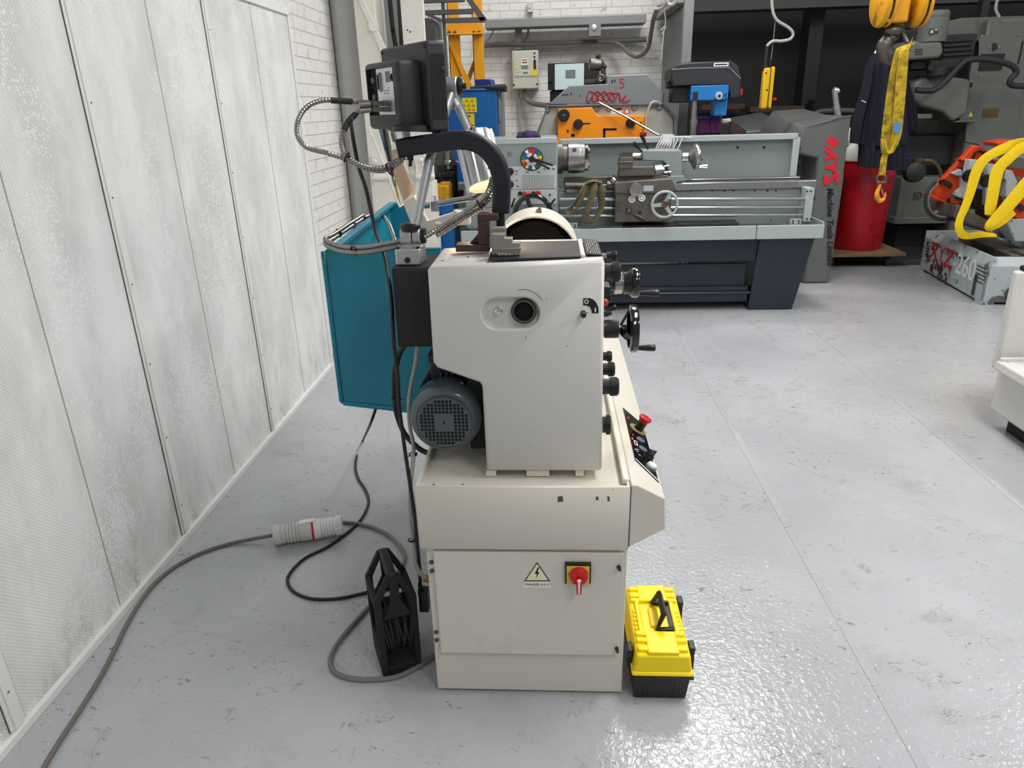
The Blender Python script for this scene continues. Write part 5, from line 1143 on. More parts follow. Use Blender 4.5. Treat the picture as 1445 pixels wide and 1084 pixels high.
for i in range(60):
    a = i*.55; cx_ = 829+i*.72; pts.append(P(cx_+5.2*math.cos(a), 137.5+7.5*math.sin(a)*(1-.25*(i/60))-1.0*(i % 3), yg-.026))
b.tube(pts, .0052, 5, 3); b.tube([P(868,143,yg-.026),P(873,131,yg-.026),P(876,143,yg-.026),P(883,134,yg-.026),P(879,145,yg-.026),P(889,141,yg-.026)], .0052, 5, 4)
build('painted_scrawl', b, 'graffiti_red', tc_, label='red scrawl painted across the sloping cover')
b = MB(); b.tube([P(845,144.5,yg-.10), P(884,165,yg-.14), P(930,191,yg-.2)], .011, 8, 2); build('steel_rod', b, 'steel', None, 'thin steel rod leaning diagonally across the orange panel', 'rod')
b = MB(); b.tube([P(909,190,yg-.12), P(911,175,yg-.12), P(914,158,yg-.12), P(919,146,yg-.12), P(926,143.5,yg-.1), P(932,147,yg-.08)], .011, 8, 6, mi=0); b.cyl(P(907,196,yg-.12), P(908,187,yg-.12), .03, n=14, mi=1); build('coolant_hose', b, ['cable_light','red_plastic'], None, 'grey bent hose with a red end in front of the orange panel', 'hose')
# clamp, lamp and screen standing on and behind it
TV = thing('machine_vice', 'small black vice and jointed clamp on top of the grey sloping machine', 'vice', P(842,118,yg+.3).to_tuple())
b = MB(); b.bpx(826, 112, 856, 118, yg+.2, .2); build('vice_base', b, 'dark_clutter', TV, bevel=.006)
b = MB(); b.rev([(.05,0),(.056,.02),(.056,.10),(.04,.12)], P(832,90,yg+.25), (1,.2,-.1), 22); build('vice_drum', b, 'steel_dark', TV)
b = MB(); b.tube([P(843,80,yg+.25), P(850,88,yg+.25), P(853,95,yg+.25)], .014, 8, 3); b.sph(P(844,79,yg+.25), .024); b.sph(P(853,94,yg+.25), .022); b.bpx(848,97,855,112,yg+.22,.06); build('clamp_arm', b, 'dark_clutter', TV)
b = MB(); b.ring(P(848,110,yg+.16), (0,1,0), .026, .01, 18, 8); b.bpx(848,107,860,113,yg+.18,.05); build('clamp_ring', b, 'steel_dark', TV)
b = MB(); b.bpx(778,88,846,127,7.9,.12); tb_s = thing('control_screen', 'black machine screen with a pale lit pane below the wall boxes', 'screen', P(805,130,7.95).to_tuple()); build('screen_frame', b, 'black_plastic', tb_s, bevel=.006)
b = MB(); b.bpx(773,89,780,116,7.85,.14); b.bpx(773,115,782,127,7.88,.1); build('screen_side', b, 'black_plastic', tb_s, bevel=.006)
b = MB(); b.bpx(783,90,824,126,7.893,.01); pn = build('screen_pane', b, 'screen_glow', tb_s, label='pale lit screen pane')
b = MB(); b.bpx(798,98.5,812,110.5,7.891,.004); build('screen_window', b, 'pipe_grey', pn)
b = MB(); b.box(P(790,127,8.0).x,P(800,127,8.0).x,8.0,8.1,0,P(795,127,8.0).z); b.bpx(776,128,793,150,7.95,.15); build('screen_stand', b, 'black_plastic', tb_s)
# ------------------------------------------------------------------ pillar drill
DP = thing('pillar_drill', 'blue pillar drill with a black belt cover behind the grey lathe', 'drill press', (P(980,190,6.85).x, 6.85, 0))
yd = 6.75
b = MB(); b.ppx([(948,98),(956,89.5),(975,87.5),(1032,85.5),(1042,93),(1046,110),(1046,138),(1030,140),(1028,121),(975,121),(950,122),(947,108)], yd, .42); cv = build('belt_cover', b, 'cover_black', DP, bevel=.014, seg=3)
b = MB(); b.tube([P(948.5,98.5,yd-.001),P(975,96.5,yd-.001),P(1029,95.3,yd-.001),P(1038,104,yd-.001),P(1045,111,yd-.001)], .006, 6, 1); build('cover_edge', b, 'pipe_grey', cv)
b = MB(); b.bpx(1007.5,88.5,1028,93.5,yd-.004,.004,0); b.bpx(1009,90,1026.5,92,yd-.005,.002,1); build('name_label', b, ['white_plastic','overall_navy'], cv, label='small white name label')
b = MB(); b.bpx(949,122,973,145,yd+.08,.22); b.bpx(941,113,949,125,yd+.1,.1); build('motor', b, 'black_plastic', DP, bevel=.008)
b = MB(); b.bpx(975,120.5,1028,141.5,yd-.03,.3); b.bpx(1008,141,1026,163.5,yd+.02,.14); hd_ = build('drill_head', b, 'press_blue', DP, bevel=.006)
b = MB(); b.rev([(.034,0),(.034,.02),(.028,.03),(0,.031)], P(1014,135.5,yd-.03), (0,-1,0), 22, 0); b.rev([(.012,.031),(.012,.036),(0,.036)], P(1014,135.5,yd-.03), (0,-1,0), 14, 1); build('quill_dial', b, ['alu_bright','ink_black'], hd_)
b = MB(); b.bpx(977.5,129.5,985,141,yd-.033,.004); b.rev([(.008,0),(.008,.003),(0,.003)], P(1021,134.5,yd-.03), (0,-1,0), 8); b.rev([(.008,0),(.008,.003),(0,.003)], P(1024,133,yd-.03), (0,-1,0), 8); b.rev([(.008,0),(.008,.003),(0,.003)], P(1024,138,yd-.03), (0,-1,0), 8); build('head_recess', b, 'ink_black', hd_)
b = MB(); b.bpx(1044,125,1048,134,yd+.05,.05); build('stop_button', b, 'red_plastic', DP)
pc_ = P(979.5,165,yd+.12)
b = MB(); b.cyl((pc_.x,pc_.y,.02),(pc_.x,pc_.y,P(979,141,yd+.12).z), .03, n=20); build('pillar', b, 'steel', DP)
b = MB(); b.cyl((pc_.x,pc_.y,P(979,176,yd+.12).z),(pc_.x,pc_.y,P(979,168,yd+.12).z), .037, n=20); build('collar', b, 'steel', DP)
b = MB(); b.box(pc_.x-.2,pc_.x+.3,pc_.y-.15,pc_.y+.25,0,.05); build('base', b, 'dark_steel', DP, bevel=.01)
b = MB(); b.cyl(P(1017,163,yd+.09),P(1017,172,yd+.09), .02, .012, n=16); build('drill_chuck', b, 'steel_dark', DP)
b = MB(); b.bpx(983,164,1020,167.5,6.95,.3,1); b.bpx(985,166,1017,188,6.98,.3,0)
for i in range(4): b.bpx(988+i*7.2,171,990+i*7.2,187,6.975,.01,0)
b.bpx(985,170,1017,172,6.97,.01,0); build('storage_crate', b, ['purple_crate','crate_blue'], None, 'purple plastic crate standing behind the blue pillar drill', 'crate', bevel=.004)
# ------------------------------------------------------------------ far left corner: column, gantry, bin, boxes
CO = thing('steel_column', 'white painted lattice steel column at the left corner behind the teal guard', 'column', (P(560,300,5.4).x, 5.5, 0))
yc = 5.4
def vp(mb, x0, x1, ytop, ybot, Y, d, mi=0):
    a, c = P(x0,100,Y).x, P(x1,100,Y).x; return mb.box(a, c, Y, Y+d, P(550,ybot,Y).z, P(550,ytop,Y).z, mi)
b = MB(); vp(b, 508, 537, -280, 330, yc, .03); vp(b, 528, 532, -280, 330, yc+.031, .22); build('column_leg', b, 'column_white', CO, bevel=.004)
b = MB(); vp(b, 572, 603, -280, 330, yc, .03); vp(b, 585, 590, -280, 330, yc+.031, .18); vp(b, 572, 603, -280, 330, yc+.22, .03); build('column_leg', b, 'column_white', CO, bevel=.004)
b = MB(); b.ppx([(503,-5),(511,-5),(548,75),(540,80)], yc-.015, .015); b.cyl(P(527,37,yc-.015), P(527,37,yc-.03), .035, n=18); build('diagonal_brace', b, 'column_white', CO, bevel=.003)
b = MB(); b.ppx([(523,220),(607,218),(611,248),(527,251)], yc-.02, .02); b.ppx([(525,249),(612,247),(612,252),(525,254)], yc-.06, .06); b.ppx([(528,253),(610,251),(616,345),(532,345)], yc-.03, .03); b.box(P(529,300,yc).x,P(611,300,yc).x,yc-.026,yc+.3,0,P(570,260,yc).z); build('base_plate', b, 'column_white', CO, bevel=.003)
b = MB()
for px, py in ((529,228),(594,226),(600,243),(604,240),(605,258),(598,232)): b.rev([(.018,0),(.016,.012),(.008,.018),(0,.018)], P(px,py,yc-.03), (0,-1,0), 10)
for px, py in ((575,42.5),(579,45)): b.rev([(.006,0),(.006,.002),(0,.002)], P(px,py,yc), (0,-1,0), 8, mi=1)
build('bolt', b, ['column_white','ink_black'], CO)
b = MB(); b.tube([P(549,-10,6.0),P(554,40,6.0),P(560,75,6.0)], .018, 8, 3); b.tube([P(562,-10,6.0),P(567,70,6.0)], .016, 8, 1); b.tube([P(553,42,6.0),P(557,42,6.0)], .03, 8, 1); build('pipe', b, 'black_plastic', None, 'pair of thin black pipes running down between the white column legs', 'pipe')
b = MB(); vp(b, 540, 572, -280, 330, 6.9, .1); build('cladding_sheet', b, 'sheet_galv', None, 'grey sheet seen between the legs of the white column', 'sheet')
b = MB(); b.box(P(603,100,6.9).x,P(628,100,6.9).x,6.7,6.85,0,P(615,25,6.7).z); build('cladding_sheet', b, 'dark_steel', None, 'dark grey sheet post right of the white column', 'sheet')
b = MB(); b.tube([P(603,28,6.4),P(614,32,6.4),P(618,42,6.4),P(617,90,6.4)], .02, 10, 5); build('pipe', b, 'pipe_grey', None, 'bent grey pipe beside the right leg of the white column', 'pipe')
# grey platform frame at the top
b = MB(); ym = 6.3
b.ppx([(655,-4),(664,-4),(687,27),(678,30)], ym, .06); b.ppx([(600,14.5),(667,12),(667,19),(600,21)], ym, .05); b.ppx([(628,25.5),(684,24),(684,31),(628,32)], ym, .05); b.ppx([(598,0),(655,-3),(655,2),(598,4)], ym, .05); b.ppx([(602,22),(607,20),(625,27),(624,31)], ym, .05); b.bpx(625,-5,629,110,ym+.02,.05)
build('platform_frame', b, 'dark_steel', None, 'dark grey angle iron platform frame at the top by the yellow gantry', 'frame')
# yellow gantry
GA = thing('press_gantry', 'yellow riveted steel frame standing behind the blue bin', 'press frame', (P(657,200,7.9).x, 8.0, 0))
yg2 = 7.8
xa, xb, xc, xd = P(633,60,yg2).x, P(649,60,yg2).x, P(667,60,yg2).x, P(682,60,yg2).x
zb_, zt_ = 1.25, 3.2
for q in ((xa,xb),(xc,xd)):
    b = MB(); b.box(q[0], q[1], yg2, yg2+.03, .0, zt_); b.box(q[0], q[0]+.012, yg2, yg2+.2, 0, zt_); build('upright', b, 'gantry_yellow', GA, bevel=.003)
b = MB(); b.box(xa-.01, xd, yg2-.03, yg2, P(650,49,yg2).z, P(650,31,yg2).z); b.box(xa-.01, xd, yg2-.08, yg2, P(650,50,yg2).z, P(650,48,yg2).z); cb_ = build('cross_beam', b, 'gantry_yellow', GA, bevel=.003)
b = MB()
for px in (634,642,669,676): b.rev([(.018,0),(.018,.012),(0,.014)], P(px,46,yg2-.03), (0,-1,0), 8)
build('bolt', b, 'rust_brown', cb_)
b = MB(); b.ppx([(633,60),(637,60),(668,124),(660,128)], yg2-.02, .02); b.ppx([(668,85),(671,92),(659,128),(651,128)], yg2+.1, .02); b.ppx([(635,112),(650,112),(650,130),(645,130)], yg2-.01, .01); build('diagonal_brace', b, 'gantry_yellow', GA, bevel=.002)
# blue bin and what lies on it
BB = thing('blue_bin', 'tall blue steel bin with yellow warning stickers in front of the yellow frame', 'bin', (P(670,200,7.0).x, 7.2, 0))
yb_ = 6.9
b = MB(); vp(b, 628, 700, 129, 420, yb_, .55); vp(b, 627, 702, 129, 132, yb_-.015, .58); bb = build('bin_body', b, 'bin_blue', BB, bevel=.008)
b = MB(); b.bpx(652,138,672.5,158.5,yb_-.003,.003,0)
b.bpx(659,160.5,669.5,180,yb_-.003,.003,0)
for i, (px, py) in enumerate(((659,142),(666,142),(655,148.5),(661,148.5),(668,148.5),(655,154.5),(662,154.5),(668.5,154.5))): b.ppx([(px,py-2),(px-2.2,py+1.6),(px+2.2,py+1.6)], yb_-.0045, .002, 1); b.ppx([(px,py-1),(px-1.2,py+1),(px+1.2,py+1)], yb_-.0055, .002, 0)
b.bpx(661,176,668,177.5,yb_-.0045,.002,1); b.bpx(661,163,664,165,yb_-.0045,.002,1); build('warning_sticker', b, ['yellow_sticker','ink_black'], bb, label='yellow sticker with rows of warning triangles')
b = MB(); vp(b, 701, 707, 131, 320, yb_+.05, .4); b.bpx(702,151,706,172,yb_+.04,.02); b.cyl(P(704,140,yb_), P(706,170,yb_), .012, n=8); build('bin_hinge_side', b, 'machine_grey', BB)
b = MB(); zt = P(665,129,yb_).z; a = P(672,121,yb_+.1); c = P(698,121,yb_+.1)
b.hexa([(a.x,yb_+.05,zt+.002),(c.x,yb_+.05,zt+.002),(c.x,yb_+.35,zt+.002),(a.x,yb_+.35,zt+.002),(a.x,yb_+.03,zt+.10),(c.x-.04,yb_+.03,zt+.10),(c.x-.02,yb_+.37,zt+.10),(a.x,yb_+.37,zt+.10)]); build('parts_tray', b, 'crate_blue', None, 'small dark blue parts tray on top of the blue bin', 'tray', bevel=.004)
b = MB(); b.cyl(P(686,125,yb_+.0)+V((0,0,.01)), P(713,125,yb_-.02)+V((0,0,.01)), .022, .03, n=12); b.cyl(P(664,127,yb_+.05)+V((0,0,.012)), P(690,125,yb_+.02)+V((0,0,.012)), .018, n=10); b.cyl(P(711,121,yb_),P(711,130,yb_), .03, n=10); build('steel_bar', b, 'dark_clutter', None, 'dark steel bar with a thick end lying on the blue bin rim', 'bar')
# clutter on the floor in the gap below
b = MB(); b.bpx(612,262,634,284,5.8,.2); b.bpx(620,258,634,264,5.85,.13); build('yellow_case', b, 'hook_yellow', None, 'small yellow case among the clutter behind the white column', 'case', bevel=.008)
b = MB(); b.box(P(606,300,5.8).x,P(640,300,5.8).x,5.78,6.06,0,P(623,284.5,5.8).z); build('blue_cabinet', b, 'bin_blue', None, 'low blue cabinet carrying the small yellow case behind the chrome rods', 'cabinet', bevel=.006)
b = MB(); b.box(P(648,300,6.75).x,P(700,300,6.75).x,6.7,6.86,0,P(670,258,6.7).z); build('grey_cabinet', b, 'machine_grey', None, 'plain grey cabinet standing behind the silver lamp head', 'cabinet', bevel=.008)
b = MB(); b.box(P(610,300,6.1).x,P(642,300,6.1).x,6.08,6.34,0,P(625,252.5,6.1).z); build('tool_stand', b, 'black_matt', None, 'dark stand carrying the greasy vice behind the small yellow case', 'stand', bevel=.005)
VB = thing('bench_vice', 'dark greasy bench vice and tools heaped left of the lamp head', 'vice', P(630,262,6.3).to_tuple())
b = MB(); b.bpx(612,243,640,252,6.1,.2); b.bpx(616,232,630,244,6.12,.15); build('vice_jaw', b, 'dark_clutter', VB, bevel=.01)
b = MB(); b.cyl(P(640,232,6.2),P(642,270,6.2), .03, n=12); b.cyl(P(648,268,6.2),P(648,285,6.2), .04, .03, n=12); build('vice_screw', b, 'dark_clutter', VB)
b = MB(); b.tube([P(628,215,6.2),P(631,232,6.2),P(634,262,6.2),P(637,290,6.2)], .03, 8, 4); b.tube([P(637,214,6.25),P(641,238,6.25),P(644,275,6.25)], .02, 8, 4); b.tube([P(643,228,6.2),P(650,232,6.2),P(655,240,6.2)], .008, 6, 4); build('hose', b, 'steel_dark', None, 'dark hoses hanging behind the lamp arm left of the lamp head', 'hose')
b = MB(); b.cyl(P(633,214,6.1),P(634,238,6.1), .026, n=10); b.sph(P(633,230,6.1), .035); build('valve', b, 'steel', None, 'grey pipe fitting hanging beside the white column', 'fitting')
# things fixed to the back wall
EP = thing('electrical_panel', 'beige electrical panel with stickers on the white brick back wall', 'electrical panel', (P(741,126,8.75).x, 8.85, P(741,126,8.75).z))
ye = 8.74
b = MB(); b.bpx(723,71,760,125.5,ye,.255); pb_ = build('panel_box', b, 'box_beige', EP, bevel=.012)
b = MB(); b.bpx(723,109,760,109.8,ye-.002,.004); b.bpx(725.5,72.5,758.5,108,ye-.008,.009); build('panel_door', b, 'box_beige', pb_, bevel=.004)
b = MB(); b.bpx(735.5,83,745,97,ye-.011,.003,0); b.bpx(735.5,92,745.5,97,ye-.012,.003,1); b.bpx(736.5,84,744,85.5,ye-.012,.002,2); b.bpx(737,87,744,89.5,ye-.012,.002,4); b.bpx(726,94,731,98,ye-.011,.003,3); b.bpx(748.5,99,758,106,ye-.011,.003,3); b.bpx(725.5,100,747,106,ye-.011,.003,5); b.bpx(727,101.5,735,102.3,ye-.012,.002,4); b.bpx(738,101.5,745,104,ye-.012,.002,4); build('panel_sticker', b, ['white_plastic','machine_grey','red_plastic','yellow_sticker','pipe_grey','grey_white'], pb_, label='white, yellow and grey stickers')
b = MB(); b.bpx(753,84,756.5,97,ye-.02,.012); b.bpx(753,79,755.5,81.5,ye-.014,.006); b.bpx(753,74,755.5,76,ye-.014,.006); build('panel_switch', b, 'ink_black', pb_)
b = MB()
for px, py in ((725,120),(758,119)): b.rev([(.012,0),(.012,.002),(0,.002)], P(px,py,ye), (0,-1,0), 10)
build('panel_screw', b, 'ink_black', pb_)
b = MB(); b.tube([P(739,125,8.85),P(741,136,8.85),P(748,144,8.8),P(760,147.5,8.6),P(775,149,8.2)], .03, 10, 5); build('cable_bundle', b, 'cable_grey', None, 'thick grey cable bending from the beige panel to the grey machine', 'cable')
b = MB(); b.tube([P(732,126,8.92),P(733,150,8.92),P(735,192,8.92)], .012, 8, 3); build('wall_cable', b, 'cable_light', None, 'thin cable hanging straight down from the beige panel', 'cable')
b = MB(); b.tube([P(744.5,36,8.9),P(745.5,46,8.9),P(742,56,8.9),P(740,60,8.9)], .012, 8, 4); build('wall_cable', b, 'cable_light', None, 'short thin cable between the wall rail and the pipe above the beige panel', 'cable')
b = MB(); b.tube([P(698,36,8.9),P(695,46,8.9),P(690,55,8.9),P(684,62,8.9)], .008, 8, 4); build('wall_cable', b, 'cable_light', None, 'thin cable curving down beside the yellow frame top', 'cable')
b = MB(); b.bpx(744,2.5,752,17,8.9,.1); b.bpx(745.5,8,750,12,8.89,.01); b.bpx(749.5,17,751.5,22,8.95,.03); build('junction_box', b, 'grey_white', None, 'small white box high on the wall above the grey rail', 'box', bevel=.008)
b = MB(); b.bpx(831,31.5,848,51,8.5,.2); b.rev([(.034,0),(.034,.006),(.025,.012),(0,.014)], P(838.5,39,8.5), (0,-1,0), 18, 1); build('switch_box', b, ['box_grey','alu_bright'], None, 'grey metal switch box under the wall rail', 'box', bevel=.006)
b = MB(); b.tube([P(684,66,8.80),P(700,62,8.78),P(745,62.5,8.78),P(800,60.5,8.78),P(860,59.5,8.78),P(876,64,8.7),P(887,75,8.55),P(898,80,8.4),P(908,76,8.2),P(915,66,7.8),P(919,45,7.4),P(922,28,7.1),P(928,12,7.0),P(936,7,6.95)], .02, 8, 5); build('wall_cable', b, 'cable_taupe', None, 'long brown cable along the wall pipe, sagging and rising at the grey partition', 'cable')
b = MB(); b.tube([P(941,-2,6.9),P(943,5,6.9),P(948,7,6.88),P(953,3,6.86),P(955,-3,6.85)], .016, 8, 5); b.tube([P(924,13,7.0),P(934,11,6.95),P(941,2,6.9)], .014, 8, 4); build('cable_loop', b, 'cable_light', None, 'loop of light grey cable at the top of the grey partition', 'cable')
b = MB(); b.tube([P(937,12,7.0),P(939,30,7.0),P(936,50,7.0),P(933,84,7.0)], .006, 6, 4); b.tube([P(932,43,7.0),P(940,36,7.0),P(934,48,7.0)], .006, 6, 3); build('hanging_wire', b, 'cable_light', None, 'thin wire hanging on the grey partition', 'wire')
# ------------------------------------------------------------------ pendant control
ypd = 6.9
PD = thing('pendant_control', 'yellow crane pendant control hanging on its cable before the dark wall', 'control', P(1084,154,ypd).to_tuple())
b = MB(); b.bpx(1076,95.5,1085.5,153.5,ypd,.07); build('pendant_body', b, 'pendant_yellow', PD, bevel=.012)
b = MB(); b.bpx(1086.2,94,1091.5,153,ypd+.005,.06); build('pendant_back', b, 'pendant_yellow', PD, bevel=.01)
b = MB(); b.bpx(1085,96,1086.6,152,ypd+.01,.05)
for px, py in ((1081,103),(1082.5,127),(1083.5,151)): b.rev([(.008,0),(.008,.002),(0,.002)], P(px,py,ypd-.001), (0,-1,0), 8)
build('pendant_seam', b, 'ink_black', PD)
b = MB(); b.cyl(P(1091,140,ypd+.03),P(1095.5,140,ypd+.03), .012, n=12); build('pendant_button', b, 'red_plastic', PD)
b = MB(); k = S(1082,80,ypd)
b.rev([(2.2*k,0),(2.6*k,8*k),(3.5*k,16*k),(3.0*k,22*k),(4*k,26*k),(4*k,31*k)], P(1082.5,65,ypd+.03), (0,0,-1), 12); b.cyl(P(1087,84,ypd+.03),P(1086,96,ypd+.03), .012, n=8); build('cable_boot', b, 'black_plastic', PD)
b = MB(); b.tube([P(1089,-15,ypd+.03),P(1090,12,ypd+.03),P(1096,28,ypd+.03),P(1112,38.5,ypd+.03),P(1119,47,ypd+.03),P(1115,55,ypd+.03),P(1103,58,ypd+.03),P(1091,58,ypd+.03),P(1084,63,ypd+.03),P(1082.5,67,ypd+.03)], .0125, 8, 6); build('pendant_cable', b, 'cable_light', PD)
b = MB(); b.tube([P(1094,28,ypd+.05),P(1092,50,ypd+.05),P(1088,85,ypd+.05)], .004, 6, 3); build('safety_wire', b, 'pipe_grey', PD)
# ------------------------------------------------------------------ covered machines
y1 = 6.62
XC = thing('covered_machine', 'machine under a grey fabric cover printed with a red logo and black script', 'covered machine', (2.4, 7.0, 0))
P_ = lambda px, py: (P(px,py,y1).x, P(px,py,y1).z)
fr = [(1130,175),(1150,171),(1187,163),(1184.5,397),(1143,398),(1146,214),(1128,205)]
xr = P(1186,280,y1).x; xl = P(1129,200,y1).x; xm = P(1146,300,y1).x
zt = P(1187,164,y1).z
b = MB()
b.prism([(xm,0.004),(xr+.005,0.004),(xr,zt),(xr-.12,zt-.012),(xl+.02,zt-.09),(xl,zt-.14),(xl,zt-.30),(xm-.01,zt-.34)], 'Y', y1, y1+.85, taper=[(xm-.05,0.004),(xr+.005,0.004),(xr,zt+.0),(xr-.15,zt+.06),(xl-.02,zt+.05),(xl-.12,zt-.1),(xl-.12,zt-.30),(xm-.08,zt-.34)])
cvb = build('fabric_cover', b, 'tarp_grey', XC, bevel=.02, seg=3)
b = MB(); b.box(xl-.2, xm, y1+.3, y1+.8, .005, zt-.28); build('cover_side', b, 'tarp_grey', XC, bevel=.02)
b = MB()
def L2(px, py): return P(px,py,y1-.003)
b.slab([L2(1166,199),(L2(1173,192)),L2(1184,200),L2(1177,210)], (0,.003,0), 0)
b.slab([L2(1164.5,201),L2(1165.5,204),L2(1175,211.5),L2(1173.5,212.5),L2(1164,206)], (0,.003,0), 0)
def stroke(a, c, w):
    A, C = L2(*a), L2(*c); d = (C-A).normalized(); n = V((d.z,0,-d.x))*w*.5; b.slab([q+V((0,-.0008*len(b.bm.verts)/8,0)) for q in (A-n,A+n,C+n,C-n)], (0,.002,0), 0)
W = .03
stroke((1178,217),(1164,226),W); stroke((1165,211),(1181.5,224),W)
stroke((1164.5,236),(1173,236),W); stroke((1172,236),(1181,229),W); stroke((1172,236),(1180,243),W)
stroke((1164.5,247),(1164,261),W); stroke((1180.5,244),(1180.5,258),W); stroke((1164,260),(1180,245.5),W)
build('printed_logo', b, 'logo_red', cvb, label='red printed letters running down the cover')
b = MB(); b.text('Machine Tools Limited', P(1171.5,321,y1-.006), P(1170.5,330,y1-.0035)-P(1170.5,310,y1-.0035), (1,0,0), .078, .0012, shear=.18, sx=.98, weight=.0012); build('printed_script', b, 'ink_black', cvb, label='thin black slanted script running down the cover')
b = MB(); b.tube([V((xl+.015,y1-.006,zt-.085)), V(((xl+xr)/2,y1-.006,zt-.04)), V((xr-.1,y1-.006,zt-.01)), V((xr-.005,y1-.006,zt))], .006, 6, 4); build('seam_highlight_piping', b, 'tarp_grey', cvb)
y2 = 7.55
b = MB(); xa2, xb2 = P(1046,185,y2).x, P(1110,185,y2).x; z2 = P(1100,173,y2).z
b.prism([(xa2,0),(xb2,0),(xb2,z2),(xa2+.3,z2-.06),(xa2,z2-.07)], 'Y', y2, y2+.75, taper=[(xa2+.0,0),(xb2-.1,0),(xb2-.12,z2+.02),(xa2+.38,z2+.09),(xa2-.05,z2+.03)])
build('covered_machine', b, 'tarp_grey', None, 'lower machine under a plain grey fabric cover behind the grey lathe splash back', 'covered machine', bevel=.02)
b = MB(); b.ppx([(1031,171),(1033,170),(1053,184),(1053,200),(1045,200),(1033,187),(1031,200),(1029,200)], y2-.1, .05); b.box(P(1046,190,y2-.1).x,P(1052,190,y2-.1).x,y2-.1,y2-.05,0,P(1049,195,y2-.1).z); build('brown_frame', b, 'brown_paint', None, 'small brown sloping frame beside the plain grey covered machine', 'frame')
b = MB(); b.hexa([P(1018,175,7.35),P(1032,172,7.35),P(1032,172,7.7),P(1018,175,7.7),P(1018,168,7.35),P(1031,167,7.35),P(1031,167,7.7),P(1018,168,7.7)]); build('rag', b, 'rag_white', None, 'pale rag bundle between the purple crate and the brown frame', 'rag', bevel=.01)
b = MB(); yf = 7.12; b.tube([P(1178,126,yf),P(1180,145,yf),P(1183.5,170,yf),P(1187,215,yf),P(1187,250,yf)], .024, 10, 4, radii=[.026,.026,.03,.034,.034,.03,.02]); b.cyl(P(1176,127,yf),P(1182,128.5,yf), .028, n=12); b.tube([P(1181,130,yf),P(1184.5,129,yf),P(1184,127,yf)], .008, 6, 3); b.cyl((P(1187,250,yf).x,yf,0),P(1187,250,yf),.02,n=10); build('taped_pole', b, 'foil_tape', None, 'pole wrapped in silver tape standing behind the printed grey cover', 'pole')
# dark shelving against the bay wall
b = MB(); b.bpx(990,147,1051,154,9.6,.4); b.bpx(1059,150,1136,157,9.5,.5); b.bpx(1002,143,1020,148,9.62,.3); sh_ = build('shelf', b, 'rust_brown', None, 'rusty steel shelf along the dark bay wall', 'shelf')
b = MB(); b.bpx(1062,157,1128,178,9.4,.3); build('scrap_bin', b, 'black_matt', None, 'dark steel bin below the rusty shelf with worn pale lettering', 'bin')
b = MB(); random.seed(5)
x = 1095
for i in range(9):
    w = random.uniform(1.2,3.2); b.bpx(x, 158.5+random.uniform(0,1.2), x+w*.5, 161.5+random.uniform(-.8,.5), 9.395, .003); b.bpx(x, 159.8, x+w, 160.4, 9.395, .003); x += w+.7
build('worn_marks', b, 'pipe_grey', None, 'worn pale marks on the dark bin below the rusty shelf', 'marks')
b = MB(); b.tube([P(1145,178,9.0),P(1147,165,9.0),P(1153,159,9.0),P(1165,156.5,9.0),P(1190,156,9.0),P(1230,158,9.0)], .028, 8, 5); build('bent_pipe', b, 'pipe_grey', None, 'bent grey pipe before the dark wall behind the printed cover', 'pipe')
b = MB(); b.bpx(1146,146,1182,175,9.3,.5); b.bpx(1150,140,1188,148,9.35,.4); build('dark_cabinet', b, 'black_matt', None, 'dark cabinet in shadow behind the silver taped pole', 'cabinet', bevel=.01)
# ------------------------------------------------------------------ red bucket on its dolly
yk = 7.6
k = S(1228,300,yk); bc = P(1207,345,yk); bz = P(1220,348,yk).z
b = MB(); zt = P(1225,225,yk).z; hh = zt-bz
b.rev([(33*k,0),(34*k,.01),(36*k,hh*.80),(37*k,hh*.82),(37.5*k,hh*.85),(36.5*k,hh*.88),(37.5*k,hh*.985),(39*k,hh*.99),(39*k,hh),(37*k,hh),(36*k,hh*.9),(33*k,.03),(0,.03)], (bc.x,yk,bz), (0,0,1), 48)
BK = build('bucket', b, 'bucket_red', None, 'large red scratched bucket standing on a small wooden dolly', 'bucket')
b = MB(); b.cyl((bc.x,yk,bz+hh*.9), (bc.x,yk,bz+hh*.93), 36*k, n=40); build('contents', b, 'rust_brown', BK, label='rusty brown contents')
DL = thing('dolly', 'wooden board dolly on castors under the red bucket', 'dolly', (bc.x, yk, 0))
b = MB(); b.box(bc.x-.42, bc.x+.36, yk-.36, yk+.3, bz-.035, bz-.001); build('board', b, 'board_wood', DL, bevel=.004)
for dx, dy in ((-.34,-.27),(.22,-.27),(-.34,.22),(.22,.22)):
    b = MB(); b.cyl((bc.x+dx-.018,yk+dy,.052),(bc.x+dx+.018,yk+dy,.052), .048, n=18, mi=0); b.box(bc.x+dx-.026,bc.x+dx-.02,yk+dy-.02,yk+dy+.02,.045,bz-.036,1); b.box(bc.x+dx+.02,bc.x+dx+.026,yk+dy-.02,yk+dy+.02,.045,bz-.036,1); b.box(bc.x+dx-.03,bc.x+dx+.03,yk+dy-.03,yk+dy+.03,bz-.045,bz-.036,1); build('castor', b, ['rubber_black','steel_dark'], DL)
b = MB(); 
pts = [P(1192,190,7.7),P(1203,182,7.7),P(1206,200,7.7),P(1198,212,7.7)]
b.sph(P(1196,196,7.75), .075, (1,.7,1.3), 14); b.sph(P(1203,190,7.8), .06, (1,.8,1.2), 12); b.sph(P(1201,219,7.72), .075, (1,.8,1.6), 12); o = build('rag', b, 'rag_white', None, 'white rag bundle behind the printed cover above the red bucket', 'rag')
dm = o.modifiers.new('d','DISPLACE'); dm.texture = d_; dm.strength = .06
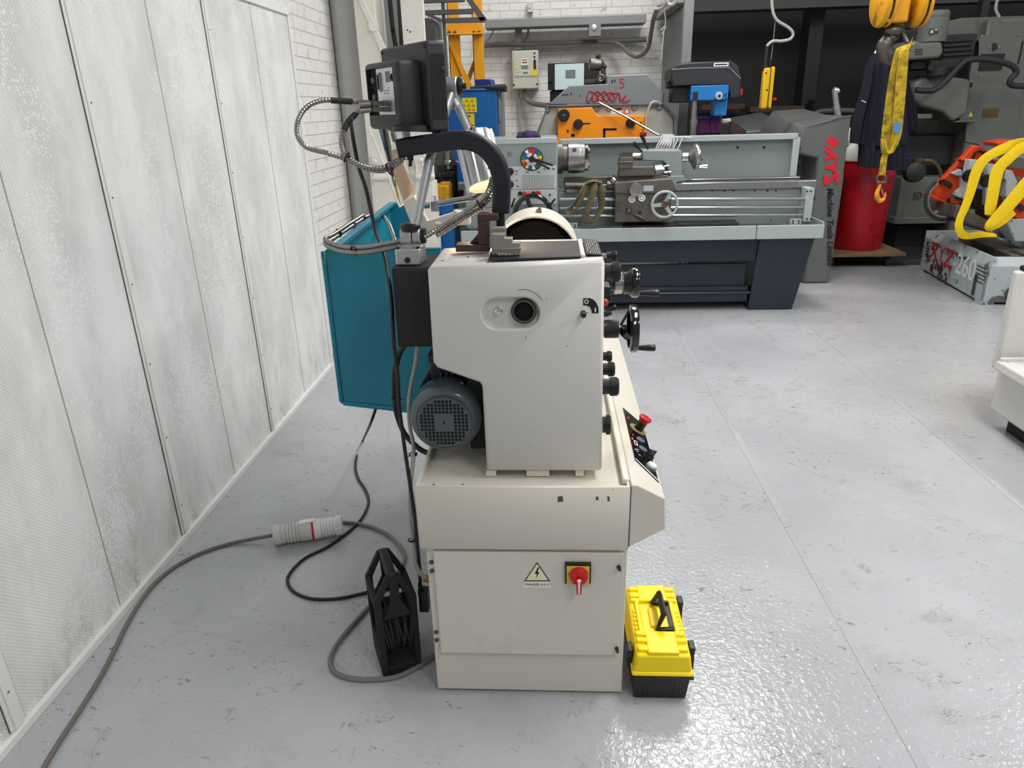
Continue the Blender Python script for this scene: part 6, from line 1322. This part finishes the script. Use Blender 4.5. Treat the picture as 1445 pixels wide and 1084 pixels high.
# ------------------------------------------------------------------ overalls hanging up
yo = 7.1
b = MB(); random.seed(3)
def garment(mb, L, Rr, Y, depth, folds):
    """a hanging cloth body between two outlines, pleated front and back"""
    n = len(L); m = 28; F, B = [], []
    for i in range(n):
        a, c = P(*L[i],Y), P(*Rr[i],Y); f, g = [], []
        for j in range(m+1):
            t = j/m; p = a.lerp(c, t); e = math.sin(math.pi*t)**.6; w_ = .018*math.sin(t*folds+i*.35)+.012*math.sin(t*folds*1.9+i*.8)
            f.append(mb.v((p.x, Y-depth*e+w_*e*(1 if i else .3), p.z))); g.append(mb.v((p.x, Y+depth*e+.02, p.z)))
        F.append(f); B.append(g)
    for i in range(n-1):
        for j in range(m):
            mb.faces([F[i][j],F[i][j+1],F[i+1][j+1],F[i+1][j]], [(0,1,2,3)]); mb.faces([B[i][j],B[i][j+1],B[i+1][j+1],B[i+1][j]], [(3,2,1,0)])
        mb.faces([F[i][0],B[i][0],B[i+1][0],F[i+1][0]], [(0,1,2,3)]); mb.faces([F[i][m],B[i][m],B[i+1][m],F[i+1][m]], [(3,2,1,0)])
    for r, (f, g) in ((0,(F[0],B[0])),(1,(F[-1],B[-1]))):
        for j in range(m): mb.faces([f[j],f[j+1],g[j+1],g[j]], [(3,2,1,0) if r == 0 else (0,1,2,3)])
garment(b, [(1230,78),(1224,92),(1221,120),(1218,150),(1215,185),(1213,205)], [(1264,76),(1274,95),(1281,120),(1284,150),(1284,180),(1283,204)], yo, .09, 26)
OV = build('overalls', b, 'overall_navy', None, 'dark navy work overalls hanging beside the crane hook', 'overalls')
b = MB(); garment(b, [(1224,92),(1219,115),(1214,135),(1206,160),(1201,185),(1200,202)], [(1233,88),(1231,118),(1228,140),(1224,165),(1221,188),(1219,204)], yo-.03, .055, 10); garment(b, [(1268,88),(1273,115),(1277,140),(1281,165),(1283,185)], [(1274,92),(1281,115),(1288,135),(1294,160),(1297,182)], yo-.02, .05, 9); build('sleeve', b, 'overall_navy', OV)
b = MB(); garment(b, [(1213,200),(1212,215),(1211,235)], [(1245,200),(1243,218),(1240,238)], yo+.0, .06, 10); garment(b, [(1243,200),(1250,220),(1252,240)], [(1283,200),(1282,220),(1278,240)], yo+.0, .06, 10); build('trouser_leg', b, 'overall_navy', OV)
b = MB(); b.ppx([(1216,141),(1222.5,144),(1222.5,145.5),(1216,142.5)], yo-.10, .004); build('reflective_strip', b, 'grey_white', OV, label='thin pale strip on the sleeve')
b = MB(); b.tube([P(1234,76,yo),P(1238,70,yo),P(1243,63,yo)], .014, 8, 3); b.bpx(1241,60,1245,68,yo,.03,1); build('collar_hook', b, ['steel','red_plastic'], OV)
# ------------------------------------------------------------------ crane hook block with slings
yh_ = 5.6
HB = thing('crane_hook_block', 'yellow crane hook block with two sheaves and a steel hook at top right', 'crane hook', P(1265,60,yh_).to_tuple())
k = S(1270,20,yh_)
b = MB(); b.bpx(1256,-30,1287,31,yh_-.05,.22); build('block_body', b, 'hook_yellow', HB, bevel=.015)
for px, s_ in ((1247,-1),(1296,1)):
    b = MB(); c = P(px,4,yh_+.05); b.rev([(29*k,-8*k),(31*k,-7*k),(32*k,-2*k),(31*k,0),(27*k,2*k),(31*k,4*k),(32*k,7*k),(31*k,8*k),(28*k,8.5*k)], c, (1,0,.05), 44, 0); sv = build('sheave', b, 'hook_yellow', HB, bevel=.003)
    b = MB(); b.rev([(27.2*k,-2*k),(30.6*k,-.9*k),(30.6*k,.9*k),(27.2*k,2*k)], c+V((2*k,0,0)), (1,0,.05), 44); build('rope_groove', b, 'ink_black', sv)
    b = MB()
    for sy in (-1,1): b.cyl(c+V((2*k, sy*30.5*k, 0)), c+V((2*k, sy*30.5*k, 2.2)), .009, n=8)
    build('wire_rope', b, 'steel_dark', sv)
b = MB(); b.cyl(P(1268,31,yh_+.06), P(1267,46,yh_+.06), .032, n=16); b.rev([(.05,0),(.055,.02),(.05,.04)], P(1266,41,yh_+.06), (0,0,1), 18); b.sph(P(1263,43,yh_+.04), .05, (1.4,1,.8), 16)
b.tube([P(1271,42,yh_+.06),P(1262,50,yh_+.06),P(1252,58,yh_+.06),P(1248,68,yh_+.06),P(1252,80,yh_+.06),P(1262,84,yh_+.06),P(1272,77,yh_+.06),P(1281,66,yh_+.06),P(1288,53,yh_+.06)], .05, 14, 6, radii=[.03,.034,.042,.05,.054,.054,.054,.05,.046,.04,.034,.026,.016,.008])
b.cyl(P(1274,46,yh_+.02), P(1280,60,yh_+.0), .012, n=8); build('hook', b, 'steel_dark', HB, label='worn grey steel hook')
ysl = 5.52
b = MB(); dX = V((.072,0,0))
b.ribbon([P(1285,60,ysl+.10), P(1281,64,ysl+.02), P(1272,68,ysl-.04), P(1268,80,ysl-.04), P(1262,110,ysl-.02), P(1256,150,ysl), P(1251,185,ysl), P(1249,205,ysl+.01), P(1249,216,ysl+.02)], [V((.03,.05,.03))*1.0, V((.05,.03,.03)), dX*.8, dX*.9, dX, dX, dX*.9, dX*.9, dX*.7], .012, 6, bulge=.5)
b.ribbon([P(1288,62,ysl+.10), P(1277,69,ysl-.05), P(1274,90,ysl-.055), P(1271,125,ysl-.05), P(1268,160,ysl-.045), P(1265,190,ysl-.03), P(1259,208,ysl-.01), P(1252,218,ysl)], [V((.04,.05,.03)), dX*.8, dX*.95, dX, dX, dX*.95, dX*.8, dX*.6], .012, 6, bulge=.5)
b.ribbon([P(1246,196,ysl-.02), P(1250,212,ysl-.03), P(1256,216,ysl-.03), P(1262,206,ysl-.03), P(1267,190,ysl-.035)], [dX*.5]*5, .014, 6, bulge=.6)
SL = build('lifting_sling', b, 'sling_dirty', None, 'dirty yellow lifting sling hanging from the crane hook', 'sling')
b = MB(); b.slab([P(1261.5,174,ysl-.06),P(1272,173,ysl-.06),P(1270,187,ysl-.06),P(1261.5,187,ysl-.06)], (0,.004,0)); build('sling_tag', b, 'tag_blue', SL, label='small blue tag')
b = MB(); b.ribbon([P(1252,212,ysl-.01), P(1248,222,ysl), P(1246,235,ysl), P(1244,247,ysl)], [dX*.55,dX*.6,dX*.65,dX*.7], .014, 6, bulge=.6); build('sling_eye', b, 'sling_dirty', SL)
HK = thing('small_hook', 'small lifting hook shackled to the lower end of the dirty yellow sling', 'hook', P(1243,285,ysl).to_tuple())
b = MB(); b.ring(P(1243.5,252,ysl), (.3,1,0), .030, .0095, 24, 8); b.cyl(P(1237,258,ysl),P(1250,257,ysl), .011, n=10); build('shackle', b, 'steel_dark', HK)
b = MB(); b.tube([P(1242,260,ysl),P(1240,266,ysl),P(1237.5,273,ysl),P(1238.5,280,ysl),P(1243,283.5,ysl),P(1248,279,ysl),P(1250,271,ysl)], .012, 10, 6, radii=[.011,.012,.014,.016,.018,.018,.016,.013,.008,.004]); build('hook_body', b, ['hook_yellow'], HK)
b = MB(); b.cyl(P(1244,266,ysl),P(1247,277,ysl), .005, n=8); build('safety_latch', b, 'steel', HK)
# ------------------------------------------------------------------ big grey-green milling machine in the dark bay
MM = thing('milling_machine', 'large grey green milling machine standing in the dark bay at right', 'milling machine', (P(1400,200,8.2).x, 8.4, 0))
y8 = 8.0
def mm(name, mb, m, **k): return build(name, mb, m, MM, **k)
b = MB(); x0 = P(1372,150,y8).x; b.box(x0, x0+1.6, y8, y8+1.1, 0, P(1410,26,y8).z); b.ppx([(1331,32),(1358,25),(1500,20),(1500,60),(1331,60)], y8+.1, .9); col_ = mm('column', b, 'mill_grey', bevel=.02)
b = MB(); b.ppx([(1382,50),(1445,46),(1445,130),(1380,150)], y8-.012, .012); b.ppx([(1370,85),(1447,95),(1430,215),(1362,200)], y8-.014, .012); build('access_panel', b, 'mill_grey', col_, bevel=.004)
b = MB(); b.cyl(P(1401.5,66.5,y8-.013),P(1401.5,66.5,y8-.017), 5.2*S(1400,66,y8), n=24); b.bpx(1384,76,1416,99,y8-.03,.02); b.ppx([(1369,85),(1372,85),(1361,150),(1358.5,150)], y8-.016, .004); b.bpx(1368.5,117,1372.5,123,y8-.02,.005); b.ppx([(1443,58),(1445,58),(1438,90),(1436,90)], y8-.02, .006); build('panel_opening', b, 'ink_black', col_)
b = MB()
for px, py in ((1395.5,66.5),(1409.5,66.5),(1385.5,51),(1437.5,49),(1393.5,125),(1410,124.5),(1383,108),(1387,78),(1413.5,77.5),(1411,96.5),(1385,97)): b.rev([(.014,0),(.014,.006),(0,.008)], P(px,py,y8-.014), (0,-1,0), 10)
build('panel_bolt', b, 'steel', col_)
b = MB(); b.bpx(1387,153,1409,165.5,y8-.02,.012); build('name_plate', b, 'brass_dark', col_, label='small dull brass plate')
b = MB(); b.bpx(1331,48,1376,85,y8-.02,.3)
for i in range(5): b.ppx([(1332,56+i*7),(1372,53+i*7),(1374,57+i*6.6),(1332,60+i*6.6)], y8-.05, .05)
mm('motor_fins', b, 'mill_dark', bevel=.004)
b = MB(); k = S(1313,40,7.7); c = P(1313,60,7.7); b.rev([(19*k,0),(19*k,29*k),(18*k,30*k),(18.5*k,31*k),(18.5*k,37*k),(17*k,40*k),(0,40*k)], (c.x,7.7,c.z), (0,0,1), 36); vh = mm('spindle_motor', b, 'mill_grey', bevel=.004)
b = MB(); b.bpx(1311.5,40.5,1324.5,48,7.7-19.2*k,.01,0); b.bpx(1313,42.5,1317,47,7.7-19.5*k,.01,1); b.bpx(1319,41,1323.5,43,7.7-19.5*k,.01,1); build('data_plate', b, ['brown_paint','alu_bright'], vh)
b = MB(); b.ppx([(1276,64),(1290,56),(1300,60),(1330,59),(1332,74),(1326,82),(1282,85),(1274,78)], 7.55, .4); gh = mm('gear_head', b, 'mill_grey', bevel=.025, seg=3)
b = MB()
for i in range(3): b.bpx(1291,69+i*3.4,1302,70.6+i*3.4,7.545,.01)
build('vent_slot', b, 'mill_dark', gh)
b = MB(); b.bpx(1286,85,1354,97,7.7,.5); b.bpx(1310,88,1318,100,7.65,.1); b.cyl(P(1323,95,7.7),P(1323,107,7.7), .09, n=20); mm('ram', b, 'mill_dark', bevel=.01)
b = MB(); b.ppx([(1290,118),(1300,110),(1330,106),(1370,112),(1366,160),(1345,172),(1338,165),(1330,158),(1300,150),(1291,140)], 7.75, .6); mm('knee_cover', b, 'mill_grey', bevel=.03, seg=3)
b = MB(); b.tube([P(1292,127,7.6),P(1305,128,7.6),P(1318,127,7.6),P(1332,117,7.6),P(1345,103,7.6),P(1360,88,7.6),P(1372,84,7.6),P(1395,84,7.6),P(1415,88,7.6),P(1430,94,7.6),P(1434,103,7.6),P(1426,112,7.6),P(1428,120,7.6),P(1450,122,7.6)], .028, 10, 6); mm('flexible_hose', b, 'rubber_black', label='thick dark flexible hose')
b = MB(); b.bpx(1268,250,1345,308,8.1,.7); b.bpx(1262,306,1360,316,8.05,.8); b.bpx(1262,316,1500,372,8.3,.6,1); mm('base_cabinet', b, ['mill_grey','ink_black'], bevel=.01)
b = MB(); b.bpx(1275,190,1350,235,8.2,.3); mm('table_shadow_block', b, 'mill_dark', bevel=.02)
b = MB(); b.bpx(1355,152,1371,172,7.9,.15); b.bpx(1283,161,1316,168,7.8,.3); b.bpx(1345,170,1380,173,7.85,.2); mm('bracket', b, 'mill_grey', bevel=.01)
b = MB(); b.ppx([(1370,158),(1366.5,164.5),(1373,164.5)], 7.895, .004); mm('warning_label', b, 'yellow_sticker')
b = MB(); b.rev([(.09,0),(.10,.02),(.10,.10),(.06,.12)], P(1286,243,7.7), (0,-1,.1), 24, 0); b.bpx(1268,222,1297,240,7.7,.2); b.bpx(1293,224,1306,236,7.65,.15,1); mm('pump_motor', b, ['mill_dark','rust_brown'], bevel=.006)
b = MB(); b.tube([P(1303,226,7.6),P(1315,228,7.6),P(1324,236,7.6),P(1328,248,7.6),P(1328,256,7.6)], .018, 8, 6); mm('coolant_hose', b, 'brass_dark')
b = MB(); b.bpx(1290,271,1297,282,8.09,.01); b.ring(P(1297,276,8.09), (0,1,0), .03, .005, 16, 6); mm('drain_fitting', b, 'steel_dark')
b = MB(); b.tube([P(1410,24,7.9),P(1405,12,7.9),P(1409,-6,7.9)], .014, 8, 4); mm('top_cable', b, 'cable_light')
b = MB(); b.bpx(1386,-4,1396,24,8.3,.1); mm('top_pipe', b, 'mill_dark')
# ------------------------------------------------------------------ bandsaw with slings
BS = thing('band_saw', 'grey and orange metal band saw with worn base at right edge', 'band saw', (3.9, 6.5, 0))
f0, f1 = P(1297,380,Z=0), P(1383,430,Z=0); g1 = P(1440,432,Z=0)
fd = (f1-f0); FLn = fd.length; fd.normalize(); sd_ = V((-fd.y, fd.x, 0)) if (-fd.y) > 0 else V((fd.y,-fd.x,0))
H1 = P(1303,345,X=f0.x).z if False else .40
def B_(u, d, h): return f0+fd*u*FLn+sd_*d+up*h
# heights from the photograph: left rear corner top and right front corner top
hA = P(1303,322,Y=f0.y).z; hB = P(1401,368,Y=f1.y).z; hA2 = P(1303,345,Y=f0.y).z; 
h_ = (hA+hB)/2
b = MB(); dp = .75
b.slab([B_(0,0,.02),B_(1,0,.02),B_(1,0,h_-.07),B_(0,0,h_-.07)], sd_*.02); b.slab([B_(0,0,h_-.07),B_(1,0,h_-.07),B_(1,.05,h_),B_(0,.05,h_)], sd_*.01)
b.slab([B_(1,0,.02),B_(1,dp,.02),B_(1,dp,h_-.07),B_(1,0,h_-.07)], -fd*.02); b.slab([B_(1,0,h_-.07),B_(1,dp,h_-.07),B_(.96,dp,h_),B_(.96,.05,h_)], -fd*.01)
b.slab([B_(0,0,.02),B_(0,dp,.02),B_(0,dp,h_),B_(0,.0,h_)], fd*.02); b.slab([B_(0,dp,.02),B_(1,dp,.02),B_(1,dp,h_),B_(0,dp,h_)], -sd_*.02)
b.slab([B_(.02,.03,h_-.12),B_(.98,.03,h_-.12),B_(.98,dp-.03,h_-.12),B_(.02,dp-.03,h_-.12)], (0,0,-.02), 1)
base = build('saw_base', b, ['saw_grey','dark_clutter'], BS, bevel=.004, label='worn pale grey saw base with flaking paint')
b = MB(); b.slab([B_(.0,-.001,.0),B_(.06,-.001,.0),B_(.06,-.001,.03),B_(.0,-.001,.03)], sd_*.1); b.slab([B_(.92,-.001,.0),B_(1,-.001,.0),B_(1,-.001,.03),B_(.92,-.001,.03)], sd_*.1); build('saw_foot', b, 'saw_grey', base)
o_ = -sd_*.003; xd = fd; zm = h_-.16
b = MB(); 
def lt(mb, s_, u, sz, mi, wgt=.0, sx=1.0): mb.text(s_, B_(u,0,zm)+o_, xd, (0,0,1), sz, .0012, mi, weight=wgt, sx=sx)
lt(b, 'X', .21, .23, 0, .002, 1.25); lt(b, 'Y', .335, .21, 0, .0, .8); lt(b, 'Z', .455, .23, 0, .002, 1.35); lt(b, '-', .555, .2, 1, .003); lt(b, '260', .72, .255, 1, .003, 1.0)
for i in range(5):
    z = zm-.06+i*.03; b.slab([B_(.05,0,z)+o_,B_(.13,0,z)+o_,B_(.13,0,z+.008)+o_,B_(.05,0,z+.008)+o_], sd_*.002, 2); b.slab([B_(.86,0,z)+o_,B_(.985,0,z)+o_,B_(.985,0,z+.008)+o_,B_(.86,0,z+.008)+o_], sd_*.002, 2)
build('painted_lettering', b, ['lettering_red','lettering_pale','steel_dark'], base, label='red and pale painted lettering on the saw base')
b = MB(); random.seed(11)
for i in range(46):
    u = random.uniform(.06,.52); z = random.uniform(.02,.17)+(.1 if u < .2 else 0); s1, s2 = random.uniform(.008,.03)*1.0, random.uniform(.01,.05)
    c = B_(u,-.0015,z); pts = [c+fd*math.cos(a)*s1*random.uniform(.6,1.2)+up*math.sin(a)*s2*random.uniform(.6,1.2) for a in [j*math.pi/4 for j in range(8)]]; b.slab(pts, sd_*.001)
for u, z, s1, s2 in ((.22,h_-.035,.09,.02),(.6,h_-.03,.1,.025),(.7,h_-.04,.06,.02),(.36,.10,.05,.05)):
    c = B_(u,-.0015,min(z,h_-.09)); pts = [c+fd*math.cos(a)*s1*random.uniform(.7,1.2)+up*math.sin(a)*s2*random.uniform(.7,1.2) for a in [j*math.pi/6 for j in range(12)]]; b.slab(pts, sd_*.001)
build('flaked_paint', b, 'rust_brown', base, label='brown bare patches where paint has flaked')
b = MB(); b.obox(B_(.89,-.008,.13), fd*.016, sd_*.006, (0,0,.085)); b.obox(B_(.89,-.012,.13), fd*.008, sd_*.004, (0,0,.07)); build('level_gauge', b, 'steel_dark', base)
b = MB(); b.ring(B_(1,.22,.10)-fd*-.01, fd, .05, .01, 20, 6); b.cyl(B_(1,.22,.05)+fd*.01, B_(1,.22,.17)+fd*.01, .018, n=10); b.sph(B_(1,.22,.17)+fd*.01, .022); build('base_valve', b, 'steel_dark', base)
# saw bow: a long tilted orange frame with grey guides, built along its own slanting axis
yb1 = 6.45
b = MB(); b.ppx([(1312,273),(1375,205),(1403,211),(1412,224),(1404,240),(1357,251),(1358,262),(1336,283)], yb1, .06); b.ppx([(1312,273),(1336,283),(1337,288),(1313,278)], yb1-.02, .12); fr1 = build('blade_cover', b, 'saw_orange', BS, bevel=.006, label='orange wheel cover with a black handle')
b = MB(); b.tube([P(1328,257,yb1),P(1330,256,yb1-.06),P(1340,261,yb1-.06),P(1341,263,yb1)], .020, 8, 1); build('handle', b, 'black_plastic', fr1)
b = MB(); b.tube([P(1373,223,yb1-.01),P(1377,215,yb1-.03),P(1383,213.5,yb1-.03),P(1390,218,yb1-.02)], .010, 8, 5); build('bent_wire', b, 'ink_black', fr1)
yb2 = 6.15
b = MB(); b.ppx([(1416,296),(1430,283),(1460,262),(1500,262),(1500,305),(1436,309)], yb2, .07); fr2 = build('blade_cover', b, 'saw_orange', BS, bevel=.006, label='second orange wheel cover at the photo edge')
b = MB(); b.ppx([(1405,201),(1431,197),(1500,202),(1500,209),(1407,205)], yb2+.1, .2); build('motor_cover', b, 'saw_orange', BS, bevel=.006)
b = MB(); b.tube([P(1424,289,yb2),P(1425,287,yb2-.06),P(1440,292,yb2-.06),P(1442,295,yb2)], .022, 8, 1); build('handle', b, 'black_plastic', fr2)
b = MB(); b.ppx([(1357,224),(1395,232),(1470,242),(1470,254),(1395,244),(1357,236)], yb1-.03, .1); b.ppx([(1341,279),(1357,283),(1357,287),(1342,288)], yb1, .1); build('bow_beam', b, 'saw_orange', BS, bevel=.004)
b = MB(); b.ppx([(1357,226),(1388,230),(1388,233),(1357,229)], yb1-.06, .05); b.ppx([(1356,236),(1420,246),(1420,249),(1356,240)], yb1-.05, .1); build('blade_guard', b, 'mill_dark', BS)
b = MB(); b.ppx([(1406,205),(1475,210),(1475,227),(1420,222),(1406,215)], yb2+.12, .25); b.cyl(P(1407,211,yb2+.12),P(1407,211,yb2+.08), .022, n=14); b.bpx(1404,223,1411,227,yb2+.1,.02); build('motor_box', b, 'machine_grey', BS, bevel=.006)
for pts in ([(1369,225),(1384,226),(1380,240),(1376,252),(1366,247)], [(1395,231),(1407,232),(1404,254),(1393,254)], [(1420,239),(1429,241),(1436,257),(1424,282),(1419,277),(1420,254),(1417,253)]):
    b = MB(); b.ppx(pts, yb1-.14, .09); build('blade_guide', b, 'saw_clean', BS, bevel=.005)
b = MB(); b.ppx([(1344,245),(1358,238),(1358,248),(1350,248)], yb1-.05, .05); b.ppx([(1359,246),(1370,250),(1366,283),(1358,280),(1358,255)], yb1-.06, .06); b.ppx([(1346,275),(1358,264),(1358,279),(1354,279)], yb1-.05, .05); b.ppx([(1391,260),(1399,262),(1393,290),(1390,290)], yb1-.08, .05); b.ppx([(1372,252),(1393,254),(1393,263),(1376,264)], yb1+.02, .05); build('support_arm', b, 'saw_clean', BS, bevel=.004)
b = MB()
for px, py in ((1366,248),(1391,255)): b.rev([(.05,0),(.055,.02),(.05,.05),(0,.055)], P(px,py,yb1-.13), (0,-1,0), 16)
build('clamp_knob', b, 'black_plastic', BS)
b = MB(); b.cyl(P(1375,256,yb1-.1),P(1386,244,yb1-.1), .015, n=10); b.cyl(P(1415,247,yb1-.1),P(1424,245,yb1-.1), .02, n=10, mi=1); build('guide_rod', b, ['ink_black','brass'], BS)
b = MB(); b.ppx([(1352,290),(1396,312),(1400,330),(1346,306)], yb1-.25, .5); b.ppx([(1372,265),(1391,268),(1391,300),(1372,292)], yb1+.1, .3,1); b.ppx([(1402,275),(1416,272),(1418,330),(1402,322)], yb1+.05,.3,2); build('saw_bed', b, ['dirty_iron','mill_dark','rust_red'], BS, bevel=.01)
b = MB(); b.obox(B_(.5,.35,h_-.05), fd*.5, sd_*.12, (0,0,.04)); b.obox(B_(.85,.5,h_-.04), fd*.15, sd_*.2, (0,0,.05)); build('coolant_tray', b, 'dirty_iron', BS, bevel=.006)
b = MB(); b.ppx([(1420,310),(1470,306),(1470,340),(1432,342)], yb2, .3); build('lower_housing', b, 'saw_grey', BS, bevel=.01)
b = MB(); b.tube([P(1320,257,yb1-.1),P(1310,268,yb1-.15),P(1306,285,yb1-.15),P(1310,300,yb1-.15),P(1322,309,yb1-.12),P(1340,310,yb1-.1),P(1352,307,yb1-.1)], .014, 8, 6, mi=0); b.tube([P(1322,260,yb1-.08),P(1313,270,yb1-.12),P(1309,285,yb1-.12),P(1313,298,yb1-.12),P(1325,306,yb1-.1),P(1342,307,yb1-.08)], .012, 8, 6, mi=1); build('hydraulic_hose', b, ['rubber_black','cable_grey'], BS, label='looping dark hoses')
b = MB(); b.ppx([(1328,283),(1345,280),(1352,296),(1340,300)], yb1+.05, .1); b.sph(P(1321,300,yb1-.05), .02); build('pivot_bracket', b, 'mill_grey', BS, bevel=.006)
# yellow slings lying over the saw
yv = 6.0
b = MB(); w1 = V((.07,0,.05))
b.ribbon([P(1462,201,yv), P(1440,201,yv), P(1420,208,yv), P(1396,220,yv), P(1384,231,yv), P(1376,247,yv), P(1369,272,yv), P(1362,292,yv), P(1355,308,yv), P(1353,320,yv), P(1357,330,yv+.02), P(1366,333,yv+.06), P(1385,331,yv+.1), P(1405,332,yv+.1)], [V((.0,.03,-.05)),V((.02,.03,-.06)),V((.03,0,-.07)),V((.045,0,-.06)),V((.07,0,-.04)),V((.08,0,-.02)),V((.07,0,-.01)),V((.065,0,-.005)),V((.06,0,0)),V((.06,0,.01)),V((.04,0,.05)),V((.01,.02,.05)),V((0,.04,.04)),V((0,.05,.02))], .014, 6, bulge=.5)
build('lifting_sling', b, 'sling_yellow', None, 'clean yellow sling looping left over the saw guides down to the saw tray', 'sling')
b = MB(); b.ribbon([P(1460,203,yv-.02), P(1441,209,yv-.02), P(1425,222,yv-.03), P(1412,234,yv-.03), P(1406,246,yv-.03), P(1402,268,yv-.03), P(1398,290,yv-.03), P(1396,303,yv-.03)], [V((.03,0,-.07)),V((.04,0,-.075)),V((.055,0,-.065)),V((.075,0,-.05)),V((.095,0,-.02)),V((.09,0,0)),V((.09,0,0)),V((.07,0,0))], .014, 6, bulge=.5)
build('lifting_sling', b, 'sling_yellow', None, 'clean yellow sling hanging down the middle of the band saw', 'sling')
b = MB(); b.ribbon([P(1470,240,yv-.1), P(1447,262,yv-.1), P(1428,284,yv-.1), P(1412,302,yv-.1), P(1399,315,yv-.1), P(1391,321,yv-.1), P(1396,322,yv-.08), P(1412,312,yv-.08), P(1430,298,yv-.08)], [V((.08,0,-.085)),V((.08,0,-.085)),V((.075,0,-.08)),V((.07,0,-.07)),V((.055,0,-.06)),V((.03,.02,-.04)),V((.04,.02,-.05)),V((.06,0,-.06)),V((.05,0,-.05))], .014, 6, bulge=.5)
build('lifting_sling', b, 'sling_yellow', None, 'wide clean yellow sling crossing the band saw diagonally at the right edge', 'sling')
# ------------------------------------------------------------------ white machine tray at the right edge
WM = thing('white_machine', 'white machine with a grey drip tray cut off by the right edge of the photo', 'machine', (2.8, 2.9, 0))
b = MB(); b.box(2.24, 3.3, 1.7, 3.48, .09, .36); build('machine_base', b, 'white_paint', WM, bevel=.012)
b = MB(); b.box(2.3, 3.2, 1.8, 3.4, 0, .1); build('plinth', b, 'black_matt', WM)
zl = P(1403,512,X=2.20).z; yl = P(1403,512,X=2.20).y
b = MB(); b.prism([(2.20,zl-.03),(2.235,zl-.045),(3.3,zl-.045),(3.3,zl-.02),(2.26,zl-.02),(2.245,zl+.012),(2.205,zl+.012)], 'Y', 1.7, yl); b.box(2.22, 3.3, yl-.02, yl, zl-.04, zl+.03); tr = build('drip_tray', b, 'white_paint', WM, bevel=.006)
b = MB(); b.box(2.25, 3.28, 1.7, yl-.02, zl-.018, zl-.012); build('tray_floor', b, 'box_grey', tr)
ypn = yl+.03; xa = P(1413,488,ypn).x; zt2 = P(1441,384,ypn).z
b = MB(); b.box(xa, xa+.9, ypn, ypn+.05, .3, zt2); b.box(xa+.4, xa+.9, ypn+.05, ypn+.5, 0, zt2); build('back_panel', b, 'white_paint', WM, bevel=.012)
b = MB(); q_ = P(1442,383,ypn+.02); b.box(q_.x, q_.x+.1, ypn, ypn+.045, zt2, zt2+.025); build('cap', b, 'black_plastic', WM, bevel=.006)
